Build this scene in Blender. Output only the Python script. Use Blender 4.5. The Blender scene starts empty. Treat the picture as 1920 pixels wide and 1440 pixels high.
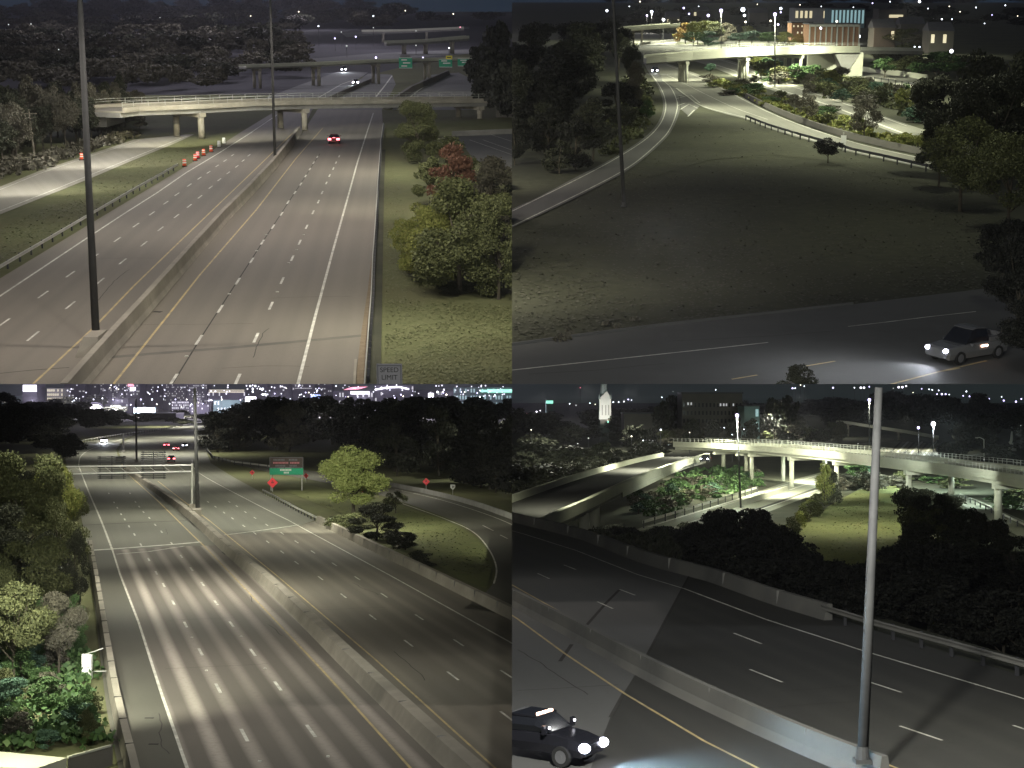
import bpy, bmesh, math, random
import numpy as np
from mathutils import Vector, Matrix
random.seed(7); NR = np.random.default_rng(7)
scene = bpy.context.scene; COL = scene.collection; R = math.radians

# ------------------------------------------------------------------ camera, sky, sun, exposure
FPX = 2850.0                      # focal length in pixels of the 1920 wide photograph
CZ = 18.0
cam_data = bpy.data.cameras.new('camera'); cam = bpy.data.objects.new('camera', cam_data); COL.objects.link(cam)
cam_data.sensor_width = 36.0; cam_data.lens = 36.0 * FPX / 1920.0
cam_data.clip_start = 0.5; cam_data.clip_end = 9000
cam.location = (0, 0, CZ); cam.rotation_euler = (R(90), 0, 0); scene.camera = cam
SUN_EL, SUN_AZ = R(42), R(205)
w = bpy.data.worlds.new('World'); scene.world = w; w.use_nodes = True
nt = w.node_tree; bg = nt.nodes['Background']
sky = nt.nodes.new('ShaderNodeTexSky'); sky.sky_type = 'NISHITA'; sky.sun_disc = False
sky.sun_elevation = SUN_EL; sky.sun_rotation = SUN_AZ
tint = nt.nodes.new('ShaderNodeMix'); tint.data_type = 'RGBA'; tint.blend_type = 'MULTIPLY'
tint.inputs[0].default_value = 1.0; tint.inputs[7].default_value = (0.62, 0.85, 1.0, 1)
nt.links.new(sky.outputs[0], tint.inputs[6]); nt.links.new(tint.outputs[2], bg.inputs[0])
bg.inputs[1].default_value = 0.0068
sun_d = bpy.data.lights.new('moon', 'SUN'); sun_d.energy = 0.22; sun_d.angle = R(15); sun_d.color = (1.0, 0.97, 0.93)
sun = bpy.data.objects.new('moon', sun_d); COL.objects.link(sun)
sun.rotation_euler = Vector((math.sin(SUN_AZ) * math.cos(SUN_EL), math.cos(SUN_AZ) * math.cos(SUN_EL), math.sin(SUN_EL))).to_track_quat('Z', 'Y').to_euler()
scene.view_settings.view_transform = 'Standard'; scene.view_settings.look = 'None'
scene.view_settings.exposure = 0; scene.view_settings.gamma = 1; scene.view_settings.use_curve_mapping = False
scene.cycles.max_bounces = 4; scene.cycles.use_denoising = True

# ------------------------------------------------------------------ the four pieces of the interchange
class View:
    """One piece of the interchange: its own ground plane, its own up, metres; x right, y away, z up."""
    def __init__(s, yh, h, sx, sz):
        k = (yh - 720) / FPX
        Z = Vector((0, k, 1)).normalized(); Y = Vector((0, 1, -k)).normalized(); X = Vector((1, 0, 0))
        s.R = Matrix((X, Y, Z)).transposed(); s.RT = s.R.transposed()
        s.h = h; s.yh = yh; s.sx = sx; s.sz = sz
        s.M = Matrix.Translation(Vector((0, 0, CZ)) - h * Z) @ s.R.to_4x4()
        s.e = Vector((0, 0, h))
    def ray(s, px, py): return s.RT @ Vector(((px - 960) / FPX, 1, (720 - py) / FPX))
    def g(s, px, py, z=0.0):
        d = s.ray(px, py); return s.e + d * ((z - s.h) / d.z)
    def over(s, px, py, z=0.0):
        p = s.g(px, py); p.z = z; return p
    def dep(s, px, py, Y):
        d = s.ray(px, py); return s.e + d * (Y / d.y)
    def top(s, b, py):
        c = s.R @ (Vector((b[0], b[1], 0)) - s.e); k = (720 - py) / FPX; Z = s.R.col[2]
        return (k * c.y - c.z) / (Z.z - k * Z.y)
    def sc(s, b): return FPX / (s.R @ (Vector(b) - s.e)).y
TL = View(15, 21.5, -1, 1); TR = View(-8, 20.0, 1, 1); BL = View(738, 18.0, -1, -1); BR = View(745, 11.9, 1, -1)

# ------------------------------------------------------------------ materials
def mat(name, c1, c2=None, scale=1.0, rough=0.8, metal=0.0, bump=0.0, emit=None, detail=6, spec=0.3, c3=None, scale3=0.08):
    m = bpy.data.materials.new(name); m.use_nodes = True; t = m.node_tree; b = t.nodes['Principled BSDF']
    b.inputs['Roughness'].default_value = rough; b.inputs['Metallic'].default_value = metal
    b.inputs['Specular IOR Level'].default_value = spec
    b.inputs['Base Color'].default_value = (*c1, 1)
    if c2:
        tc = t.nodes.new('ShaderNodeTexCoord'); n = t.nodes.new('ShaderNodeTexNoise')
        n.inputs['Scale'].default_value = scale; n.inputs['Detail'].default_value = detail; n.inputs['Roughness'].default_value = 0.65
        t.links.new(tc.outputs['Object'], n.inputs['Vector'])
        r = t.nodes.new('ShaderNodeMapRange'); r.inputs[1].default_value = 0.32; r.inputs[2].default_value = 0.68
        t.links.new(n.outputs[0], r.inputs[0])
        mx = t.nodes.new('ShaderNodeMix'); mx.data_type = 'RGBA'; t.links.new(r.outputs[0], mx.inputs[0])
        mx.inputs[6].default_value = (*c1, 1); mx.inputs[7].default_value = (*c2, 1); out = mx.outputs[2]
        if c3:
            n3 = t.nodes.new('ShaderNodeTexNoise'); n3.inputs['Scale'].default_value = scale3; n3.inputs['Detail'].default_value = 3
            t.links.new(tc.outputs['Object'], n3.inputs['Vector'])
            r3 = t.nodes.new('ShaderNodeMapRange'); r3.inputs[1].default_value = 0.42; r3.inputs[2].default_value = 0.62
            t.links.new(n3.outputs[0], r3.inputs[0])
            m3 = t.nodes.new('ShaderNodeMix'); m3.data_type = 'RGBA'; t.links.new(r3.outputs[0], m3.inputs[0])
            t.links.new(out, m3.inputs[6]); m3.inputs[7].default_value = (*c3, 1); out = m3.outputs[2]
        t.links.new(out, b.inputs['Base Color'])
        if bump:
            bm_ = t.nodes.new('ShaderNodeBump'); bm_.inputs['Strength'].default_value = bump; bm_.inputs['Distance'].default_value = 0.05
            t.links.new(n.outputs[0], bm_.inputs['Height']); t.links.new(bm_.outputs[0], b.inputs['Normal'])
    if emit:
        b.inputs['Emission Color'].default_value = (*emit[0], 1); b.inputs['Emission Strength'].default_value = emit[1]
    return m

def road_mat(name, base, dark, light, angle, streak, lane=3.66, phase=0.0, rough=0.75):
    """worn pavement: grain, patches, and long wheel-path streaks that run along the lanes."""
    m = bpy.data.materials.new(name); m.use_nodes = True; t = m.node_tree; b = t.nodes['Principled BSDF']
    b.inputs['Roughness'].default_value = rough; b.inputs['Specular IOR Level'].default_value = 0.25
    N = t.nodes.new; L = t.links.new
    tc = N('ShaderNodeTexCoord'); mp = N('ShaderNodeMapping'); mp.inputs['Rotation'].default_value = (0, 0, angle)
    L(tc.outputs['Object'], mp.inputs['Vector'])
    def noise(vec, sc, det, lo, hi):
        n = N('ShaderNodeTexNoise'); n.inputs['Scale'].default_value = sc; n.inputs['Detail'].default_value = det
        L(vec, n.inputs['Vector']); r = N('ShaderNodeMapRange'); r.inputs[1].default_value = lo; r.inputs[2].default_value = hi
        L(n.outputs[0], r.inputs[0]); return r.outputs[0]
    def mix(f, a, c, fac=1.0):
        x = N('ShaderNodeMix'); x.data_type = 'RGBA'
        if fac != 1.0:
            mu = N('ShaderNodeMath'); mu.operation = 'MULTIPLY'; mu.inputs[1].default_value = fac; L(f, mu.inputs[0]); f = mu.outputs[0]
        L(f, x.inputs[0]); L(a, x.inputs[6]); x.inputs[7].default_value = (*c, 1); return x.outputs[2]
    col = N('ShaderNodeRGB'); col.outputs[0].default_value = (*base, 1); c = col.outputs[0]
    c = mix(noise(tc.outputs['Object'], 0.05, 5, 0.4, 0.7), c, dark, 0.45)
    sm = N('ShaderNodeMapping'); sm.inputs['Scale'].default_value = (1.0, 0.012, 1.0); L(mp.outputs[0], sm.inputs['Vector'])
    c = mix(noise(sm.outputs[0], 0.55, 4, 0.5, 0.72), c, dark, 0.55)
    sx = N('ShaderNodeSeparateXYZ'); L(mp.outputs[0], sx.inputs[0])
    wv = N('ShaderNodeMath'); wv.operation = 'MULTIPLY_ADD'; wv.inputs[1].default_value = 2 * math.pi / (lane / 2); wv.inputs[2].default_value = phase
    L(sx.outputs[0], wv.inputs[0])
    sn = N('ShaderNodeMath'); sn.operation = 'SINE'; L(wv.outputs[0], sn.inputs[0])
    wr = N('ShaderNodeMapRange'); wr.inputs[1].default_value = -0.3; wr.inputs[2].default_value = 1.0; L(sn.outputs[0], wr.inputs[0])
    am = N('ShaderNodeMath'); am.operation = 'MULTIPLY'; L(wr.outputs[0], am.inputs[0]); L(noise(sm.outputs[0], 0.2, 2, 0.3, 0.6), am.inputs[1])
    c = mix(am.outputs[0], c, light, streak)
    c = mix(noise(tc.outputs['Object'], 3.0, 8, 0.5, 0.75), c, dark, 0.35)
    L(c, b.inputs['Base Color'])
    return m

def leaf_mat(name, cols, trans=0.25):
    m = bpy.data.materials.new(name); m.use_nodes = True; t = m.node_tree; b = t.nodes['Principled BSDF']
    g = t.nodes.new('ShaderNodeNewGeometry'); r = t.nodes.new('ShaderNodeValToRGB'); r.color_ramp.interpolation = 'LINEAR'
    el = r.color_ramp.elements; el[0].color = (*cols[0], 1); el[1].color = (*cols[-1], 1); el[1].position = 1
    for i, c in enumerate(cols[1:-1]): e = el.new((i + 1) / (len(cols) - 1)); e.color = (*c, 1)
    t.links.new(g.outputs['Random Per Island'], r.inputs[0]); t.links.new(r.outputs[0], b.inputs['Base Color'])
    b.inputs['Roughness'].default_value = 0.65; b.inputs['Specular IOR Level'].default_value = 0.2
    return m

def glow_mat(name, c, s): return mat(name, (0.8, 0.8, 0.8), emit=(c, s), rough=0.4)

A = {}
A['grass'] = mat('grass', (0.088, 0.098, 0.046), (0.125, 0.128, 0.066), 0.9, 0.95, bump=0.12, c3=(0.10, 0.10, 0.052), spec=0.1)
A['drygrass'] = mat('dry_grass', (0.085, 0.086, 0.058), (0.055, 0.057, 0.04), 0.8, 0.95, bump=0.12, c3=(0.055, 0.056, 0.041), scale3=0.05, spec=0.1)
A['lawn'] = mat('lawn', (0.105, 0.118, 0.05), (0.135, 0.142, 0.062), 0.4, 0.95, bump=0.2, spec=0.1)
A['darkasphalt'] = mat('dark_deck_asphalt', (0.055, 0.052, 0.05), (0.04, 0.038, 0.037), .4, .85)
A['dirt'] = mat('dirt', (0.14, 0.105, 0.07), (0.2, 0.16, 0.11), 1.5, 0.95)
A['darkground'] = mat('dark_ground', (0.045, 0.047, 0.035), (0.07, 0.07, 0.05), 0.2, 0.95, spec=0.1)
A['concrete'] = mat('concrete', (0.31, 0.285, 0.235), (0.24, 0.22, 0.182), 0.9, 0.85, bump=0.08, c3=(0.225, 0.207, 0.172), scale3=0.3)
A['paleconcrete'] = mat('pale_concrete', (0.42, 0.42, 0.34), (0.33, 0.33, 0.27), 0.4, 0.85, c3=(0.38, 0.38, 0.31), scale3=0.2)
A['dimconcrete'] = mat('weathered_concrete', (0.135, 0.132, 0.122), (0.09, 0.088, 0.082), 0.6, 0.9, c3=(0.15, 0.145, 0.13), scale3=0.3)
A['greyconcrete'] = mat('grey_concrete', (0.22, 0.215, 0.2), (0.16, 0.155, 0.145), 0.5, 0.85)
A['steel'] = mat('galvanised_steel', (0.42, 0.42, 0.38), (0.33, 0.33, 0.3), 2, 0.55)
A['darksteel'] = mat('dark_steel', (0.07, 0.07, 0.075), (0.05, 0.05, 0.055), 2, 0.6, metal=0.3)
A['polesteel'] = mat('pole_steel', (0.07, 0.07, 0.07), (0.05, 0.05, 0.05), 1.2, 0.7)
A['wood'] = mat('weathered_wood', (0.16, 0.14, 0.11), (0.1, 0.09, 0.07), 3, 0.9)
A['white'] = mat('white_paint', (0.72, 0.71, 0.63), (0.34, 0.33, 0.29), 0.9, 0.7)
A['yellow'] = mat('yellow_paint', (0.55, 0.42, 0.19), (0.27, 0.23, 0.15), 0.9, 0.7)
A['dashw'] = mat('dash_paint', (0.74, 0.73, 0.65), (0.3, 0.29, 0.26), 0.8, 0.7)
A['black'] = mat('black_joint', (0.02, 0.02, 0.02), rough=0.9)
A['tar'] = mat('tar_seal', (0.035, 0.033, 0.03), (0.05, 0.047, 0.043), 1, 0.9)
A['green'] = mat('green_sign', (0.02, 0.3, 0.16), (0.03, 0.36, 0.2), 4, 0.5)
A['brown'] = mat('brown_sign', (0.05, 0.035, 0.032), (0.06, 0.045, 0.04), 4, 0.5)
A['signwhite'] = mat('sign_white', (0.75, 0.75, 0.72), rough=0.5)
A['signgrey'] = mat('sign_grey', (0.15, 0.148, 0.16), (0.13, 0.128, 0.138), 3, 0.5)
A['signyellow'] = mat('sign_yellow', (0.85, 0.75, 0.08), rough=0.5)
A['orange'] = mat('work_orange', (0.9, 0.13, 0.05), (0.8, 0.11, 0.05), 3, 0.5)
A['workpink'] = mat('work_sign_red', (0.95, 0.07, 0.09), (0.85, 0.06, 0.08), 3, 0.4)
A['redtext'] = mat('faded_red_lettering', (0.45, 0.16, 0.18), rough=0.6)
A['bark'] = mat('bark', (0.07, 0.06, 0.045), (0.045, 0.04, 0.03), 3, 0.95)
A['glass'] = mat('car_glass', (0.015, 0.016, 0.02), rough=0.08, spec=0.6)
A['tyre'] = mat('tyre_rubber', (0.02, 0.02, 0.02), rough=0.9)
A['rim'] = mat('wheel_rim', (0.4, 0.4, 0.42), rough=0.3, metal=0.8)
A['brick'] = mat('brick_wall', (0.3, 0.165, 0.095), (0.23, 0.13, 0.08), 1.2, 0.9)
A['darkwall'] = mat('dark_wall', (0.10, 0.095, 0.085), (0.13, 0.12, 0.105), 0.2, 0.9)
A['citywall'] = mat('city_wall', (0.12, 0.112, 0.15), (0.16, 0.15, 0.19), 0.05, 0.9)
A['tealwall'] = mat('teal_wall', (0.2, 0.3, 0.3), (0.25, 0.36, 0.35), 0.1, 0.8)
A['palewall'] = mat('pale_wall', (0.5, 0.5, 0.46), (0.42, 0.42, 0.4), 0.2, 0.8)
A['slate'] = mat('slate_roof', (0.06, 0.06, 0.07), (0.08, 0.08, 0.09), 0.6, 0.7)
A['copper'] = mat('spire_copper', (0.24, 0.27, 0.27), (0.17, 0.2, 0.2), 0.5, 0.7)
A['paintgrey'] = mat('grey_car_paint', (0.22, 0.22, 0.225), rough=0.25, metal=0.4, spec=0.5)
A['paintwhite'] = mat('white_car_paint', (0.55, 0.55, 0.55), rough=0.3, spec=0.5)
A['paintdark'] = mat('dark_car_paint', (0.014, 0.014, 0.018), rough=0.25, spec=0.5)
A['paintred'] = mat('maroon_car_paint', (0.13, 0.02, 0.02), rough=0.25, spec=0.5)
A['head'] = glow_mat('headlight_glow', (0.8, 0.82, 1.0), 26)
A['headoff'] = mat('headlight_glass', (0.5, 0.5, 0.52), rough=0.1)
A['tail'] = glow_mat('taillight_glow', (1.0, 0.12, 0.16), 7)
A['tailoff'] = mat('taillight_lens', (0.25, 0.01, 0.01), rough=0.2)
A['amber'] = glow_mat('amber_marker_glow', (1.0, 0.62, 0.45), 9)
A['purple'] = glow_mat('violet_lamp', (0.62, 0.55, 1.0), 4.5)
A['cool'] = glow_mat('cool_lamp', (0.82, 0.9, 1.0), 6)
A['warmw'] = glow_mat('warm_lamp', (1.0, 0.88, 0.68), 4)
A['dimw'] = glow_mat('dim_lamp', (0.8, 0.85, 0.8), 0.8)
A['winw'] = glow_mat('lit_window_white', (0.9, 0.88, 0.92), 0.42)
A['winy'] = glow_mat('lit_window_yellow', (1.0, 0.86, 0.5), 0.7)
A['wint'] = glow_mat('lit_window_teal', (0.45, 0.85, 0.9), 0.4)
A['cyan'] = glow_mat('cyan_sign_glow', (0.3, 0.8, 1.0), 1.6)
A['blue'] = glow_mat('blue_sign_glow', (0.03, 0.25, 1.0), 1.6)
A['pinks'] = glow_mat('pink_sign_glow', (1.0, 0.25, 0.38), 2.0)
A['teal'] = glow_mat('green_band_glow', (0.35, 1.0, 0.75), 1.3)
A['bwhite'] = glow_mat('bright_white_panel', (0.9, 0.88, 1.0), 3.5)
A['redlamp'] = glow_mat('red_beacon', (1.0, 0.1, 0.2), 2)

leafs = {
 'olive': leaf_mat('leaf_olive', [(0.04, 0.047, 0.02), (0.068, 0.076, 0.032), (0.1, 0.106, 0.046), (0.053, 0.06, 0.027)]),
 'green': leaf_mat('leaf_green', [(0.03, 0.06, 0.022), (0.06, 0.11, 0.035), (0.045, 0.085, 0.035), (0.09, 0.14, 0.05)]),
 'yellowgreen': leaf_mat('leaf_yellow_green', [(0.10, 0.12, 0.03), (0.15, 0.165, 0.045), (0.2, 0.2, 0.06), (0.12, 0.13, 0.04)]),
 'bright': leaf_mat('leaf_bright_green', [(0.17, 0.2, 0.06), (0.24, 0.28, 0.09), (0.3, 0.33, 0.12), (0.19, 0.22, 0.07)]),
 'red': leaf_mat('leaf_autumn_red', [(0.12, 0.062, 0.045), (0.18, 0.09, 0.06), (0.14, 0.075, 0.05)]),
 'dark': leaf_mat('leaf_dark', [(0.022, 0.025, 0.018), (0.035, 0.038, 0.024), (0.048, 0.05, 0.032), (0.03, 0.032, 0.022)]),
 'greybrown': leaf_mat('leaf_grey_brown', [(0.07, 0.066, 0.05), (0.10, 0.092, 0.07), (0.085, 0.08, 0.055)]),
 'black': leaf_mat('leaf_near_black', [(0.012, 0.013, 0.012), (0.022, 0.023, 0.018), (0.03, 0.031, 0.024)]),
 'orange': leaf_mat('leaf_orange', [(0.2, 0.12, 0.03), (0.26, 0.17, 0.05), (0.17, 0.14, 0.05)]),
 'grassy': leaf_mat('blade_green', [(0.075, 0.084, 0.037), (0.1, 0.106, 0.05), (0.125, 0.126, 0.064), (0.088, 0.094, 0.043)]),
 'straw': leaf_mat('blade_straw', [(0.055, 0.054, 0.04), (0.07, 0.068, 0.05), (0.09, 0.087, 0.066), (0.06, 0.059, 0.044)]),
 'teal': leaf_mat('leaf_blue_green', [(0.04, 0.075, 0.05), (0.06, 0.11, 0.075), (0.05, 0.09, 0.055)]),
}

# ------------------------------------------------------------------ mesh building
class MB:
    def __init__(s): s.v = []; s.f = []
    def add(s, vs, fs):
        o = len(s.v); s.v += [tuple(x) for x in vs]; s.f += [tuple(i + o for i in f) for f in fs]; return s
    def box(s, c, d, yaw=0.0):
        cs, sn = math.cos(yaw), math.sin(yaw); vs = []
        for dz in (-.5, .5):
            for dx, dy in ((-.5, -.5), (.5, -.5), (.5, .5), (-.5, .5)):
                x, y = dx * d[0], dy * d[1]; vs.append((c[0] + x * cs - y * sn, c[1] + x * sn + y * cs, c[2] + dz * d[2]))
        return s.add(vs, [(3, 2, 1, 0), (4, 5, 6, 7), (0, 1, 5, 4), (1, 2, 6, 5), (2, 3, 7, 6), (3, 0, 4, 7)])
    def tube(s, p, q, r0, r1=None, n=8):
        p, q = Vector(p), Vector(q); r1 = r0 if r1 is None else r1
        a = (q - p).normalized(); u = a.orthogonal().normalized(); v = a.cross(u); vs = []
        for c, r in ((p, r0), (q, r1)):
            for i in range(n):
                t = 2 * math.pi * i / n; vs.append(c + (u * math.cos(t) + v * math.sin(t)) * r)
        return s.add(vs, [(i, (i + 1) % n, n + (i + 1) % n, n + i) for i in range(n)] + [tuple(range(n - 1, -1, -1)), tuple(range(n, 2 * n))])
    def bar(s, p, q, w, h):
        p, q = Vector(p), Vector(q); a = (q - p).normalized(); up = Vector((0, 0, 1))
        if abs(a.z) > .95: up = Vector((0, 1, 0))
        u = a.cross(up).normalized(); v = u.cross(a)
        vs = [c + u * i * w / 2 + v * j * h / 2 for c in (p, q) for i, j in ((-1, -1), (1, -1), (1, 1), (-1, 1))]
        return s.add(vs, [(0, 1, 2, 3), (7, 6, 5, 4), (0, 4, 5, 1), (1, 5, 6, 2), (2, 6, 7, 3), (3, 7, 4, 0)])
    def poly(s, pts): return s.add(pts, [tuple(range(len(pts)))])
    def ball(s, c, r, n=8, m=5, sz=1.0):
        c = Vector(c); vs = [c + Vector((0, 0, -r * sz))]; fs = []
        for j in range(1, m):
            t = math.pi * j / m - math.pi / 2
            for i in range(n): a = 2 * math.pi * i / n; vs.append(c + Vector((math.cos(a) * math.cos(t) * r, math.sin(a) * math.cos(t) * r, math.sin(t) * r * sz)))
        vs.append(c + Vector((0, 0, r * sz)))
        fs += [(0, 1 + (i + 1) % n, 1 + i) for i in range(n)]
        for j in range(m - 2):
            for i in range(n): a = 1 + j * n + i; b = 1 + j * n + (i + 1) % n; fs.append((a, b, b + n, a + n))
        l = 1 + (m - 2) * n; fs += [(l + i, l + (i + 1) % n, len(vs) - 1) for i in range(n)]
        return s.add(vs, fs)
    def sweep(s, path, prof, closed=True):
        P = [Vector(p) for p in path]; n = len(prof); vs = []
        for i, p in enumerate(P):
            a = P[max(i - 1, 0)]; b = P[min(i + 1, len(P) - 1)]; t = (b - a); t.z = 0; t.normalize(); nn = Vector((-t.y, t.x, 0))
            for l, z in prof: vs.append(p + nn * l + Vector((0, 0, z)))
        fs = []
        for i in range(len(P) - 1):
            for j in range(n if closed else n - 1):
                a = i * n + j; b = i * n + (j + 1) % n; fs.append((a, b, b + n, a + n))
        if closed: fs += [tuple(range(n - 1, -1, -1)), tuple((len(P) - 1) * n + j for j in range(n))]
        return s.add(vs, fs)
    def mesh(s, name, m, off=(0, 0, 0), smooth=False):
        me = bpy.data.meshes.new(name); o = Vector(off)
        me.from_pydata([tuple(Vector(v) - o) for v in s.v], [], s.f); me.materials.append(m)
        if smooth: me.polygons.foreach_set('use_smooth', [True] * len(me.polygons))
        me.update(); return me

def tag(o, label=None, cat=None, group=None, kind=None):
    if label: o['label'] = label
    if cat: o['category'] = cat
    if group: o['group'] = group
    if kind: o['kind'] = kind
    return o
def structure(V, name, mb, m, z=None, kind='structure', label=None):
    o = bpy.data.objects.new(name, mb.mesh(name, m)); COL.objects.link(o); o.matrix_world = V.M; o['view'] = VI[V]
    return tag(o, label, None, None, kind)
VI = {TL: 0, TR: 1, BL: 2, BR: 3}; VL = [TL, TR, BL, BR]
def thing(V, name, label, cat, base, yaw=0.0, group=None, scale=None):
    o = bpy.data.objects.new(name, None); COL.objects.link(o); o['view'] = VI[V]
    mm = V.M @ Matrix.Translation(Vector(base)) @ Matrix.Rotation(yaw, 4, 'Z')
    if scale: mm = mm @ Matrix.Diagonal((*scale, 1))
    o.matrix_world = mm; o.empty_display_size = 0.3
    return tag(o, label, cat, group)
def part(root, name, mb, m, off=(0, 0, 0), kind=None, label=None, smooth=False, parent=None):
    me = mb if isinstance(mb, bpy.types.Mesh) else mb.mesh(name, m, off, smooth)
    o = bpy.data.objects.new(name, me); COL.objects.link(o); o.parent = parent or root
    return tag(o, label, None, None, kind)
def px_path(V, pts, z=0.0, sub=1):
    P = [V.g(x, y, z) for x, y in pts]
    return P
def smooth_px(pts, n=6):
    out = []
    for i in range(len(pts) - 1):
        p0 = pts[max(i - 1, 0)]; p1 = pts[i]; p2 = pts[i + 1]; p3 = pts[min(i + 2, len(pts) - 1)]
        for k in range(n):
            t = k / n
            out.append(tuple(0.5 * ((2 * p1[a]) + (-p0[a] + p2[a]) * t + (2 * p0[a] - 5 * p1[a] + 4 * p2[a] - p3[a]) * t * t + (-p0[a] + 3 * p1[a] - 3 * p2[a] + p3[a]) * t ** 3) for a in range(2)))
    return out + [tuple(pts[-1])]
def sheet(V, name, pts, m, z=0.0, kind='structure', dy=0.0):
    return structure(V, name, MB().poly([V.g(x, y, z) for x, y in pts]), m, kind=kind)
def ribbon(V, name, lp, rp, m, z=0.0, n=8):
    a = [V.g(x, y, z) for x, y in smooth_px(lp, n)]; b = [V.g(x, y, z) for x, y in smooth_px(rp, n)]
    assert len(a) == len(b)
    mb = MB(); k = len(a); mb.add(a + b, [(i, i + 1, k + i + 1, k + i) for i in range(k - 1)])
    return structure(V, name, mb, m)
def line(V, road, pts, m, wd=0.15, z=0.012, sm=False, name='edge_line'):
    if sm: pts = smooth_px(pts, 6)
    mb = MB().sweep([V.g(x, y, z) for x, y in pts], [(-wd / 2, 0), (wd / 2, 0)], False)
    return part(road, name, mb, m)
def dashes(V, road, pts, vp, m, wd=0.17, ln=3.05, z=0.012):
    for x, y in pts:
        c = V.g(x, y, z); d = (V.g(x + (vp[0] - x) * .02, y + (vp[1] - y) * .02, z) - c).normalized()
        part(road, 'lane_dash', MB().sweep([c - d * ln / 2, c + d * ln / 2], [(-wd / 2, 0), (wd / 2, 0)], False), m)
def resample(P, step):
    out = []; acc = 0.0
    for i in range(len(P) - 1):
        a, b = Vector(P[i]), Vector(P[i + 1]); L = (b - a).length; t = acc
        while t < L: out.append((a + (b - a) * (t / L), (b - a).normalized())); t += step
        acc = t - L
    return out
W_PROF = [(0.0, 0.48), (0.05, 0.52), (0.0, 0.60), (0.0, 0.65), (0.05, 0.73), (0.0, 0.79), (-0.03, 0.79), (-0.03, 0.48)]
def guardrail(V, pts, label, step=3.8, z=0.0, m='steel', side=1, hh=1.0, group=None):
    P = [V.g(x, y, z) for x, y in pts]; b = P[0]
    t = thing(V, 'guardrail', label, 'guardrail', b, group=group)
    part(t, 'rail_beam', MB().sweep(P, [(l * side, zz * hh) for l, zz in W_PROF]), A[m], b)
    me = MB().box((0, 0, 0.4 * hh), (0.1, 0.16, 0.8 * hh)).mesh('post', A['darksteel'])
    for q, d in resample(P, step):
        o = part(t, 'post', me, None); o.location = q - b + Vector((-d.y, d.x, 0)) * (-0.14 * side); o.rotation_euler = (0, 0, math.atan2(d.y, d.x))
    return t

def pole(V, px, pyb, pxt, pyt, r0, r1, label, zb=0.0, name='light_pole', head=True, m='polesteel', hz=None, group=None, arm=2.2):
    b = V.g(px, pyb, zb); zt = V.top(b, pyt); sc = V.sc((b.x, b.y, zt)); tipx = (pxt - px) / sc - (b.x * 0)
    # sideways lean: solve x so that the tip falls at pxt
    c = V.R @ (Vector((b.x, b.y, zt)) - V.e); tx = (pxt - 960) / FPX * c.y
    tip = Vector((tx, b.y, zt))
    t = thing(V, name, label, 'light pole', b, group=group)
    k = (hz - zb) / (zt - zb) if hz else 1.0
    end = b + (tip - b) * k
    part(t, 'shaft', MB().tube((0, 0, 0), end - b, r0, r1, 12), A[m], smooth=True)
    part(t, 'base_plate', MB().box((0, 0, 0.06), (r0 * 3, r0 * 3, 0.12)).tube((0, 0, .12), (0, 0, .5), r0 * 1.25, r0 * 1.1, 12), A[m])
    if head:
        e = end - b
        part(t, 'arm', MB().tube(e + Vector((-arm, 0, .3)), e + Vector((arm, 0, .3)), 0.06).tube(e - Vector((0, 0, .3)), e + Vector((0, 0, .4)), .09), A[m])
        for sg in (-1, 1): part(t, 'luminaire', MB().box(e + Vector((sg * arm, 0, .25)), (0.9, 0.4, 0.2)), A['steel'])
    return t, b, end

def lamp_or_fill_light(V, p, target, power, color=(1, 0.93, 0.8), angle=150, blend=0.6, r=0.25, spot=True):  # serves real lamps, vehicle beams and unseen added fill lights
    d = bpy.data.lights.new('lamp_or_fill_light', 'SPOT' if spot else 'POINT'); d.energy = power; d.color = color; d.shadow_soft_size = r
    o = bpy.data.objects.new('lamp_or_fill_light', d); COL.objects.link(o)
    wp = V.M @ Vector(p)
    if spot:
        d.spot_size = R(angle); d.spot_blend = blend
        q = (V.M @ Vector(target) - wp).to_track_quat('-Z', 'Y'); o.matrix_world = Matrix.Translation(wp) @ q.to_matrix().to_4x4()
    else: o.matrix_world = Matrix.Translation(wp)
    return o

def street_lamp(V, px, pyb, pyt, label, zb=0.0, rpx=4.0, m='cool', power=0, color=(1, .95, .85), group='lit street lamps', pxt=None, angle=160, pm='polesteel', Y=None, r0=.16):
    b = V.g(px, pyb, zb) if Y is None else V.dep(px, pyb, Y)
    zt = V.top(b, pyt); sc = V.sc((b.x, b.y, zt)); r = rpx * .62 / sc
    tx = ((pxt or px) - 960) / FPX * (V.R @ (Vector((b.x, b.y, zt)) - V.e)).y
    t = thing(V, 'street_lamp', label, 'street lamp', b, group=group); e = Vector((tx - b.x, 0, zt - b.z))
    part(t, 'pole', MB().tube((0, 0, 0), e, r0, r0 * .6, 8), A[pm], smooth=True)
    part(t, 'hood', MB().box(e + Vector((0, 0, r * 1.15)), (r * 1.6, r * 1.6, r * .35)), A['darksteel'])
    part(t, 'lamp_globe', MB().ball(e, r, 10, 6, 1.1), A[m], smooth=True)
    if power: lamp_or_fill_light(V, b + e + Vector((0, -.1, -r * 1.3)), b + e + Vector((0, 0, -30)), power, color, angle)
    return t, b + e

def glow(V, px, py, Y, rpx, m, label, group, cat='street light', zg=0.0, name='city_light'):
    p = V.dep(px, py, Y); b = Vector((p.x, p.y, zg)); r = rpx * .62 / V.sc(p)
    if p.z - r < zg: b.z = p.z - r * 1.5
    t = thing(V, name, label, cat, b, group=group)
    part(t, 'post', MB().tube((0, 0, 0), (0, 0, p.z - b.z), .12, .1, 5), A['polesteel'])
    part(t, 'globe', MB().ball((0, 0, p.z - b.z), r, 8, 5), A[m], smooth=True)

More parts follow.
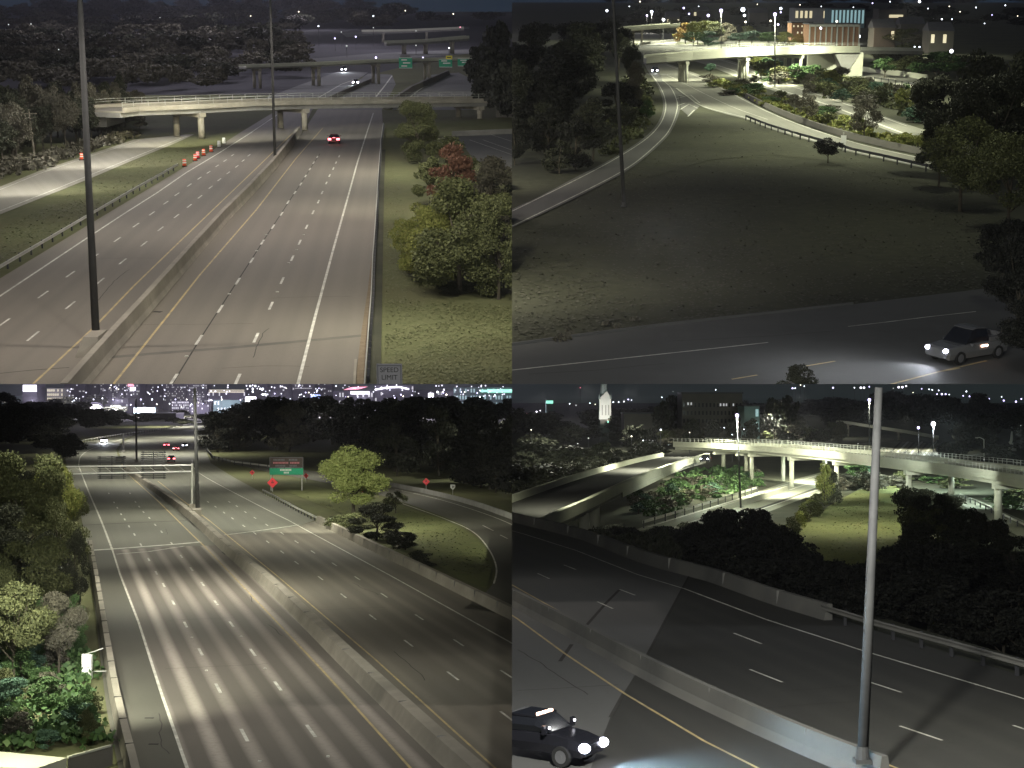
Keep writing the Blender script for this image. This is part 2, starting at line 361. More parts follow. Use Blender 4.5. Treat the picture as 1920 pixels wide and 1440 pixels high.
# ------------------------------------------------------------------ foliage
def leaf_mesh(name, P, size, m, flat=0.0):
    n = len(P); d = NR.normal(size=(n, 3)) * (1 - flat) + np.array([0, 0, 2.2 * flat]); d /= np.linalg.norm(d, axis=1)[:, None]
    e = NR.normal(size=(n, 3)); u = np.cross(d, e); u /= np.linalg.norm(u, axis=1)[:, None]; v = np.cross(d, u)
    s = (size * NR.uniform(.6, 1.35, n))[:, None]
    V4 = np.stack([P - u * s * .5 - v * s * .32, P + u * s * .5 - v * s * .32, P + u * s * .36 + v * s * .4, P - u * s * .36 + v * s * .4], 1).reshape(-1, 3)
    me = bpy.data.meshes.new(name); me.vertices.add(n * 4); me.vertices.foreach_set('co', V4.astype(np.float32).ravel())
    me.loops.add(n * 4); me.loops.foreach_set('vertex_index', np.arange(n * 4, dtype=np.int32))
    me.polygons.add(n); me.polygons.foreach_set('loop_start', np.arange(0, n * 4, 4, dtype=np.int32))
    me.update(calc_edges=True); me.validate(); me.materials.append(m); return me
def crown_points(kind, n):
    blobs = []; z0 = {'round': .28, 'tall': .15, 'shrub': .0, 'column': .04, 'loose': .2, 'spread': .3, 'full': .02}[kind]
    k = {'full': 30, 'round': 24, 'tall': 26, 'shrub': 18, 'column': 20, 'loose': 20, 'spread': 28}[kind]
    for i in range(k):
        a = NR.uniform(0, 2 * math.pi); t = NR.uniform(0.0, 1.0)
        if kind == 'shrub': env = math.sqrt(max(0, 1 - t * t)) * .38; rr = NR.uniform(.11, .19)
        elif kind == 'column': env = .30 * (1 - t ** 3) + .05; rr = NR.uniform(.13, .2)
        elif kind == 'tall': env = math.sin(math.pi * (t * .8 + .15)) * .36; rr = NR.uniform(.09, .16)
        elif kind == 'spread': env = (.42 if t < .6 else .42 * math.sqrt(max(0, 1 - ((t - .6) / .45) ** 2))) * (.6 + .4 * min(1, t * 3)); rr = NR.uniform(.09, .15)
        elif kind == 'full': env = math.sin(math.pi * (t * .75 + .2)) ** .6 * .38; rr = NR.uniform(.09, .15)
        else: env = math.sin(math.pi * (t * .82 + .12)) ** .7 * .37; rr = NR.uniform(.1, .17)
        q = env * math.sqrt(NR.uniform(.15, 1)); blobs.append((q * math.cos(a), q * math.sin(a), z0 + rr * .6 + (1 - z0 - rr * 1.5) * t, rr))
    w_ = np.array([b[3] ** 2 for b in blobs]); idx = NR.choice(k, n, p=w_ / w_.sum()); B = np.array(blobs)[idx]
    d = NR.normal(size=(n, 3)); d /= np.linalg.norm(d, axis=1)[:, None]
    rad = (NR.uniform(.45, 1.0, n) ** (.5 if kind != 'loose' else .8)) * NR.choice([1, 1, 1, 1.25], n)
    zs = .8 if kind in ('tall', 'column') else .62
    P = B[:, :3] + d * (B[:, 3] * rad)[:, None] * np.array([1, 1, zs]); P[:, 2] = np.clip(P[:, 2], .0, 1.02)
    return P, blobs
CROWNS = {}
def crown(kind, leaf, fine):
    key = (kind, leaf, fine); L = CROWNS.setdefault(key, [])
    if len(L) < 2:
        n, s = {0: (1250, .066), 1: (6000, .031), 2: (22000, .0165)}[fine]
        if kind == 'loose': n = int(n * .6)
        P, bl = crown_points(kind, n); L.append((leaf_mesh('crown', P, s, leafs[leaf]), trunk_mesh(kind, bl)))
        return L[-1]
    return random.choice(L)
def trunk_mesh(kind, bl):
    mb = MB(); th = {'shrub': .3, 'column': .7}.get(kind, .6); r = .022
    mb.tube((0, 0, -.02), (.01, .01, th * .5), r, r * .75, 7).tube((.01, .01, th * .5), (-.01, 0, th), r * .75, r * .4, 7)
    for b in bl[:7]: mb.tube((0, 0, max(.06, min(th * .55, b[2] * .5))), b[:3], r * .5, r * .15, 5)
    return mb.mesh('trunk', A['bark'])
def tree(V, px, pyb, wpx, pyt, kind='round', leaf='olive', label='tree', group=None, z=0.0, fine=1, Y=None, name=None, cat=None, base=None, into=None):
    """tree standing where pixel column px meets the ground row pyb (or at distance Y), its top at row pyt."""
    if base is not None: b = Vector(base)
    elif Y is not None:
        d = V.dep(px, 0, Y); b = Vector((d.x, d.y, z))
        c = V.R @ (Vector((0, Y, z)) - V.e); b.x = (px - 960) / FPX * c.y
    else: b = V.g(px, pyb, z)
    H = max(V.top(b, pyt) - z, .4); sc = V.sc((b.x, b.y, z + H * .6)); W = wpx / sc
    cm, tm = crown(kind, leaf, fine)
    if into is not None: into.append((cm, b, random.uniform(0, 6.28), W * 1.08, H)); return
    nm = name or ('shrub' if kind == 'shrub' else 'tree')
    t = thing(V, nm, label, cat or nm, b, random.uniform(0, 6.28), group, (W * 1.08, W * 1.08, H))
    part(t, 'crown' if nm == 'tree' else 'foliage', cm, None); part(t, 'trunk' if nm == 'tree' else 'stem', tm, None)
    return t
def cracks(V, road, quad, vp, n, z=.009, m='tar'):
    """thin sealed cracks that wander along the lanes; quad is the pixel outline they start in."""
    for i in range(n // 6):
        u, v = random.random(), random.random()
        a = [quad[0][k] * (1 - u) + quad[1][k] * u for k in (0, 1)]; b = [quad[3][k] * (1 - u) + quad[2][k] * u for k in (0, 1)]
        x, y = (a[k] * (1 - v) + b[k] * v for k in (0, 1)); p = V.g(x, y, z); d = (V.g(x + (vp[0] - x) * .02, y + (vp[1] - y) * .02, z) - p).normalized(); s = Vector((-d.y, d.x, 0))
        if random.random() < .35: d, s = s, d
        P = [p]; off = 0
        for k in range(random.randint(5, 14)): off = off * .5 + random.gauss(0, .07); P.append(P[-1] + d * random.uniform(.5, 1.1) + s * off)
        part(road, 'sealed_crack', MB().sweep(P, [(-.025, 0), (.025, 0)], False), A[m])
def tufts(V, poly, leaf, n, size, z=0.0, label=None, h=.12):
    """uneven grass blades and weeds over a patch of ground given by its outline."""
    xs = np.array([(p.x, p.y) for p in [V.g(x, y, z) for x, y in poly]]); k = len(xs); pts = np.empty((0, 2))
    while len(pts) < n:
        # even in the view: draw in pixel rows, then drop to the ground
        q = np.array(poly, float); lo, hi = q.min(0), q.max(0); c = NR.uniform(lo, hi, (n * 2, 2)); ins = np.zeros(len(c), bool); j = k - 1
        for i in range(k):
            cr = ((q[i, 1] > c[:, 1]) != (q[j, 1] > c[:, 1])) & (c[:, 0] < (q[j, 0] - q[i, 0]) * (c[:, 1] - q[i, 1]) / (q[j, 1] - q[i, 1] + 1e-9) + q[i, 0]); ins ^= cr; j = i
        c = c[ins]; cl = np.sin(c[:, 0] * .021 + np.sin(c[:, 1] * .05) * 2) * np.sin(c[:, 1] * .06 + c[:, 0] * .008); c = c[NR.uniform(-1.3, 1.2, len(c)) < cl]
        pts = np.concatenate([pts, c])
    P = [V.g(x, y, z) for x, y in pts[:n]]
    arr = np.array([(p.x, p.y, z + NR.uniform(.01, .25 * h + .01)) for p in P])
    o = bpy.data.objects.new('grass', leaf_mesh('grass', arr, size, leafs[leaf], .72)); COL.objects.link(o); o.matrix_world = V.M; o['view'] = VI[V]
    return tag(o, label, None, None, 'stuff')
def wood(V, items, name, label):
    """a far wood that reads as one mass: all its crowns in one object."""
    mats = []; vs = []; mi = []
    for cm, b, a, W, H in items:
        n = len(cm.vertices); co = np.empty(n * 3, np.float32); cm.vertices.foreach_get('co', co); co = co.reshape(-1, 3)
        c, s_ = math.cos(a), math.sin(a)
        vs.append(np.stack([(co[:, 0] * c - co[:, 1] * s_) * W + b.x, (co[:, 0] * s_ + co[:, 1] * c) * W + b.y, co[:, 2] * H + b.z], 1))
        m = cm.materials[0]
        if m not in mats: mats.append(m)
        mi.append(np.full(n // 4, mats.index(m), np.int32))
    vv = np.concatenate(vs); n = len(vv) // 4; me = bpy.data.meshes.new(name)
    me.vertices.add(n * 4); me.vertices.foreach_set('co', vv.astype(np.float32).ravel()); me.loops.add(n * 4)
    me.loops.foreach_set('vertex_index', np.arange(n * 4, dtype=np.int32)); me.polygons.add(n)
    me.polygons.foreach_set('loop_start', np.arange(0, n * 4, 4, dtype=np.int32))
    for m in mats: me.materials.append(m)
    me.polygons.foreach_set('material_index', np.concatenate(mi)); me.update(calc_edges=True)
    o = bpy.data.objects.new(name, me); COL.objects.link(o); o.matrix_world = V.M; o['view'] = VI[V]
    return tag(o, label, None, None, 'stuff')
def brush(V, poly, leaf, n, hm, size, z=0.0, name='undergrowth', label=None):
    """uncountable low growth over a patch of ground given by its outline."""
    P2 = [V.g(x, y, z) for x, y in poly]; xs = np.array([(p.x, p.y) for p in P2]); lo, hi = xs.min(0), xs.max(0); out = []
    def inside(p):
        c = False; j = len(xs) - 1
        for i in range(len(xs)):
            if (xs[i][1] > p[1]) != (xs[j][1] > p[1]) and p[0] < (xs[j][0] - xs[i][0]) * (p[1] - xs[i][1]) / (xs[j][1] - xs[i][1]) + xs[i][0]: c = not c
            j = i
        return c
    cl = []
    while len(cl) < max(6, n // 60):
        p = NR.uniform(lo, hi)
        if inside(p): cl.append((p[0], p[1], NR.uniform(.4, 1.0) * hm))
    for k in range(n):
        c = cl[NR.integers(len(cl))]; d = NR.normal(size=3); d /= np.linalg.norm(d); r = c[2] * NR.uniform(.6, 1)
        out.append((c[0] + d[0] * r * 1.5, c[1] + d[1] * r * 1.5, z + abs(d[2]) * r * .9 + .05))
    o = bpy.data.objects.new(name, leaf_mesh(name, np.array(out), size, leafs[leaf])); COL.objects.link(o); o.matrix_world = V.M; o['view'] = VI[V]
    return tag(o, label, None, None, 'stuff')

# ------------------------------------------------------------------ vehicles
def loft(secs):
    """closed body from cross-sections: (x, half width at sill, half width at top, z low, z high)."""
    mb = MB(); n = 8; vs = []
    for x, w0, w1, z0, z1 in secs:
        zm = z0 + (z1 - z0) * .45
        vs += [(x, -w0 * .9, z0), (x, -w0, zm), (x, -w1, z1 - (z1 - z0) * .08), (x, -w1 * .86, z1), (x, w1 * .86, z1), (x, w1, z1 - (z1 - z0) * .08), (x, w0, zm), (x, w0 * .9, z0)]
    fs = []
    for i in range(len(secs) - 1):
        for j in range(n): a = i * n + j; b = i * n + (j + 1) % n; fs.append((a, b, b + n, a + n))
    fs += [tuple(range(n - 1, -1, -1)), tuple((len(secs) - 1) * n + j for j in range(n))]
    return mb.add(vs, fs)
WHEEL = {}
def wheels(t, xs, hw, r):
    if r not in WHEEL:
        ty = MB(); ri = MB()
        prof = [(.62 * r, -.11), (.95 * r, -.12), (r, -.07), (r, .07), (.95 * r, .12), (.62 * r, .11)]; n = 16; vs = []; fs = []
        for i in range(n):
            a = 2 * math.pi * i / n
            for q, y in prof: vs.append((q * math.cos(a), y, q * math.sin(a)))
        k = len(prof)
        for i in range(n):
            for j in range(k): fs.append((i * k + j, i * k + (j + 1) % k, ((i + 1) % n) * k + (j + 1) % k, ((i + 1) % n) * k + j))
        ty.add(vs, fs); ri.tube((0, -.1, 0), (0, .1, 0), .62 * r, None, 12); ri.tube((0, -.115, 0), (0, .115, 0), .2 * r, None, 8)
        WHEEL[r] = (ty.mesh('tyre', A['tyre']), ri.mesh('rim', A['rim']))
    for x in xs:
        for sg in (-1, 1):
            o = part(t, 'wheel', WHEEL[r][0], None); o.location = (x, sg * hw, r)
            q = part(t, 'rim', WHEEL[r][1], None, parent=o)
def car(V, px, py, vec, label, paint, kind='sedan', heads=False, tails=False, scale=1.0, beam=0, cone=75, cat='car', z=0.0, lamp=1.0, group=None):
    b = V.g(px, py, z); yaw = math.atan2(vec[1], vec[0])
    t = thing(V, {'sedan': 'car', 'suv': 'suv', 'pickup': 'pickup_truck'}[kind], label, cat, b, yaw, group, (scale,) * 3)
    P = A[paint]
    if kind == 'sedan':
        secs = [(-2.35, .72, .7, .34, .86), (-2.2, .84, .8, .24, .98), (-1.5, .9, .86, .2, 1.0), (-.8, .91, .88, .2, .98), (.8, .91, .88, .2, .96), (1.5, .9, .84, .2, .88), (2.1, .84, .74, .22, .76), (2.35, .7, .6, .32, .64)]
        cab = [(-1.75, .78, .7, .96, 1.0), (-1.15, .82, .6, .95, 1.38), (-.3, .83, .62, .95, 1.45), (.35, .82, .6, .95, 1.38), (1.15, .8, .7, .9, .96)]; roof = [(-1.0, .56, 1.40), (-.3, .58, 1.462), (.25, .56, 1.41)]; fx, rx, lz = 2.3, -2.33, .68; wx = (-1.4, 1.4); wr = .33
    else:
        secs = [(-2.45, .8, .78, .4, 1.0), (-2.3, .93, .88, .32, 1.08), (-1.4, .97, .92, .3, 1.1), (.9, .97, .92, .3, 1.1), (1.6, .96, .9, .3, 1.08), (2.35, .92, .84, .32, 1.0), (2.5, .82, .76, .42, .9)]
        cab = [(-2.3, .86, .76, 1.06, 1.2), (-2.0, .88, .7, 1.06, 1.72), (-.4, .88, .72, 1.06, 1.8), (.3, .87, .7, 1.06, 1.74), (1.1, .86, .78, 1.04, 1.12)]; roof = [(-1.9, .66, 1.735), (-.5, .68, 1.815), (.2, .66, 1.76)]; fx, rx, lz = 2.46, -2.44, .85; wx = (-1.5, 1.55); wr = .39
        if kind == 'pickup':
            cab = [(-.75, .86, .76, 1.06, 1.2), (-.65, .88, .72, 1.06, 1.8), (.1, .88, .72, 1.06, 1.86), (.5, .87, .7, 1.06, 1.8), (1.15, .86, .78, 1.04, 1.12)]; roof = [(-.62, .68, 1.82), (.1, .68, 1.875), (.45, .66, 1.82)]
    body = part(t, 'body', loft(secs), P, smooth=False); part(t, 'windows', loft(cab), A['glass'])
    rm = MB(); rm.sweep([(x, 0, zz) for x, hw, zz in roof], [(-roof[0][1], 0), (-roof[0][1], .035), (roof[0][1], .035), (roof[0][1], 0)]); part(t, 'roof', rm, P)
    if kind == 'pickup':
        part(t, 'truck_bed', MB().box((-1.6, .86, 1.2), (1.6, .08, .24)).box((-1.6, -.86, 1.2), (1.6, .08, .24)).box((-2.38, 0, 1.2), (.08, 1.8, .24)), P)
    wheels(t, wx, secs[2][1] - .1, wr)
    for sg in (-1, 1):
        part(t, 'headlight', MB().ball((fx, sg * .66, lz), .13 * lamp if heads else .11, 8, 5, .75), A['head' if heads else 'headoff'], smooth=True)
        part(t, 'taillight', MB().box((rx, sg * .68, lz + .12), (.1, .32 * lamp, .2 * lamp)), A['tail' if tails else 'tailoff'])
        part(t, 'mirror', MB().box((.75, sg * 1.02, 1.08), (.12, .2, .14)), P)
    if tails: part(t, 'brake_light', MB().box((rx + .35, 0, lz + .35), (.06, .4, .06)), A['tail'])
    if beam:
        d = Vector((math.cos(yaw), math.sin(yaw), 0))
        s_ = Vector((-d.y, d.x, 0))
        p0 = b + d * (fx + .3) * scale + Vector((0, 0, lz * scale))
        lamp_or_fill_light(V, p0, p0 + d * 14 - Vector((0, 0, 1.6)), beam, (.85, .9, 1.0), cone, 1.0, .12)
    return t

# ------------------------------------------------------------------ bridges and buildings
def bridge(V, path, label, width, gird, slab, par, name='overpass', m='concrete', rail=0.0, cat='bridge', back=1, piers=(), pm='concrete', posts=2.5, fm=None, gm=None):
    P = [V.dep(x, y, Y) for x, y, Y in path]; b = P[0].copy()
    t = thing(V, name, label, cat, b)
    Q = [p - b for p in P]
    W = width * back
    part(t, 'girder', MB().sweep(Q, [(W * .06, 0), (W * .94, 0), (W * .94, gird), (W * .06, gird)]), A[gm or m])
    part(t, 'deck', MB().sweep(Q, [(-.05 * back, gird), (W + .05 * back, gird), (W + .05 * back, gird + slab), (-.05 * back, gird + slab)]), A[m])
    hz = gird + slab
    for nm, l0 in (('parapet', 0), ('parapet', W - .3 * back)):
        part(t, nm, MB().sweep(Q, [(l0, hz), (l0 + .3 * back, hz), (l0 + .25 * back, hz + par), (l0 + .05 * back, hz + par)]), A[fm or m])
    if rail:
        for l0 in (.15 * back, W - .15 * back):
            mb = MB()
            for k in (.55, 1.0): mb.sweep(Q, [(l0 - .03, hz + par + rail * k - .06), (l0 + .03, hz + par + rail * k - .06), (l0 + .03, hz + par + rail * k), (l0 - .03, hz + par + rail * k)])
            r_ = part(t, 'railing', mb, A['steel'])
            off = MB()
            for q, d in resample(Q, posts): off.box(q + Vector((-d.y, d.x, 0)) * l0 + Vector((0, 0, hz + par + rail / 2)), (.07, .07, rail))
            part(t, 'railing_posts', off, A['steel'], parent=r_, kind='stuff')
    for px, pyb, zb, ncol, wd in piers:
        gb = V.g(px, pyb, zb) - b
        # find nearest point on the path
        best = min(resample(Q, .5), key=lambda s: abs((V.R @ (s[0] + b - V.e)).x / (V.R @ (s[0] + b - V.e)).y * FPX + 960 - px))
        c, d = best; nrm = Vector((-d.y, d.x, 0)) * back
        cap = MB(); cap.bar(c + nrm * (width * .05) + Vector((0, 0, -.35)), c + nrm * (width * .95) + Vector((0, 0, -.35)), wd * 1.2, .7)
        pr = part(t, 'pier', cap, A[pm])
        for k in range(ncol):
            f = .12 + .76 * (k / max(1, ncol - 1)) if ncol > 1 else .3
            q = c + nrm * width * f; zz = zb - b.z
            part(t, 'column', MB().tube(Vector((q.x, q.y, zz)), Vector((q.x, q.y, c.z - .7)), wd * .5, wd * .5, 10), A[pm], parent=pr, smooth=True)
    return t, P

def building(V, x0, x1, yt, Y, wm, label, dm=12, zg=0.0, win=None, roof=True, name='building', group=None, ypx=None, cat='building', wcov=(.55, .55)):
    a = V.dep(x0, 700, Y); c = V.R @ (Vector((0, Y, 10)) - V.e)
    xa = (x0 - 960) / FPX * c.y; xb = (x1 - 960) / FPX * c.y; b = Vector(((xa + xb) / 2, Y, zg)); W = xb - xa; H = V.top(b, yt) - zg
    t = thing(V, name, label, cat, b, group=group)
    wl = part(t, 'walls', MB().box((0, dm / 2, H / 2), (W, dm, H)), A[wm])
    if roof: part(t, 'roof_edge', MB().box((0, dm / 2, H + .25), (W + .6, dm + .6, .5)), A['slate'])
    if win:
        nx, ny, pr, wmt, zlo = win
        mb = MB()
        for i in range(nx):
            for j in range(ny):
                if random.random() > pr: continue
                xx = -W / 2 + W * (i + .5) / nx; zz = H * (zlo + (1 - zlo) * (j + .5) / ny)
                ww = W / nx * wcov[0]; hh = H * (1 - zlo) / ny * wcov[1]
                mb.box((xx, -.06, zz), (ww, .12, hh))
        if mb.v: part(t, 'lit_windows', mb, A[wmt], kind='stuff' if nx * ny > 60 else None)
    return t, W, H
def text(parent, s, size, loc, m, name='lettering', rot=(math.pi / 2, 0, 0), sx=1.0):
    cu = bpy.data.curves.new('lettering', 'FONT'); cu.body = s; cu.size = size; cu.align_x = 'CENTER'; cu.align_y = 'CENTER'; cu.extrude = .012
    o = bpy.data.objects.new('lettering', cu); COL.objects.link(o)
    dg = bpy.context.evaluated_depsgraph_get(); me = bpy.data.meshes.new_from_object(o.evaluated_get(dg)); bpy.data.objects.remove(o)
    me.materials.clear(); me.materials.append(m)
    q = bpy.data.objects.new(name, me); COL.objects.link(q); q.parent = parent; q.location = loc; q.rotation_euler = rot; q.scale = (sx, 1, 1)
    return q
# ================================================================== LOOKING ALONG THE FREEWAY FROM THE TOWER (first view)
V = TL
A['farslope'] = mat('dim_slope', (.045, .043, .05), (.033, .031, .037), .02, .95)
angTL = -0.074
A['asphaltTL'] = road_mat('worn_pavement', (0.175, 0.158, 0.13), (0.135, 0.125, 0.105), (0.20, 0.18, 0.15), angTL, .35)
A['ramp'] = road_mat('ramp_pavement', (0.26, 0.245, 0.2), (0.19, 0.18, 0.15), (0.3, 0.28, 0.24), -.4, .3)
A['farpave'] = mat('far_pavement', (0.15, 0.15, 0.145), (0.11, 0.11, 0.105), .05, .85)
structure(V, 'ground', MB().poly([(-900, 30, -.06), (900, 30, -.06), (1500, 4500, -.06), (-1500, 4500, -.06)]), A['grass'])
rdL = sheet(V, 'road', [(-140, 600), (0, 522), (170, 419), (335, 320), (400, 281), (445, 252), (520, 206), (585, 206), (562, 257), (518, 317), (475, 366), (375, 476), (287, 581), (160, 725), (160, 760), (-140, 760)], A['asphaltTL'], 0.0)
rdR = sheet(V, 'road', [(150, 760), (160, 725), (287, 581), (375, 476), (475, 366), (518, 317), (562, 257), (595, 206), (716, 206), (718, 235), (711, 300), (706, 400), (698, 520), (690, 620), (683, 725), (680, 760)], A['asphaltTL'], 0.002)
rmp = sheet(V, 'ramp', [(-60, 374), (0, 350), (75, 320), (175, 287), (250, 262), (350, 252), (364, 252), (325, 270), (250, 300), (175, 332), (100, 362), (0, 402), (-60, 428)], A['ramp'], 0.0)
line(V, rmp, [(-40, 411), (100, 356), (250, 295), (350, 255)], A['white'], .14)
line(V, rmp, [(-40, 372), (75, 325), (175, 291), (260, 264)], A['white'], .1)
line(V, rdR, [(195, 745), (215, 717), (312, 595), (375, 515), (480, 394), (555, 297), (605, 240)], A['yellow'], .16)
line(V, rdR, [(553, 745), (560, 715), (590, 597), (625, 467), (655, 360), (670, 305), (689, 245), (700, 212)], A['white'], .2)
line(V, rdL, [(35, 745), (65, 717), (175, 615), (250, 537), (340, 450), (432, 362), (480, 316), (512, 285), (562, 237)], A['yellow'], .16)
line(V, rdL, [(-60, 594), (0, 555), (162, 447), (232, 401), (295, 361), (350, 323), (412, 286), (467, 251), (520, 215)], A['white'], .2)
VP = (731, 88)
dashes(V, rdR, [(325, 712), (373, 637), (413, 579), (446, 527), (472, 488), (492, 454), (512, 425), (528, 401), (540, 379), (553, 361), (564, 345), (573, 330), (581, 317), (588, 305), (595, 294)], VP, A['dashw'], .19)
dashes(V, rdR, [(445, 712), (480, 633), (508, 573), (529, 526), (548, 484), (562, 454), (575, 425), (587, 398), (597, 378), (604, 361), (612, 343), (618, 329), (625, 316), (630, 305), (636, 293)], VP, A['dashw'], .19)
dashes(V, rdL, [(7, 605), (81, 552), (132, 514), (177, 481), (220, 449), (255, 422), (285, 400), (311, 380), (332, 364), (355, 347), (374, 334), (391, 323), (407, 311), (422, 301), (436, 291)], VP, A['dashw'], .17)
dashes(V, rdL, [(62, 630), (132, 572), (188, 527), (230, 490), (270, 457), (301, 429), (331, 405), (355, 386), (375, 369), (395, 351), (411, 337), (428, 324), (444, 312), (456, 301), (467, 291)], VP, A['dashw'], .17)
for q in [(520, 547), (556, 468), (350, 668), (430, 551), (481, 470), (499, 440), (541, 493), (569, 440)]:
    part(rdR, 'road_stud', MB().box(V.g(*q, .03), (.22, .22, .06)), A['dashw'])
# long sealed joints and the dark traces across the lanes
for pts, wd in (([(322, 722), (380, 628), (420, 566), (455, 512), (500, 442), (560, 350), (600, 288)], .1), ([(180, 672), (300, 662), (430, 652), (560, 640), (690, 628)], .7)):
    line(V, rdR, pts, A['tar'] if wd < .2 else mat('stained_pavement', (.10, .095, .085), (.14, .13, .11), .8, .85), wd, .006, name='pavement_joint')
line(V, rdL, [(0, 700), (60, 694), (130, 689)], A['tar'], .12, .006, name='pavement_joint')
line(V, rdR, [(287, 584), (303, 585)], A['tar'], .5, .007, name='pavement_patch')
# concrete median barrier
bp = [(140, 755), (172, 716), (230, 647), (287, 581), (375, 476), (430, 412), (475, 365), (518, 316), (545, 280), (566, 250)]
P = [V.g(*p) for p in bp]
mb_t = thing(V, 'median_barrier', 'long grey concrete median barrier dividing the two carriageways under the tall pole', 'barrier', P[0])
part(mb_t, 'barrier_wall', MB().sweep(P, [(0, 0), (.06, .08), (.2, .33), (.3, 1.15), (.72, 1.15), (.85, .33), (1.0, .08), (1.05, 0)]), A['concrete'], P[0])
pb = V.g(181, 660)
part(mb_t, 'pole_pedestal', MB().add([pb + Vector(v) for v in [(-.95, -1.6, 0), (.62, -1.6, 0), (.62, 1.9, 0), (-.95, 1.9, 0), (-.5, -1.0, 1.2), (.42, -1.0, 1.2), (.42, 1.3, 1.2), (-.5, 1.3, 1.2)]], [(0, 1, 5, 4), (1, 2, 6, 5), (2, 3, 7, 6), (3, 0, 4, 7), (4, 5, 6, 7)]), A['concrete'], P[0])
for q, d in resample(P, 12.0)[1:]:
    part(mb_t, 'barrier_joint', MB().box(q - P[0] + Vector((-d.y, d.x, 0)) * .51 + Vector((0, 0, .6)), (.04, .46, 1.11), math.atan2(d.y, d.x)), A['greyconcrete'])
pt, b1, e1 = pole(V, 181, 652, 152, 45, .26, .15, 'tall grey light pole standing on the median barrier nearest the tower', hz=26)
pt, b2, e2 = pole(V, 516, 306, 507, 10, .22, .13, 'slim light pole on the median barrier near the overpass', hz=26)
guardrail(V, [(-60, 550), (0, 515), (100, 455), (170, 413), (258, 361), (334, 317)], 'steel guardrail along the grass strip left of the far carriageway', side=-1)
guardrail(V, [(684, 745), (686, 717), (691, 640), (697, 560), (699, 500), (704, 430), (708, 360), (710, 330), (714, 272), (719, 238)], 'steel guardrail between the shoulder and the right hand lawn', step=1.9, side=1, m='steel')
# shade behind the guardrail painted as a dark strip, then the dirt that gathers on the shoulder
structure(V, 'verge', MB().sweep([V.g(x, y, .012) for x, y in [(697, 745), (701, 640), (705, 540), (709, 440), (713, 340), (717, 280)]], [(-.5, 0), (.35, 0)], False), A['darkground'])
structure(V, 'dirt_strip', MB().poly([V.g(x, y, .009) for x, y in [(664, 745), (668, 700), (678, 620), (690, 540), (697, 480), (699, 500), (692, 620), (684, 745)]]), A['dirt'])
structure(V, 'kerb', MB().bar(V.g(664, 730, .06), V.g(667, 675, .06), .16, .14), A['concrete'])
# speed limit sign by the lower edge
sb = V.g(733, 840); sz = V.top(sb, 682); sw = 48 / V.sc((sb.x, sb.y, sz))
st = thing(V, 'speed_limit_sign', 'grey backlit speed limit sign standing beside the near guardrail', 'sign', sb)
part(st, 'panel', MB().box((0, 0, sz - sw * .62), (sw, .05, sw * 1.24)), A['signgrey'])
part(st, 'border', MB().box((0, -.035, sz - .09), (sw * .9, .02, .04)).box((-sw * .45, -.035, sz - sw * .62), (.04, .02, sw * 1.15)).box((sw * .45, -.035, sz - sw * .62), (.04, .02, sw * 1.15)), A['darksteel'])
part(st, 'post', MB().box((0, .06, (sz - .1) / 2), (.1, .08, sz - .1)), A['steel'])
text(st, 'SPEED', sw * .27, (0, -.03, sz - sw * .25), A['black'])
text(st, 'LIMIT', sw * .27, (0, -.03, sz - sw * .55), A['black'])
# orange barrels
for i, (x, y, m_) in enumerate([(346, 312, 'orange'), (366, 302, 'orange'), (371, 297, 'workpink'), (382, 292, 'orange'), (396, 285, 'orange'), (411, 276, 'signwhite'), (420, 270, 'signwhite'), (153, 300, 'orange')]):
    b = V.g(x, y); t = thing(V, 'traffic_drum', ['orange work drum right at the end of the guardrail', 'second orange work drum past the guardrail end', 'bright red work drum in the line along the edge line', 'orange work drum just behind the red one', 'orange work drum nearest the overpass pier', 'pale work drum beyond the last orange one', 'farthest pale work drum near the overpass', 'orange work drum on the edge of the pale ramp beside the tall pole'][i], 'traffic drum', b, group='work drums')
    r = .28
    part(t, 'drum', MB().tube((0, 0, .05), (0, 0, 1.0), r, r * .78, 12), A[m_], smooth=True)
    part(t, 'rubber_base', MB().tube((0, 0, 0), (0, 0, .1), r * 1.35, None, 10), A['tyre'])
    part(t, 'reflective_band', MB().tube((0, 0, .45), (0, 0, .6), r * .94, None, 12).tube((0, 0, .76), (0, 0, .88), r * .89, None, 12), A['signwhite'])
# overpass
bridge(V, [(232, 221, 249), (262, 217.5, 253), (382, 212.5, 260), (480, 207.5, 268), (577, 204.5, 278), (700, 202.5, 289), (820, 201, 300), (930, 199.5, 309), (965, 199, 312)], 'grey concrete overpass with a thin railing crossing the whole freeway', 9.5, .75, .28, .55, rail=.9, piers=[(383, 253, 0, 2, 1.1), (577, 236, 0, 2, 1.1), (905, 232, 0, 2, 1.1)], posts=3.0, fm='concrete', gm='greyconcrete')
ab = V.dep(262, 226, 256)
t = thing(V, 'bridge_abutment', 'concrete abutment of the overpass at its wooded left end', 'abutment', ab); part(t, 'wall', MB().box((-9, 6, .4), (7, 12, 3)), A['greyconcrete'])
ab = V.dep(930, 215, 312)
t = thing(V, 'bridge_abutment', 'dark abutment of the overpass at its right end', 'abutment', ab); part(t, 'wall', MB().box((6, 6, 0), (12, 12, 5)), A['darkwall'])
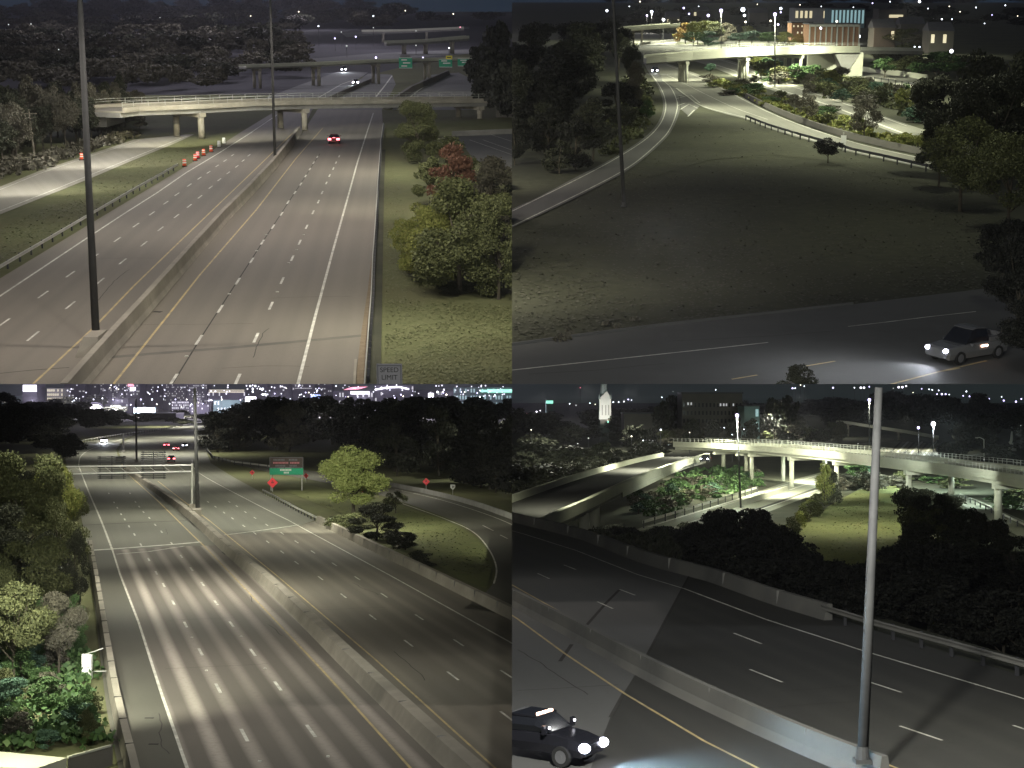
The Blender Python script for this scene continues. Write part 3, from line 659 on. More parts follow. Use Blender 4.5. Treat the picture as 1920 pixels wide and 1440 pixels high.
# far carriageways beyond the overpass
rf = sheet(V, 'road', [(595, 206), (716, 206), (742, 158), (735, 140), (690, 138), (660, 160)], A['farpave'])
rf2 = sheet(V, 'road', [(440, 206), (585, 206), (655, 160), (690, 136), (640, 132), (560, 160)], A['farpave'])
rf3 = sheet(V, 'road', [(735, 206), (890, 206), (888, 150), (860, 136), (810, 140), (762, 168)], A['farpave'])
line(V, rf, [(690, 200), (722, 160), (735, 142)], A['white'], .4); line(V, rf2, [(585, 190), (640, 158), (668, 148)], A['white'], .3); line(V, rf3, [(745, 200), (800, 158), (830, 142)], A['white'], .3)
t = thing(V, 'median_barrier', 'dark barrier curving between the far carriageways past the overpass', 'barrier', V.g(590, 200))
part(t, 'barrier_wall', MB().sweep([V.g(x, y) for x, y in [(590, 202), (640, 178), (700, 152)]], [(-.4, 0), (-.2, 1), (.2, 1), (.4, 0)]), A['darkwall'], V.g(590, 200))
t = thing(V, 'median_barrier', 'second dark barrier right of the far carriageways under the green signs', 'barrier', V.g(740, 200))
part(t, 'barrier_wall', MB().sweep([V.g(x, y) for x, y in [(725, 204), (770, 172), (840, 140)]], [(-.7, 0), (-.4, 1.4), (.4, 1.4), (.7, 0)]), A['darkwall'], V.g(740, 200))
# second overpass with the sign panels
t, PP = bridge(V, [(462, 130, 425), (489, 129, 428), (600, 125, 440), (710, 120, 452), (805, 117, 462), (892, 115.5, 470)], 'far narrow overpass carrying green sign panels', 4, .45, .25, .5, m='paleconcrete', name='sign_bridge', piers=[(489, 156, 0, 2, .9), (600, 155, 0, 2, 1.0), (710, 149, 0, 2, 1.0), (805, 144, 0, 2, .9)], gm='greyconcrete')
for (x0, x1, y0, y1, m_, lab, rows) in [(748, 773, 108, 128, 'green', 'leftmost green sign panel on the far overpass with a grey tab above', 3), (823, 848, 111, 126, 'green', 'middle green sign panel on the far overpass under the yellow tab', 2), (858, 885, 110, 124, 'green', 'rightmost green sign panel on the far overpass', 2)]:
    c = V.dep((x0 + x1) / 2, (y0 + y1) / 2, 448); s = V.sc(c); t = thing(V, 'highway_sign', lab, 'sign', c)
    part(t, 'panel', MB().box((0, 0, 0), ((x1 - x0) / s, .15, (y1 - y0) / s)), A['green'])
    wm = MB()
    for r_ in range(rows): wm.box(((.3 if r_ % 2 else -.4), -.1, ((y1 - y0) / s) * (.28 - .28 * r_)), ((x1 - x0) / s * (.55 if r_ % 2 else .42), .04, .32))
    part(t, 'legend', wm, A['signwhite'])
    part(t, 'border', MB().box((0, -.1, (y1 - y0) / s * .47), ((x1 - x0) / s * .98, .04, .12)).box((0, -.1, -(y1 - y0) / s * .47), ((x1 - x0) / s * .98, .04, .12)), A['signwhite'])
    part(t, 'bracket', MB().box((0, .8, 0), (.3, 1.6, .3)), A['steel'])
c = V.dep(842, 107.5, 448); s = V.sc(c); t = thing(V, 'exit_tab', 'small yellow tab above the middle green sign panel', 'sign', c); part(t, 'panel', MB().box((0, 0, 0), (12 / s, .15, 6 / s)), A['signyellow']); part(t, 'legend', MB().box((0, -.1, 0), (8 / s, .04, .25)), A['black']); part(t, 'bracket', MB().box((0, .2, -4 / s), (.2, .2, 4 / s)), A['steel'])
c = V.dep(760, 106, 448); t = thing(V, 'exit_tab', 'grey tab above the leftmost green sign panel', 'sign', c); part(t, 'panel', MB().box((0, 0, 0), (19 / s, .15, 5 / s)), A['signgrey']); part(t, 'bracket', MB().box((0, .2, -3 / s), (.2, .2, 4 / s)), A['steel'])
# farther overpasses near the horizon
for (path, lab, w_) in [([(680, 63, 1000), (760, 62, 1005), (870, 57, 1010)], 'pale distant overpass high above the sign panels', 8), ([(725, 86, 740), (800, 83, 745), (880, 76, 750)], 'distant overpass on dark columns behind the sign panels', 7)]:
    bridge(V, path, lab, w_, 1.0, .4, .9, m='paleconcrete', piers=[(x, 104 if w_ == 7 else 72, 0, 2, 1.2) for x in ((760, 800, 850) if w_ == 7 else (720, 800))], gm='greyconcrete')
sheet(V, 'road', [(560, 112), (700, 100), (890, 92), (890, 100), (720, 112), (600, 122)], A['farpave'])
sheet(V, 'road', [(640, 62), (880, 50), (880, 54), (650, 70)], A['farpave'])
# parking area on the right
pk = sheet(V, 'parking_lot', [(850, 250), (990, 244), (990, 330), (890, 300)], A['farpave'])
for p in ([(920, 252), (990, 275)], [(905, 262), (990, 292)], [(880, 262), (960, 290)]): line(V, pk, p, A['white'], .14, name='bay_line')
t = thing(V, 'retaining_wall', 'low pale wall edging the parking area right of the trees', 'wall', V.g(848, 250)); part(t, 'wall', MB().bar(V.g(848, 251, .4) - V.g(848, 250), V.g(990, 245, .4) - V.g(848, 250), .4, .9), A['greyconcrete'])
# vehicles
vd = (V.g(640, 240) - V.g(622, 290)).normalized()
car(V, 627, 268, vd, 'car with glowing red tail lights heading for the overpass', 'paintred', 'sedan', tails=True, lamp=1.6)
car(V, 667, 158, -vd, 'oncoming car with white headlights just beyond the overpass', 'paintdark', 'sedan', heads=True, beam=6000, lamp=2.0)
car(V, 645, 134, -vd, 'farther oncoming car with white headlights under the sign overpass', 'paintdark', 'suv', heads=True, beam=6000, lamp=2.0)
# trees on the right lawn
tree(V, 784, 305, 104, 178, 'full', 'olive', 'tall olive tree leaning over the end of the overpass', fine=2)
tree(V, 838, 345, 110, 250, 'full', 'olive', 'low olive tree in front of the tall one by the parking area', fine=1)
tree(V, 848, 420, 104, 262, 'full', 'red', 'rust red tree among the green ones on the right lawn', fine=1)
tree(V, 915, 470, 150, 285, 'full', 'greybrown', 'dull grey green tree behind the big one by the right edge', fine=2)
tree(V, 862, 550, 235, 326, 'full', 'olive', 'big broad olive green tree on the lawn right of the guardrail', fine=2)
tree(V, 786, 512, 120, 366, 'full', 'yellowgreen', 'yellow green tree on the guardrail side of the big tree', fine=2)
tree(V, 822, 530, 130, 350, 'full', 'yellowgreen', 'second yellow green tree between the big tree and the first', fine=2)
tree(V, 935, 560, 150, 345, 'full', 'olive', 'full olive tree at the right edge of the lawn', fine=2)
tree(V, 895, 545, 130, 400, 'round', 'greybrown', 'dusky tree low between the big tree and the right edge', fine=2)
tree(V, 812, 385, 84, 290, 'full', 'olive', 'small olive tree between the tall one and the yellow green one', fine=1)
tree(V, 930, 400, 110, 300, 'full', 'dark', 'dark tree by the parking area at the right edge', fine=1)
for x, y, w_, yt in [(800, 527, 80, 508), (905, 545, 110, 520), (850, 549, 90, 528)]:
    tree(V, x, y, w_, yt, 'shrub', 'dark', 'low dark shrub under the big tree on the lawn', group='shrubs under the big tree')
# dark woods left of the ramp
for i in range(46):
    x = random.uniform(-40, 262); f = (x + 40) / 300
    y0 = 340 - 95 * f; y = y0 - random.uniform(4, 60) * (1 - .55 * f) - 3
    tree(V, x, y, random.uniform(55, 95) * (1 - .4 * f), y - random.uniform(90, 150) * (1 - .45 * f), random.choice(['round', 'tall', 'spread']), random.choice(['greybrown', 'dark', 'greybrown']), 'dim tree in the wood left of the pale ramp', 'trees in the left wood', fine=1)
structure(V, 'terrain', MB().poly([V.g(-900, 178, -.05), V.g(540, 178, -.05), V.g(890, 92, -.05), V.g(2500, 40, -.05), V.g(2500, 22, -.05), V.g(-2500, 22, -.05), V.g(-2500, 120, -.05)]), A['farslope'])
far = []
for i in range(170):
    y = random.uniform(95, 176); x = random.uniform(-60, 560)
    if y > 150 and x > 430: continue
    tree(V, x, y, random.uniform(46, 80), y - random.uniform(34, 60), random.choice(['round', 'spread']), random.choice(['greybrown', 'greybrown', 'dark']), into=far, fine=0)
for i in range(170):
    y = random.uniform(38, 95); x = random.uniform(-60, 760)
    if 560 < x and y > 62: continue
    tree(V, x, y, random.uniform(40, 60), y - random.uniform(24, 40), random.choice(['round', 'spread']), random.choice(['greybrown', 'dark']), into=far, fine=0)
for i in range(60):
    x = random.uniform(-60, 700); y = random.uniform(26, 36)
    tree(V, x, y, random.uniform(36, 60), random.uniform(-12, 12), 'round', random.choice(['greybrown', 'dark']), into=far, fine=0)
for i in range(16):
    x = random.uniform(560, 960); y = random.uniform(34, 48)
    tree(V, x, y, random.uniform(40, 60), y - random.uniform(14, 30), 'round', 'dark', into=far, fine=0)
wood(V, far, 'far_wood', 'dim wood covering the far slope beyond the overpass')
rt = []
for i in range(26):
    x = random.uniform(896, 985); y = random.uniform(150, 250)
    tree(V, x, y, random.uniform(50, 80), y - random.uniform(70, 130), random.choice(['round', 'tall']), 'black', into=rt, fine=0)
wood(V, rt, 'dark_wood', 'black wood hiding the right end of the overpass')
tree(V, 172, 262, 34, 142, 'loose', 'greybrown', 'pale bare tree right beside the tall pole', fine=1)
brush(V, [(-40, 345), (75, 316), (170, 284), (245, 258), (245, 250), (100, 290), (-40, 320)], 'greybrown', 5000, 1.6, .5, label='rough brush along the back of the pale ramp')
# wooden utility poles and small lights
for x, y0, y1, lab in [(66, 302, 205, 'wooden utility pole among the dark trees at far left'), (235, 180, 126, 'slim wooden pole behind the left end of the overpass')]:
    b = V.g(x, y0); t = thing(V, 'utility_pole', lab, 'utility pole', b); z1 = V.top(b, y1)
    part(t, 'shaft', MB().tube((0, 0, 0), (-.4, 0, z1), .17, .11, 8), A['wood']); part(t, 'crossarm', MB().box((-.4, 0, z1 - .6), (2.2, .12, .12)), A['wood'])
for x, y, Y, r, m_ in [(322, 60, 800, 1.8, 'purple'), (628, 72, 800, 2.2, 'purple'), (667, 69, 820, 2.2, 'purple'), (705, 108, 520, 3, 'purple'), (793, 108, 600, 2.2, 'purple'), (16, 46, 800, 2, 'dimw'), (58, 45, 800, 2, 'dimw'), (110, 93, 500, 2, 'dimw'), (650, 86, 700, 2.4, 'dimw'), (780, 85, 735, 2, 'dimw'), (842, 90, 660, 2, 'cool'), (863, 51, 900, 2, 'pinks'), (597, 49, 900, 2, 'cool'), (640, 60, 900, 1.6, 'dimw'), (700, 52, 900, 1.6, 'dimw'), (780, 58, 990, 1.6, 'dimw'), (470, 30, 1300, 1.6, 'warmw'), (560, 22, 1500, 1.8, 'warmw'), (700, 30, 1300, 1.8, 'cool'), (760, 20, 1500, 1.6, 'warmw'), (850, 26, 1400, 1.8, 'warmw'), (300, 33, 1300, 1.4, 'dimw')]:
    glow(V, x, y, Y, r, m_, 'small light glowing on the far slope beyond the overpass', 'far lights beyond the overpass')
# pole lamp light, then unseen fill lights added where it falls short
for p, tgt, pw in [(e1 + Vector((9, -1, -.5)), b1 + Vector((10, 6, 0)), 14000), (e1 + Vector((-9, -1, -.5)), b1 + Vector((-10, 6, 0)), 14000), (e2 + Vector((9, 0, -.5)), b2 + Vector((9, -8, 0)), 12000), (e2 + Vector((-9, 0, -.5)), b2 + Vector((-9, -8, 0)), 12000), (Vector((b1.x + 4, 155, 26)), Vector((b1.x + 6, 155, 0)), 27000)]:
    lamp_or_fill_light(V, p, tgt, pw, (1, .905, .815), 140, .9, .6)
lamp_or_fill_light(V, V.over(240, 285, 14), V.over(240, 287, 0), 5500, (1, .97, .84), 140, .9, .5)
lamp_or_fill_light(V, V.over(60, 355, 14), V.over(60, 358, 0), 5000, (1, .97, .84), 140, .9, .5)
lamp_or_fill_light(V, V.over(150, 315, 14), V.over(150, 318, 0), 5500, (1, .97, .84), 130, .9, .5)
lamp_or_fill_light(V, V.dep(300, 150, 232), V.dep(330, 208, 256), 30000, (1, .95, .62), 70, .9, .4)
lamp_or_fill_light(V, V.over(640, 190, 22), V.over(640, 190, 0), 3500, (1, .97, .9), 150, .9, .5)
lamp_or_fill_light(V, V.over(800, 175, 22), V.over(800, 175, 0), 4500, (1, .97, .9), 150, .9, .5)
lamp_or_fill_light(V, V.over(680, 155, 20), V.over(680, 155, 0), 3500, (.95, .95, 1), 150, .9, .5)
lamp_or_fill_light(V, V.over(800, 690, 22), V.over(850, 450, 4), 17000, (1, .96, .74), 130, .6, .6)
lamp_or_fill_light(V, V.over(760, 420, 20), V.over(830, 330, 3), 14000, (1, .96, .76), 140, .6, .6)  # unseen fill added for the lawn and its trees
for x, y in ((60, 360), (170, 310), (270, 270)): lamp_or_fill_light(V, V.over(x + 20, y + 10, 13), V.over(x - 10, y - 30, 6), 15000, (1, .97, .9), 150, .5, .5)
for x, y, pw in ((120, 190, 60000), (330, 165, 60000), (480, 140, 90000), (200, 110, 110000), (400, 100, 110000), (620, 85, 160000), (760, 95, 120000), (60, 80, 160000), (330, 62, 260000), (560, 56, 260000)):
    lamp_or_fill_light(V, V.over(x, y, 45), None, pw * .65, (.9, .85, 1.0), spot=False)  # unseen point lights added to lift the dark far slope
lamp_or_fill_light(V, V.over(775, 640, 16), V.over(775, 640, 0), 7000, (1, .97, .8), 104, .9, .6)
lamp_or_fill_light(V, V.over(740, 330, 16), V.over(740, 330, 0), 11000, (1, .97, .8), 140, .9, .6)
for x, y in ((60, 440), (200, 365), (320, 300)): lamp_or_fill_light(V, V.over(x, y, 14), V.over(x, y, 0), 4200, (1, .97, .85), 150, .9, .5)
tufts(V, [(722, 735), (722, 330), (735, 300), (800, 560), (965, 575), (965, 735)], 'grassy', 9000, .14, label='mown grass of the right hand lawn')
tufts(V, [(-20, 500), (-20, 440), (170, 340), (350, 262), (380, 275), (330, 312), (165, 404)], 'grassy', 3500, .2, label='grass strip between the pale ramp and the guardrail')
lamp_or_fill_light(V, V.over(420, 830, 27), V.over(500, 500, 3), 15000, (1, .95, .85), 120, .8, .6)  # light added from the tower side, no fixture built
lamp_or_fill_light(V, V.over(520, 900, 22), V.over(850, 470, 6), 36000, (1, .96, .76), 26, .9, .6)  # narrow unseen spot added to brighten the right hand trees
lamp_or_fill_light(V, V.over(620, 268, 13), V.dep(620, 198, 281), 11000, (1, 1, .92), 110, .8, .5)
lamp_or_fill_light(V, V.over(850, 262, 14), V.dep(850, 196, 303), 8000, (1, 1, .92), 110, .8, .5)
lamp_or_fill_light(V, V.over(430, 270, 13), V.dep(430, 206, 264), 9000, (1, 1, .85), 110, .8, .5)  # unseen spots added in front of the overpass to brighten its fascia
lamp_or_fill_light(V, V.over(740, 420, 16), V.over(830, 330, 7), 9000, (1, .97, .78), 120, .8, .5)
lamp_or_fill_light(V, V.over(720, 1000, 9), Vector((sb.x, sb.y, sz)), 900, (1, .97, .95), 50, .8, .3)  # unseen spot added to brighten the face of the speed limit sign
for x, yb, yt, w_ in ((236, 236, 168, 46), (214, 240, 172, 50), (252, 226, 186, 34), (190, 250, 180, 50), (262, 240, 206, 30)): tree(V, x, yb, w_, yt, 'full', 'greybrown', 'dim tree hiding the left end of the overpass', 'trees at the left end of the overpass', fine=1)
cracks(V, rdR, [(330, 700), (660, 700), (680, 330), (520, 360)], VP, 26); cracks(V, rdL, [(0, 640), (160, 640), (430, 340), (260, 400)], VP, 18)
lamp_or_fill_light(V, V.over(732, 350, 17), V.over(795, 300, 9), 15000, (1, .97, .8), 100, .8, .5)
lamp_or_fill_light(V, V.over(560, 560, 24), V.over(850, 360, 8), 16000, (1, .96, .8), 36, .9, .6)  # another unseen spot added for the right hand trees
# ================================================================== LOOKING OVER THE DARK INFIELD TO THE LIT BRIDGE (second view)
V = TR
A['rampTR'] = road_mat('curved_ramp_pavement', (0.13, 0.127, 0.118), (0.1, 0.098, 0.09), (0.15, 0.147, 0.138), .1, .15)
A['roadTR'] = road_mat('lit_road_pavement', (0.2, 0.195, 0.165), (0.14, 0.138, 0.12), (0.24, 0.235, 0.2), .01, .3)
A['frontTR'] = mat('dark_service_pavement', (0.11, 0.11, 0.105), (0.09, 0.09, 0.085), .4, .8, c3=(.1, .1, .095))
structure(V, 'ground', MB().poly([(-900, 30, -.08), (900, 30, -.08), (1600, 4800, -.08), (-1600, 4800, -.08)]), A['drygrass'])
structure(V, 'light_leak_skirt', MB().poly([(.012, 55, -.09), (.012, 4500, -.09), (.012, 4500, -40), (.012, 55, -12)]), A['darkground'])  # unseen vertical sheet added along the seam to stop lamp light leaking
L_ = [(1190, 62), (1198, 85), (1206, 108), (1212, 128), (1228, 152), (1240, 178), (1243, 205), (1232, 232), (1205, 260), (1150, 296), (1080, 332), (1000, 374), (930, 404)]
R_ = [(1290, 62), (1265, 85), (1252, 108), (1246, 130), (1262, 158), (1273, 182), (1275, 205), (1262, 240), (1240, 268), (1185, 314), (1105, 358), (1010, 404), (930, 440)]
rp = ribbon(V, 'ramp', L_, R_, A['rampTR'], 0.0)
line(V, rp, [(1222, 140), (1236, 160), (1246, 182), (1248, 205), (1238, 232), (1212, 260), (1160, 294), (1090, 332), (960, 396)], A['white'], .16, sm=True)
line(V, rp, [(1242, 150), (1256, 162), (1266, 180), (1270, 202), (1258, 238), (1236, 266), (1182, 311), (1102, 355), (960, 424)], A['white'], .16, sm=True)
U_ = [(1230, 112), (1265, 124), (1310, 140), (1360, 165), (1400, 187), (1440, 208), (1500, 234), (1560, 254), (1620, 271), (1690, 287), (1780, 306)]
D_ = [(1242, 150), (1262, 163), (1285, 180), (1312, 198), (1350, 211), (1400, 224), (1450, 243), (1520, 264), (1600, 286), (1690, 306), (1780, 326)]
rr = ribbon(V, 'road', U_, D_, A['roadTR'], 0.012)
line(V, rr, [(1250, 122), (1300, 140), (1350, 164), (1400, 190), (1450, 214), (1520, 241), (1620, 272), (1740, 299)], A['white'], .22, .024, sm=True)
line(V, rr, [(1268, 165), (1290, 181), (1320, 200), (1400, 221), (1450, 238), (1520, 261), (1600, 283), (1740, 314)], A['white'], .2, .024, sm=True)
line(V, rr, [(1250, 140), (1290, 160), (1330, 180), (1380, 203), (1440, 224)], A['dashw'], .14, .024, sm=True)
for p in ([(1268, 185), (1295, 178), (1312, 193)], [(1270, 198), (1285, 193), (1310, 193)], [(1276, 205), (1292, 195), (1308, 203)], [(1290, 218), (1302, 206)], [(1270, 178), (1284, 181)]):
    line(V, rr, p, A['white'], .2, .028, name='gore_marking')
sheet(V, 'gore', [(1264, 166), (1275, 182), (1277, 205), (1292, 218), (1312, 199), (1285, 181)], A['rampTR'], .02)
sheet(V, 'grass_bank', [(1280, 226), (1316, 203), (1400, 228), (1450, 247), (1600, 292), (1740, 322), (1740, 345), (1640, 330), (1540, 300), (1440, 290), (1330, 300), (1230, 330), (1180, 340), (1260, 262)], A['drygrass'], -.03)
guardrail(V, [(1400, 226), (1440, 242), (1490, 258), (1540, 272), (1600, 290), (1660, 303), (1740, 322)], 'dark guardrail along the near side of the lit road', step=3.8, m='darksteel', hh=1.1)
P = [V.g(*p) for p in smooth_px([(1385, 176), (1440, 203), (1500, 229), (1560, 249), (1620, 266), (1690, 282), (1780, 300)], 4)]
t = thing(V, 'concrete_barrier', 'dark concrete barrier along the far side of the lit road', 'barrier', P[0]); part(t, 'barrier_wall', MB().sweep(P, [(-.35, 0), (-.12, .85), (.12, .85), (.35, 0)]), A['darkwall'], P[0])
# the second carriageway and the far road
u2 = [(1290, 98), (1330, 104), (1380, 117), (1440, 143), (1500, 162), (1560, 182), (1620, 204), (1680, 226), (1760, 252)]
d2 = [(1290, 112), (1320, 120), (1360, 136), (1420, 160), (1480, 180), (1540, 200), (1600, 220), (1660, 243), (1740, 270)]
r2 = ribbon(V, 'road', u2, d2, A['roadTR'], 0.0)
line(V, r2, [(1330, 118), (1380, 134), (1440, 161), (1500, 180), (1560, 199), (1620, 222), (1700, 252)], A['white'], .5, sm=True)
line(V, r2, [(1300, 100), (1380, 121), (1440, 147), (1560, 186), (1700, 236)], A['white'], .25, sm=True)
r3 = sheet(V, 'road', [(1560, 128), (1600, 131), (1660, 138), (1745, 150), (1780, 156), (1770, 178), (1700, 163), (1640, 152), (1590, 140)], A['roadTR'], 0.0)
t = thing(V, 'concrete_barrier', 'pale topped barrier edging the far road right of the abutment', 'barrier', V.g(1610, 133)); part(t, 'barrier_wall', MB().sweep([V.g(1610, 133), V.g(1670, 140), V.g(1738, 150)], [(-.3, 0), (-.15, 1.3), (.15, 1.3), (.3, 0)]), A['paleconcrete'], V.g(1610, 133))
guardrail(V, [(1640, 154), (1680, 160), (1725, 168)], 'short guardrail with pale posts along the near side of the far road', step=4.5, hh=1.6)
for pts in ([(1180, 66), (1300, 62), (1400, 70), (1480, 80), (1400, 84), (1300, 76), (1185, 80)], [(1195, 90), (1290, 82), (1370, 88), (1300, 100), (1205, 102)]): sheet(V, 'road', pts, A['roadTR'], 0.004)
t = thing(V, 'concrete_barrier', 'low concrete barrier curving behind the lit bridge', 'barrier', V.g(1200, 84)); part(t, 'barrier_wall', MB().sweep([V.g(1200, 85), V.g(1260, 78), V.g(1380, 83)], [(-.3, 0), (-.15, 1.1), (.15, 1.1), (.3, 0)]), A['greyconcrete'], V.g(1200, 84))
# lit bridge
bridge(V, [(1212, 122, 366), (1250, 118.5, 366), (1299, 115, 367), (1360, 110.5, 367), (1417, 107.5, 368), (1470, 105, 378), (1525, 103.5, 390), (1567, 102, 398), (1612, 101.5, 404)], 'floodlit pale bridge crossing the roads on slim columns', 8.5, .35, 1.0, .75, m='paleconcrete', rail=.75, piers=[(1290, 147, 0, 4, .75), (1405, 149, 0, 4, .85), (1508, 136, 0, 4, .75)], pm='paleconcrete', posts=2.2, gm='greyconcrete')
b = V.dep(1570, 102, 399); z0 = V.g(1570, 134).z
t = thing(V, 'bridge_abutment', 'white abutment with a dark wedge shaped wall under the right end of the lit bridge', 'abutment', Vector((b.x, b.y, 0)))
s = V.sc(b); zt = b.z
part(t, 'abutment_wall', MB().box((0, 7.2, zt / 2 - .1), (92 / s, 1.0, zt - .2)), A['paleconcrete'])
part(t, 'wing_wall', MB().add([(-3 / s, 0, zt), (42 / s, 0, zt), (17 / s, 0, .1), (-3 / s, 6, zt), (42 / s, 6, zt), (17 / s, 6, .1)], [(0, 2, 1), (3, 4, 5), (0, 1, 4, 3), (1, 2, 5, 4), (2, 0, 3, 5)]), A['greyconcrete'])
part(t, 'slope_wall', MB().add([(42 / s, -.3, zt), (18 / s, -.3, -.1), (44 / s, -.3, -.1), (44 / s, -.3, zt), (42 / s, 5, zt), (18 / s, 5, -.1), (44 / s, 5, -.1), (44 / s, 5, zt)], [(0, 1, 2, 3), (7, 6, 5, 4), (0, 3, 7, 4), (1, 0, 4, 5)]), A['paleconcrete'])
part(t, 'end_post', MB().box((46 / s, 0, zt / 2), (4 / s, 1.2, zt + 1.0)), A['paleconcrete'])
P = [V.dep(1614, 97, 404), V.dep(1660, 97, 412), V.dep(1730, 98, 425)]
t = thing(V, 'approach_ramp', 'grey approach road leading off the right end of the lit bridge', 'bridge', P[0]); part(t, 'deck', MB().sweep([p - P[0] for p in P], [(0, -.6), (8, -.6), (8, .3), (0, .3)]), A['greyconcrete']); part(t, 'railing', MB().sweep([p - P[0] for p in P], [(0, .3), (.1, .3), (.1, 1.2), (0, 1.2)]), A['steel'])
# distant overpass at upper left
bridge(V, [(1150, 62, 640), (1210, 56, 650), (1275, 51, 660)], 'small distant overpass at the left above the curving ramp', 7, .5, .4, .8, m='paleconcrete', piers=[(1205, 76, 0, 2, 1.0)])
# light poles and lamps
pt, b3, e3 = pole(V, 1170, 388, 1152, 46, .2, .13, 'tall unlit pole standing in the dark grass at left', hz=24)
lm = {}
for (x, yb, yt, lab, r, m_, pw, col) in [(1453, 162, 27, 'tall bright street lamp rising through the right part of the lit bridge', 5.2, 'purple', 26000, (.97, 1, .72)), (1352, 92, 20, 'tall bright street lamp behind the middle of the lit bridge', 5, 'purple', 26000, (.97, 1, .72)), (1222, 62, 22, 'street lamp above the left overpass', 4, 'cool', 14000, (1, .98, .85)), (1213, 62, 29, 'smaller violet street lamp beside the one above the left overpass', 2.6, 'purple', 0, None), (1610, 82, 68, 'bright white lamp right of the brick building', 5.5, 'cool', 9000, (.9, .9, 1))]:
    t, e = street_lamp(V, x, yb, yt, lab, rpx=r, m=m_, power=pw, color=col or (1, 1, 1)); lm[x] = e
street_lamp(V, 1138, 62, 20, 'street lamp at the left edge above the dark wood', rpx=3.5, m='cool', power=0)
for x, y, Y, r, m_ in [(1393, 18, 1100, 6.5, 'cool'), (1396, 29, 1100, 4, 'cool'), (1282, 15, 1100, 3, 'purple'), (1292, 26, 1000, 2.6, 'purple'), (1328, 29, 700, 4.2, 'purple'), (1244, 37, 700, 4.2, 'cool'), (1398, 41, 700, 3, 'warmw'), (1464, 16, 1300, 4, 'cool'), (1464, 23, 1300, 2.4, 'purple'), (1445, 39, 640, 3, 'warmw'), (1459, 46, 640, 3, 'purple'), (1434, 19, 1300, 1.8, 'cool'), (1569, 40, 620, 3.2, 'warmw'), (1539, 53, 600, 3.6, 'purple'), (1636, 6, 1500, 2, 'purple'), (1669, 3, 1500, 1.6, 'cool'), (1724, 3, 1500, 4, 'cool'), (1740, 16, 1300, 1.6, 'cool'), (1780, 12, 1300, 1.6, 'warmw'), (1750, 35, 1000, 1.8, 'cool'), (1725, 40, 1000, 1.8, 'warmw'), (1766, 36, 900, 2.2, 'cool'), (1785, 36, 900, 1.6, 'cool'), (1715, 88, 460, 2.2, 'cool'), (1724, 88, 460, 2.2, 'cool'), (1784, 96, 420, 6, 'bwhite'), (1200, 3, 1800, 2, 'warmw'), (1180, 12, 1500, 1.4, 'cool'), (1250, 20, 1500, 1.4, 'warmw'), (1310, 12, 1500, 1.4, 'cool'), (1420, 8, 1500, 1.4, 'warmw'), (1500, 9, 1500, 1.6, 'warmw'), (1540, 12, 1500, 1.4, 'cool'), (1600, 14, 1300, 1.8, 'cool'), (1650, 19, 1200, 1.8, 'cool'), (1800, 22, 1200, 1.6, 'warmw'), (1830, 14, 1400, 1.8, 'cool'), (1860, 28, 1100, 1.6, 'purple'), (1885, 10, 1500, 1.8, 'cool'), (1908, 30, 1000, 1.4, 'warmw'), (1846, 44, 800, 1.5, 'cool')]:
    glow(V, x, y, Y, r, m_, 'city light glowing behind the floodlit bridge', 'city lights behind the bridge')
# buildings
t, W, H = building(V, 1519, 1612, 46, 640, 'brick', 'orange brick building lit by lamps behind the right end of the lit bridge', dm=14)
pm = MB()
for i in range(10): pm.box((-W / 2 + W * i / 9, -.25, H / 2), (.5, .5, H))
part(t, 'pilaster', pm, A['palewall']); part(t, 'cornice', MB().box((0, -.1, H - .4), (W + .5, .8, .9)), A['palewall'])
building(V, 1485, 1524, 43, 660, 'brick', 'small dark red building behind the right street lamp', dm=10, win=(5, 3, .8, 'winy', .1), wcov=(.3, .3))
t, W, H = building(V, 1558, 1622, 16, 1000, 'tealwall', 'pale teal building with tall lit windows on the skyline', dm=20, win=(9, 1, 1, 'wint', .15), wcov=(.5, .8))
building(V, 1490, 1560, 15, 1050, 'palewall', 'long pale low building left of the teal one', dm=20, win=(8, 1, .5, 'winy', .3))
building(V, 1625, 1665, 34, 1000, 'darkwall', 'dark house right of the teal building', dm=15, win=(3, 1, .6, 'winw', .3))
t, W, H = building(V, 1648, 1700, 18, 900, 'darkwall', 'dark hall with a bright yellow green strip of light under its eaves', dm=15)
part(t, 'lit_strip', MB().box((W * .12, -.3, H * .7), (W * .5, .3, 1.6)), A['winy'])
for k, (x0, x1, y0, Y) in enumerate([(1690, 1735, 45, 700), (1640, 1680, 52, 600), (1250, 1275, 32, 900), (1745, 1790, 58, 560), (1300, 1330, 20, 1300), (1405, 1440, 24, 1100)]):
    t, W, H = building(V, x0, x1, y0, Y, 'darkwall', ['dim house with a gabled roof under the dark skyline at right', 'dim house right of the brick building', 'dim house above the left overpass', 'dim house farthest right among the trees', 'dark block on the skyline left of the middle lamp', 'dark block on the skyline under the big white glow'][k], dm=10, win=(4, 1, .4, 'winy', .3), roof=False)
    part(t, 'roof', MB().add([(-W / 2 - .4, 0, H), (W / 2 + .4, 0, H), (W / 2 + .4, 10, H), (-W / 2 - .4, 10, H), (-W / 2, 5, H * 1.4), (W / 2, 5, H * 1.4)], [(0, 1, 5, 4), (2, 3, 4, 5), (1, 2, 5), (3, 0, 4)]), A['slate'])
t = thing(V, 'porch', 'pale timber porch frame among the trees right of the abutment', 'porch', V.g(1648, 90)); s = V.sc(V.g(1648, 90))
pm = MB()
for i in range(5): pm.box(((-14 + 7 * i) / s, 0, 5.5 / s), (1.2 / s, .3, 11 / s))
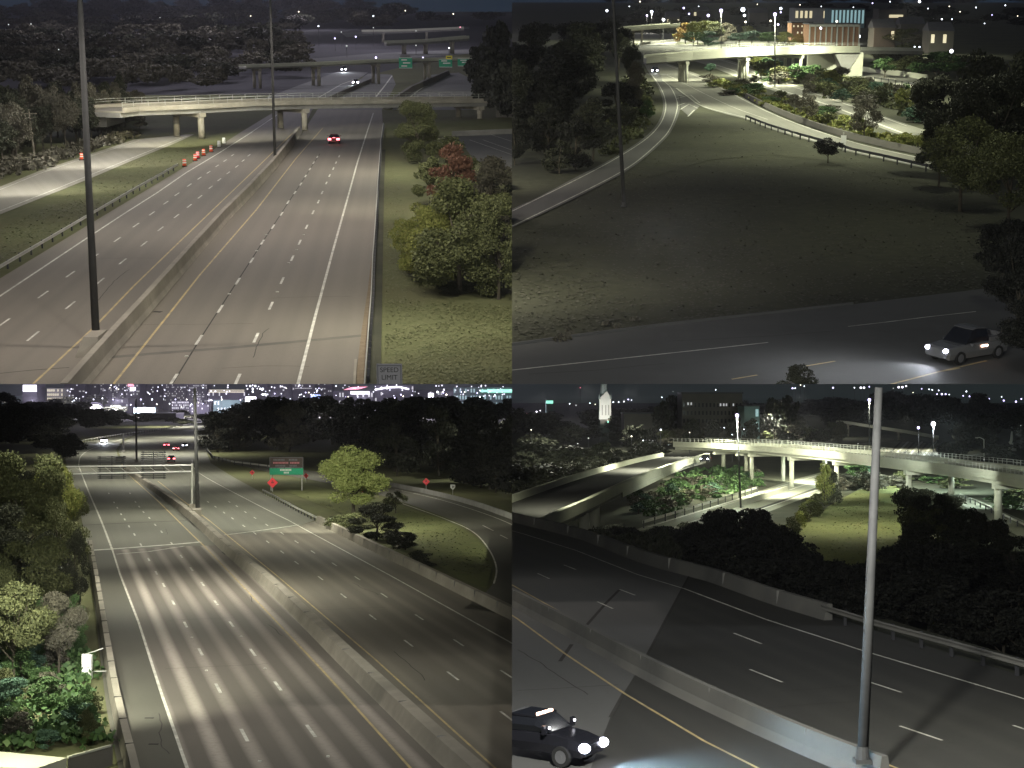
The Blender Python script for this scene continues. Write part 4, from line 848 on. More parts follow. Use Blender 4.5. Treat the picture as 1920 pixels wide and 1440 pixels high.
part(t, 'posts', pm, A['palewall']); part(t, 'beam', MB().box((0, 0, 12 / s), (32 / s, .4, 1.4 / s)), A['palewall']); part(t, 'roof', MB().box((0, 2, 13.5 / s), (36 / s, 5, 1.5 / s)), A['slate'])
# vehicles
d_ = (V.g(1222, 150) - V.g(1240, 118)).normalized()
car(V, 1228, 136, d_, 'oncoming car with white headlights passing under the left end of the lit bridge', 'paintdark', 'sedan', heads=True, beam=700, cone=1300, lamp=1.7)
ft = sheet(V, 'service_road', [(900, 650), (960, 648), (1100, 628), (1250, 609), (1440, 588), (1600, 570), (1720, 556), (1990, 524), (1990, 780), (900, 780)], A['frontTR'], 0.0)
line(V, ft, [(930, 697), (1060, 683), (1200, 668), (1340, 653), (1440, 642)], A['white'], .15)
line(V, ft, [(1590, 612), (1660, 604), (1740, 594), (1830, 584)], A['white'], .12)
for p in ([(1512, 686), (1566, 677)], [(1372, 711), (1420, 703)], [(1760, 697), (1800, 690)]): line(V, ft, p, A['yellow'], .16, name='lane_dash')
line(V, ft, [(1640, 728), (1680, 718), (1760, 697), (1850, 676)], A['yellow'], .16)
t = thing(V, 'kerb', 'low pale kerb between the dark grass and the service road', 'kerb', V.g(960, 650)); part(t, 'kerb_stones', MB().sweep([V.g(x, y) for x, y in [(940, 651), (1100, 629), (1250, 610), (1440, 589), (1600, 571)]], [(0, 0), (0, .14), (.2, .14), (.2, 0)]), A['frontTR'], V.g(960, 650))
hd = (V.g(1700, 672) - V.g(1800, 655)).normalized()
car(V, 1812, 672, hd, 'grey pickup truck with white headlights driving along the dark service road', 'paintgrey', 'pickup', heads=True, beam=700, cone=130, cat='pickup truck', lamp=1.25)
pk_ = V.g(1812, 672); part([o for o in COL.objects if o.name.startswith('pickup_truck')][-1], 'side_marker', MB().box((-.3, .98, .9), (.5, .05, .1)), A['amber'])
lamp_or_fill_light(V, V.over(1600, 700, 6), V.over(1560, 705, 0), 1500, (.9, .93, 1), 150, 1, .5)  # unseen light added to widen the pickup's headlight wash
# sign seen from behind, small tree
b = V.g(1580, 283); s = V.sc(b); t = thing(V, 'road_sign', 'pale road sign on a post beside the small round tree', 'sign', b)
part(t, 'post', MB().tube((0, 0, 0), (0, 0, 34 / s), .09, None, 7), A['steel']); part(t, 'panel', MB().box((.02, -.1, 22 / s), (10 / s, .06, 14 / s)).box((2 / s, -.1, 11 / s), (6 / s, .06, 6 / s)), A['signwhite'])
tree(V, 1552, 305, 56, 254, 'round', 'black', 'small round dark tree beside the pale road sign', fine=1)
# woods left
for i in range(34):
    y = random.uniform(95, 330); x = random.uniform(930, 1178 - max(0, (y - 240)) * 1.1)
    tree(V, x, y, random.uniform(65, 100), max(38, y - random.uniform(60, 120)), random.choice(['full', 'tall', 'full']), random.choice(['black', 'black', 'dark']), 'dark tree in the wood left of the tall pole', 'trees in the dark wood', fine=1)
for x, yb, yt, w_, lf in [(1184, 160, 78, 44, 'dark'), (1190, 190, 112, 40, 'greybrown'), (1182, 225, 140, 50, 'greybrown'), (1205, 200, 165, 36, 'olive'), (1170, 250, 190, 60, 'dark'), (1212, 222, 186, 34, 'green'), (1160, 130, 60, 50, 'dark')]:
    tree(V, x, yb, w_, yt, 'round' if yb - yt > 45 else 'shrub', lf, 'tree at the lit edge of the wood left of the curving ramp', 'lit trees left of the ramp', fine=1)
brush(V, [(1172, 300), (1200, 245), (1218, 205), (1205, 150), (1175, 150), (1140, 290)], 'olive', 5000, 1.5, .5, label='rough growth on the bank left of the curving ramp')
# lit shrubs behind the bridge
for x, yb, yt, w_, lf in [(1285, 82, 40, 40, 'orange'), (1308, 84, 34, 46, 'yellowgreen'), (1300, 86, 58, 40, 'green'), (1335, 82, 36, 44, 'olive'), (1328, 86, 56, 40, 'teal'), (1362, 80, 40, 40, 'greybrown'), (1385, 86, 60, 44, 'teal'), (1410, 84, 56, 44, 'teal'), (1440, 86, 58, 40, 'green'), (1470, 86, 58, 44, 'yellowgreen'), (1500, 84, 62, 30, 'orange'), (1270, 78, 62, 24, 'yellowgreen'), (1402, 74, 46, 36, 'yellowgreen'), (1238, 72, 44, 40, 'dark'), (1262, 74, 34, 36, 'dark'), (1486, 78, 40, 30, 'greybrown'), (1690, 92, 50, 60, 'olive'), (1660, 88, 44, 50, 'greybrown'), (1720, 96, 62, 50, 'greybrown'), (1750, 96, 60, 46, 'dark'), (1640, 86, 66, 30, 'green')]:
    tree(V, x, yb, w_ * 1.15, yt, random.choice(['round', 'shrub', 'spread']), lf, 'lamplit tree behind the floodlit bridge', 'lamplit trees behind the bridge', fine=1)
far = []
for i in range(40): tree(V, random.uniform(1140, 1960), 9, random.uniform(40, 70), random.uniform(-14, -2), 'round', 'black', into=far, fine=0)
for i in range(60):
    x = random.uniform(1140, 1940); y = random.uniform(26, 62) if x < 1480 or x > 1620 else random.uniform(22, 34)
    tree(V, x, y, random.uniform(36, 60), y - random.uniform(14, 26), 'round', random.choice(['black', 'dark']), into=far, fine=0)
wood(V, far, 'far_wood', 'dark trees merging between the city lights behind the floodlit bridge')
# median growth
for i in range(30):
    f = random.random(); x = 1330 + 300 * f; yb = 152 + 92 * f + random.uniform(-6, 16)
    tree(V, x, yb, random.uniform(28, 52), yb - random.uniform(9, 19) - 8 * f, random.choice(['shrub', 'round']), random.choice(['yellowgreen', 'olive', 'yellowgreen', 'green', 'greybrown']), 'bush growing between the two lit roads', 'bushes between the roads', fine=0)
for x, yb, yt, w_, lf, lab in [(1620, 262, 190, 66, 'greybrown', 'thin grey tree between the lit roads at right'), (1512, 232, 168, 46, 'greybrown', 'thin grey tree between the lit roads in the middle'), (1700, 282, 246, 40, 'yellowgreen', 'yellow bush under the big dark tree'), (1736, 292, 240, 50, 'yellowgreen', 'second yellow bush right under the big dark tree'), (1332, 142, 118, 26, 'teal', 'small blue green tree between the bridge columns'), (1413, 160, 140, 22, 'dark', 'dark post like shrub at the foot of the bright column')]:
    tree(V, x, yb, w_, yt, 'loose' if 'thin' in lab else 'round', lf, lab, fine=1)
for i in range(52):
    f = random.random(); x = 1425 + 310 * f; yb = 138 + 62 * f + random.uniform(-6, 26 * (.4 + f))
    tree(V, x, yb, random.uniform(34, 56), yb - random.uniform(20, 40), random.choice(['shrub', 'round']), random.choice(['olive', 'green', 'teal', 'greybrown', 'olive', 'yellowgreen']), 'bush on the slope below the right end of the lit bridge', 'bushes below the bridge end', fine=0)
for i in range(22):
    x = random.uniform(1640, 1800); yb = random.uniform(118, 146)
    tree(V, x, yb, random.uniform(40, 64), yb - random.uniform(24, 44), 'round', random.choice(['green', 'olive', 'dark']), 'tree on the bank right of the abutment', 'trees right of the abutment', fine=0)
brush(V, [(1330, 150), (1420, 170), (1540, 222), (1640, 250), (1720, 270), (1720, 282), (1560, 246), (1440, 200), (1350, 160)], 'yellowgreen', 5000, 1.4, .55, label='rough yellow green growth between the two lit roads')
brush(V, [(1430, 132), (1560, 140), (1700, 175), (1720, 222), (1640, 198), (1520, 164), (1440, 140)], 'olive', 7000, 1.6, .55, label='rough growth on the slope below the lit bridge')
# big dark trees on the right
for x, yb, yt, w_, k, lf, lab in [(1775, 330, 128, 150, 'spread', 'dark', 'tall dark tree left of the right edge with ragged crown'), (1860, 345, 120, 180, 'spread', 'dark', 'broad dark tree at the right edge'), (1742, 240, 140, 90, 'round', 'black', 'black tree in front of the far road'), (1800, 395, 210, 170, 'loose', 'olive', 'dim olive tree in front of the tall dark one'), (1890, 430, 230, 170, 'loose', 'olive', 'dim olive tree low at the right edge'), (1760, 350, 260, 90, 'spread', 'dark', 'low dark tree at the end of the lit road'), (1905, 640, 430, 150, 'spread', 'black', 'black tree beside the service road at the right edge'), (1930, 700, 540, 150, 'round', 'black', 'black bush in the lower right corner'), (1880, 540, 400, 130, 'loose', 'black', 'thin black tree above the pickup truck'), (1905, 300, 90, 120, 'tall', 'dark', 'tall dark tree in the upper right corner'), (1830, 260, 84, 120, 'round', 'dark', 'dark tree behind the tall one in the upper right')]:
    tree(V, x, yb, w_, yt, k, lf, lab, fine=2 if w_ > 120 else 1)
tree(V, 1497, 742, 70, 676, 'shrub', 'dark', 'dark leafy shrub poking up from the lower edge by the service road', fine=1)
brush(V, [(1030, 645), (1250, 612), (1260, 600), (1140, 600), (1030, 630)], 'greybrown', 500, .3, .18, label='weeds along the kerb of the service road')
# road lamp light on the bridge and ramp, plus unseen added fill
def wl(px, py, z, power, ang=150, col=(.97, 1.0, .74), tz=0.0, dx=0, dy=0): p = V.g(px, py); lamp_or_fill_light(V, p + Vector((0, 0, z)), p + Vector((dx, dy, tz)), power * 2.6, col, ang, .8, .4)
wl(1470, 158, 14, 30000, 150, dx=-4, dy=8); wl(1400, 142, 13, 26000, 150, dy=9); wl(1560, 150, 13, 26000, 150, dy=8); wl(1270, 150, 14, 14000, 150, dy=6); wl(1330, 205, 14, 9000, 150); wl(1440, 225, 14, 6500, 150); wl(1540, 258, 13, 4500, 150); wl(1640, 285, 13, 3500, 150); wl(1620, 240, 12, 9000, 150); wl(1340, 82, 28, 120000, 160); wl(1430, 92, 26, 90000, 160); wl(1230, 80, 26, 90000, 160); wl(1570, 94, 16, 17000, 160, (1, .78, .55)); wl(1690, 160, 12, 9000); wl(1700, 105, 20, 30000); wl(1800, 190, 22, 14000); wl(1340, 255, 15, 2300, 150); wl(1480, 290, 15, 2000, 150); wl(1230, 290, 15, 1200, 150)
tufts(V, [(965, 640), (965, 440), (1130, 345), (1260, 270), (1320, 215), (1720, 330), (1900, 400), (1900, 535), (1440, 586)], 'straw', 9000, .2, label='rough uncut grass of the dark infield', h=.08)
cracks(V, ft, [(970, 715), (1700, 715), (1700, 580), (970, 655)], (2600, 560), 16)
wl(1500, 185, 16, 7000); wl(1600, 212, 16, 7000); wl(1460, 150, 18, 8000); wl(1660, 190, 18, 7000); wl(1730, 330, 20, 2600, 150, dx=6, dy=4); wl(1840, 430, 20, 1100); wl(1215, 170, 14, 3500)  # unseen fill added for the bushes, ramp edge and right hand trees
# ================================================================== LOOKING DOWN THE FREEWAY TO THE CITY (third view)
V = BL
angBL = -0.315
A['deckBL'] = road_mat('grooved_concrete_deck', (0.135, 0.12, 0.103), (0.11, 0.1, 0.086), (0.42, 0.375, 0.33), -.292, .85)
A['deckBR_'] = road_mat('far_side_deck', (0.165, 0.15, 0.12), (0.12, 0.112, 0.095), (0.25, 0.23, 0.19), -.285, .5)
A['asphaltBL'] = road_mat('grey_asphalt', (0.155, 0.155, 0.125), (0.12, 0.12, 0.1), (0.185, 0.185, 0.15), -.29, .3)
A['shoulderBL'] = road_mat('dark_shoulder', (0.095, 0.092, 0.075), (0.07, 0.068, 0.056), (0.12, 0.11, 0.09), -.29, .2)
structure(V, 'ground', MB().poly([(-900, 20, -.1), (900, 20, -.1), (1800, 5200, -.1), (-1800, 5200, -.1)]), A['grass'])
# carriageways
Lr = structure(V, 'road', MB().poly([V.g(*p) for p in [(128, 838), (122, 860), (150, 960), (166, 1034), (340, 1024), (425, 1022), (365, 965), (275, 903), (232, 880), (222, 862), (218, 842), (230, 826), (258, 812), (225, 817), (160, 828)]]), A['asphaltBL'])
Ld = structure(V, 'road', MB().poly([V.g(*p) for p in [(166, 1034), (340, 1024), (425, 1022), (530, 1104), (670, 1240), (900, 1460), (930, 1500), (235, 1500), (222, 1440), (200, 1330), (184, 1200)]]), A['deckBL'])
Sh = structure(V, 'shoulder', MB().poly([V.g(x, y, .006) for x, y in [(166, 1034), (211, 1031), (225, 1077), (260, 1167), (300, 1292), (352, 1440), (372, 1500), (235, 1500), (222, 1440), (200, 1330), (184, 1200)]]), A['shoulderBL'])
Rr = structure(V, 'road', MB().poly([V.g(*p) for p in [(258, 905), (330, 962), (382, 1000), (470, 1002), (560, 986), (592, 975), (492, 924), (440, 896), (395, 868), (388, 850), (398, 830), (400, 806), (395, 790), (340, 800), (262, 812), (232, 828), (222, 846), (232, 872)]]), A['asphaltBL'])
Rd = structure(V, 'road', MB().poly([V.g(*p) for p in [(382, 1000), (470, 1002), (560, 986), (594, 976), (617, 992), (700, 1034), (790, 1078), (960, 1163), (1010, 1190), (1010, 1520), (990, 1520), (905, 1437), (672, 1230), (505, 1085)]]), A['deckBR_'])
line(V, Lr, [(340, 798), (290, 810), (235, 822), (195, 834), (168, 843), (152, 855), (148, 868), (150, 880), (168, 926), (190, 977), (211, 1032)], A['white'], .24, sm=True)
line(V, Ld, [(211, 1032), (225, 1077), (260, 1167), (300, 1292), (350, 1437), (368, 1490)], A['white'], .17)
line(V, Lr, [(228, 870), (240, 889), (300, 943), (362, 1004), (382, 1023)], A['yellow'], .2); line(V, Ld, [(382, 1023), (435, 1078), (480, 1125), (605, 1257), (767, 1437), (820, 1495)], A['yellow'], .15)
line(V, Rr, [(360, 862), (375, 888), (480, 945), (540, 975)], A['white'], .2, sm=True); line(V, Rd, [(540, 975), (580, 997), (730, 1078), (840, 1139), (960, 1206), (1000, 1228)], A['white'], .17)
line(V, Rr, [(296, 902), (345, 940), (395, 978)], A['yellow'], .2); line(V, Rd, [(395, 978), (520, 1080), (700, 1233), (925, 1437), (990, 1495)], A['yellow'], .14)
line(V, Lr, [(166, 1032), (214, 1029), (345, 1019), (376, 1016)], A['white'], .8, name='expansion_joint'); line(V, Lr, [(150, 985), (250, 980), (350, 976)], A['tar'], .5, name='expansion_joint')
line(V, Ld, [(218, 1039), (280, 1034), (345, 1024)], A['white'], .3, name='expansion_joint'); line(V, Rd, [(420, 1003), (470, 997), (520, 990), (560, 984)], A['white'], .3, name='expansion_joint')
VPL = (118, 738); VPR = (150, 738)
dashes(V, Lr, [(204, 925), (214, 942), (220, 952), (227, 964), (234, 974), (242, 987), (252, 1002), (264, 1021)], VPL, A['dashw'], .2)
dashes(V, Ld, [(279, 1049), (293, 1074), (307, 1097), (325, 1130), (348, 1171), (376, 1222), (409, 1290), (458, 1378)], VPL, A['dashw'], .19)
dashes(V, Lr, [(244, 925), (254, 941), (261, 950), (269, 960), (280, 971), (291, 984), (303, 997), (322, 1019)], VPL, A['dashw'], .2)
dashes(V, Ld, [(340, 1043), (359, 1067), (380, 1095), (405, 1130), (434, 1170), (474, 1223), (521, 1286), (583, 1370)], VPL, A['dashw'], .19)
dashes(V, Rr, [(390, 941), (404, 950), (420, 961), (436, 972), (457, 986)], VPR, A['dashw'], .18); dashes(V, Rd, [(478, 1000), (502, 984 + 32), (529, 1035), (556, 1055), (601, 1084), (644, 1117), (699, 1157), (766, 1206), (849, 1267), (952, 1344)], VPR, A['dashw'], .15)
dashes(V, Rr, [(430, 941), (444, 949), (460, 960), (478, 971), (500, 984)], VPR, A['dashw'], .18); dashes(V, Rd, [(529, 1000), (556, 1016), (587, 1035), (627, 1058), (670, 1084), (720, 1116), (786, 1157), (860, 1205), (950, 1264)], VPR, A['dashw'], .15)
for q in [(360, 1195), (452, 1193), (387, 1257), (487, 1427), (497, 1253), (615, 1418)]: part(Ld, 'road_stud', MB().box(V.g(*q, .03), (.16, .16, .06)), A['dashw'])
for q in [(280, 1346), (288, 1395), (190, 1168), (210, 1266)]: part(Ld, 'deck_drain', MB().box(V.g(*q, .012), (.5, .16, .012)), A['black'])
# left parapet
P = [V.g(*p) for p in smooth_px([(164, 1026), (174, 1090), (184, 1160), (194, 1230), (206, 1310), (220, 1380), (236, 1450), (246, 1500)], 3)]
t = thing(V, 'bridge_parapet', 'pale concrete parapet along the left edge of the near carriageway', 'parapet', P[0]); t['label'] = 'pale concrete parapet with flaking edge along the left side of the near carriageway'
part(t, 'parapet_wall', MB().sweep(P, [(-.02, 0), (.12, .8), (.5, .82), (.56, -1.5), (-.02, -1.5)]), A['concrete'], P[0])
for q, d in resample(P, 6.0)[1:]: part(t, 'parapet_joint', MB().box(q - P[0] + Vector((-d.y, d.x, 0)) * .3 + Vector((0, 0, .42)), (.04, .42, .85), math.atan2(d.y, d.x)), A['tar'])
# median barrier: a wide sloped face with a rail pair on its far side
P = [V.g(*p) for p in smooth_px([(232, 884), (262, 905), (300, 932), (352, 972), (425, 1042), (505, 1112), (630, 1240), (760, 1370), (830, 1437), (900, 1502)], 3)]; P = P[::-1]
t = thing(V, 'median_barrier', 'broad tan concrete median barrier splitting the freeway below the tall pole', 'barrier', P[0])
part(t, 'barrier_wall', MB().sweep(P, [(0, 0), (-.06, .1), (-.35, .85), (-1.0, .95), (-1.25, .1), (-1.3, 0)]), A['concrete'], P[0])
part(t, 'slot_drain', MB().sweep(P, [(-1.44, .02), (-1.56, .02)], False), A['black'], P[0]); part(t, 'kerb_strip', MB().sweep(P, [(-1.64, 0), (-1.64, .1), (-1.8, .1), (-1.8, 0)]), A['paleconcrete'], P[0])
for q, d in resample(P, 9.0)[1:]: part(t, 'barrier_joint', MB().box(q - P[0] + Vector((-d.y, d.x, 0)) * -.67 + Vector((0, 0, .46)), (.035, .66, .93), math.atan2(d.y, d.x)), A['greyconcrete'])
b = V.g(367, 968); part(t, 'pole_pedestal', MB().box(b - P[0] + Vector((.1, 0, .55)), (1.3, 4.5, 1.1), .25), A['concrete'])
part(Ld, 'pavement_joint', MB().box(V.g(425, 1037, .01), (.8, 3, .01), .3), A['tar'])
# right parapet and guardrail
P = [V.g(*p) for p in smooth_px([(592, 980), (617, 993), (700, 1035), (790, 1079), (880, 1124), (960, 1164), (1010, 1190)], 3)]
t = thing(V, 'bridge_parapet', 'broad pale parapet along the right edge of the far carriageway', 'parapet', P[0])
part(t, 'parapet_wall', MB().sweep(P, [(0, 0), (.16, .95), (.62, .95), (.62, -2), (0, -2)]), A['concrete'], P[0])
for q, d in resample(P, 7.0)[1:]: part(t, 'parapet_joint', MB().box(q - P[0] + Vector((-d.y, d.x, 0)) * .33 + Vector((0, 0, .49)), (.035, .57, .955), math.atan2(d.y, d.x)), A['greyconcrete'])
guardrail(V, [(594, 979), (560, 962), (520, 940), (492, 925)], 'short steel guardrail leading up to the right hand parapet', step=3.0)
guardrail(V, [(128, 838), (160, 829), (225, 818), (287, 810), (350, 799), (395, 791)], 'pale guardrail on the outside of the far bend below the city', step=6, hh=1.4)
guardrail(V, [(388, 846), (400, 862), (440, 872), (520, 882), (560, 888)], 'pale guardrail starting the off ramp right of the tall pole', step=6, hh=1.3)
# tall pole, second pole and gantry
pt, b7, e7 = pole(V, 371, 966, 365, 728, .33, .2, 'tall dark light pole on the median barrier in front of the gantry', head=False)
g0 = V.g(360, 960); s = V.sc(g0); zt = V.top(g0, 872); zb_ = V.top(g0, 884)
lx = V.dep(112, 884, g0.y); t = thing(V, 'sign_gantry', 'long cantilever gantry of two pale tubes carrying two louvred signs over the near carriageway', 'gantry', g0)
part(t, 'post', MB().tube((0, 0, 0), (0, 0, zt + .3), .17, .14, 8), A['steel']); part(t, 'base', MB().box((0, 0, .6), (.7, .7, 1.2)), A['concrete'])
xl = lx.x - g0.x
part(t, 'top_chord', MB().tube((0, 0, zt), (xl, 0, zt - .25), .1), A['signwhite']); part(t, 'bottom_chord', MB().tube((0, 0, zb_), (xl, 0, zb_ - .4), .1), A['signwhite'])
part(t, 'end_post', MB().tube((xl, 0, zt + .2), (xl, 0, zb_ - 1.6), .09), A['steel'])
for k in range(1, 9): part(t, 'strut', MB().tube((xl * k / 9, 0, zt - .25 * k / 9), (xl * (k - .5) / 9, .6, zb_ - .4 * k / 9), .04), A['steel'])
for x0, x1, y0, y1, lab in [(183, 236, 855, 898, 'faint louvred sign panel seen from behind at the left of the gantry'), (264, 311, 846, 898, 'darker louvred sign panel seen from behind at the middle of the gantry')]:
    c = V.dep((x0 + x1) / 2, (y0 + y1) / 2, g0.y + .6); s = V.sc(c); W = (x1 - x0) / s; H = (y1 - y0) / s; q = thing(V, 'gantry_sign', lab, 'sign', c)
    n = 13
    for k in range(n): part(q, 'slat', MB().box((0, 0, -H / 2 + H * (k + .5) / n), (W, .1, H / n * .45)), A['polesteel'] if k % 3 else A['darksteel'])
    for k in (-.42, 0, .42): part(q, 'mullion', MB().box((W * k, .1, 0), (.12, .08, H)), A['darksteel'])
for x, y0, y1, lab in [(256, 866, 790, 'second dark pole standing on the barrier beyond the gantry'), (232, 848, 812, 'short dark pole at the far bend'), (1e9, 0, 0, '')]:
    if x < 1e8: b = V.g(x, y0); t = thing(V, 'light_pole', lab, 'light pole', b); z1 = V.top(b, y1 if x != 256 else 748); part(t, 'shaft', MB().tube((0, 0, 0), (-.2, 0, z1), .3, .2, 8), A['darksteel']); part(t, 'base', MB().box((0, 0, .3), (.9, .9, .6)), A['greyconcrete'])
b = V.g(225, 868); t = thing(V, 'crash_cushion', 'dark rounded crash cushion at the nose of the median barrier', 'crash cushion', b); s = V.sc(b)
part(t, 'drum', MB().tube((0, 0, 0), (0, 0, 1.5), 1.2, 1.1, 12), A['darksteel'], smooth=True); part(t, 'nose_panel', MB().box((0, -1.2, .8), (1.4, .1, 1.2)), A['darkwall'])
# grass, ramp on the right, signs
r8 = ribbon(V, 'ramp', [(440, 870), (500, 884), (600, 903), (680, 920), (745, 938), (835, 970), (885, 995), (915, 1028), (928, 1060), (925, 1092), (900, 1120), (870, 1140)], [(440, 862), (520, 874), (620, 888), (700, 902), (770, 920), (860, 942), (925, 962), (975, 985), (1010, 1040), (1010, 1080), (1000, 1120), (990, 1160)], A['shoulderBL'], .0)
line(V, r8, [(745, 941), (835, 973), (888, 998), (918, 1032), (931, 1066), (926, 1094)], A['white'], .17, .02, sm=True); line(V, r8, [(740, 917), (830, 938), (917, 966), (970, 988)], A['white'], .17, .02, sm=True)
for a, b in (((905, 985), (925, 995)), ((938, 1003), (952, 1010))): line(V, r8, [a, b], A['dashw'], .15, .02, name='lane_dash')
P = [V.g(*p) for p in smooth_px([(730, 912), (790, 924), (850, 938), (905, 954), (975, 980), (1010, 998)], 3)]
t = thing(V, 'concrete_barrier', 'grey barrier around the outside of the curving off ramp', 'barrier', P[0]); part(t, 'barrier_wall', MB().sweep(P, [(-.1, 0), (0, .8), (.25, .8), (.4, 0)]), A['greyconcrete'], P[0])
sheet(V, 'grass_bank', [(745, 945), (830, 975), (885, 1002), (914, 1034), (924, 1062), (912, 1104), (860, 1084), (760, 1020), (720, 985), (640, 962), (520, 915), (560, 905)], A['lawn'], -.03)
c = V.g(537, 920); s = V.sc(c); t = thing(V, 'guide_sign', 'roadside guide sign, dark upper panel over a green one, left of the bright tree', 'sign', c)
zt = V.top(c, 857); zm = V.top(c, 877); z0 = V.top(c, 890); W = 63 / s
part(t, 'upper_panel', MB().box((0, 0, (zt + zm) / 2), (W, .15, zt - zm)), A['brown']); part(t, 'lower_panel', MB().box((0, 0, (zm + z0) / 2 - .05), (W, .15, zm - z0 - .1)), A['green'])
part(t, 'border', MB().box((0, -.09, zt - .06), (W, .03, .09)).box((-W / 2 + .05, -.09, (zt + zm) / 2), (.09, .03, zt - zm)).box((W / 2 - .05, -.09, (zt + zm) / 2), (.09, .03, zt - zm)).box((0, -.09, zm + .05), (W, .03, .12)), A['signgrey'])
for k, (zf, m_, a) in enumerate([(.74, 'signgrey', [(-.22, .34), (.2, .26)]), (.46, 'redtext', [(-.17, .46), (.25, .28)]), (.18, 'signgrey', [(-.18, .3), (.2, .22)])]):
    mb = MB()
    for cx, wd in a:
        n = max(3, int(wd * 24))
        for i in range(n): mb.box((W * (cx - wd / 2 + wd * (i + .5) / n), -.09, zm + (zt - zm) * zf), (W * wd / n * .72, .03, (zt - zm) * .17))
    part(t, 'lettering', mb, A[m_], kind='stuff')
mb = MB()
for cx, zf, wd in ((-.02, .68, .34), (0, .3, .16)):
    n = int(wd * 26)
    for i in range(n): mb.box((W * (cx - wd / 2 + wd * (i + .5) / n), -.09, z0 + (zm - z0) * zf), (W * wd / n * .72, .03, (zm - z0) * .26))
part(t, 'lettering', mb, A['signwhite'], kind='stuff')
for k in (-.46, .46): part(t, 'post', MB().box((W * k, .15, zt / 2), (.2, .15, zt)), A['steel'])
for x, y, r, yb, m_, lab in [(511, 905, 10, 922, 'workpink', 'bright red diamond work sign below the guide sign'), (680, 915, 8, 930, 'orange', 'orange diamond work sign behind the trunk of the bright tree'), (799, 903, 7, 918, 'workpink', 'dim red diamond work sign at the edge of the dark wood'), (473, 886, 5, 898, 'workpink', 'small red diamond work sign left of the guide sign'), (574, 892, 5, 905, 'workpink', 'tiny red work sign just right of the guide sign')]:
    b = V.g(x, yb); s = V.sc(b); zc = V.top(b, y); rr_ = r / s; t = thing(V, 'work_sign', lab, 'work sign', b)
    part(t, 'panel', MB().add([(0, -.1, zc - rr_), (rr_, -.1, zc), (0, -.1, zc + rr_), (-rr_, -.1, zc), (0, -.04, zc - rr_), (rr_, -.04, zc), (0, -.04, zc + rr_), (-rr_, -.04, zc)], [(0, 1, 2, 3), (7, 6, 5, 4), (0, 4, 5, 1), (1, 5, 6, 2), (2, 6, 7, 3), (3, 7, 4, 0)]), A[m_]); part(t, 'post', MB().box((0, 0, zc / 2), (.12, .1, zc)), A['steel'])
    part(t, 'legend', MB().box((0, -.12, zc), (rr_ * .5, .02, rr_ * .16)).box((0, -.12, zc + rr_ * .3), (rr_ * .3, .02, rr_ * .14)), A['brown'])
b = V.g(849, 930); s = V.sc(b); t = thing(V, 'route_marker', 'small white route marker on a thin post at the edge of the dark wood', 'sign', b); zc = V.top(b, 913); k = 4.5 / s
part(t, 'panel', MB().add([(-k, -.08, zc + k), (k, -.08, zc + k), (k, -.08, zc - k * .3), (0, -.08, zc - k * 1.2), (-k, -.08, zc - k * .3)], [(0, 4, 3, 2, 1)]), A['signwhite']); part(t, 'post', MB().box((0, 0, zc / 2), (.1, .1, zc)), A['steel']); part(t, 'legend', MB().box((-.05, -.1, zc), (k * .25, .02, k * 1.1)).box((k * .4, -.1, zc + k * .1), (k * .25, .02, k * .8)), A['black'])
# lit white sign box outside the parapet, and the lit slab in the corner
b = V.g(164, 1272); s = V.sc(b); t = thing(V, 'sign_box', 'blank white lit sign box mounted on the outside of the left parapet', 'sign', b)
H = V.top(b, 1226); part(t, 'panel', MB().add([(-.3, -.25, 0.1), (.3, -.25, 0), (.3, -.25, H - .05), (-.3, -.25, H), (-.3, .1, 0.1), (.3, .1, 0), (.3, .1, H - .05), (-.3, .1, H)], [(0, 1, 2, 3), (4, 7, 6, 5), (0, 3, 7, 4), (1, 5, 6, 2), (3, 2, 6, 7), (0, 4, 5, 1)]), A['signwhite']); part(t, 'bracket', MB().bar((0, 0, H + .02), (.9, .35, H + .3), .06, .06).bar((0, .2, .4), (1.1, .35, .4), .06, .06), A['steel'])
z_ = .9
t = thing(V, 'wing_wall', 'brightly lit concrete slab edge and dark wall in the lower left corner beside the parapet', 'wall', V.g(60, 1420))
o_ = V.g(60, 1420)
sl = [V.g(*p, z_) - o_ for p in [(-60, 1406), (0, 1409), (125, 1421), (68, 1441), (-60, 1437)]]; part(t, 'slab_top', MB().add(sl + [p - Vector((0, 0, .8)) for p in sl], [(0, 4, 3, 2, 1), (2, 3, 8, 7), (3, 4, 9, 8)]), A['paleconcrete'])
wa = V.g(127, 1420, z_) - o_; wb = V.g(209, 1397, z_) - o_; dn = Vector((0, 0, z_ + .1)); bk = Vector((0, .25, 0))
part(t, 'dark_wall', MB().add([wa, wb, wb - dn, wa - dn, wa + bk, wb + bk, wb - dn + bk, wa - dn + bk], [(0, 3, 2, 1), (4, 5, 6, 7), (0, 1, 5, 4), (1, 2, 6, 5), (0, 4, 7, 3)]), A['darkwall'])
part(t, 'coping', MB().bar(V.g(127, 1420, z_ + .05) - o_, V.g(207, 1398, z_ + .05) - o_, .12, .1), A['paleconcrete'])
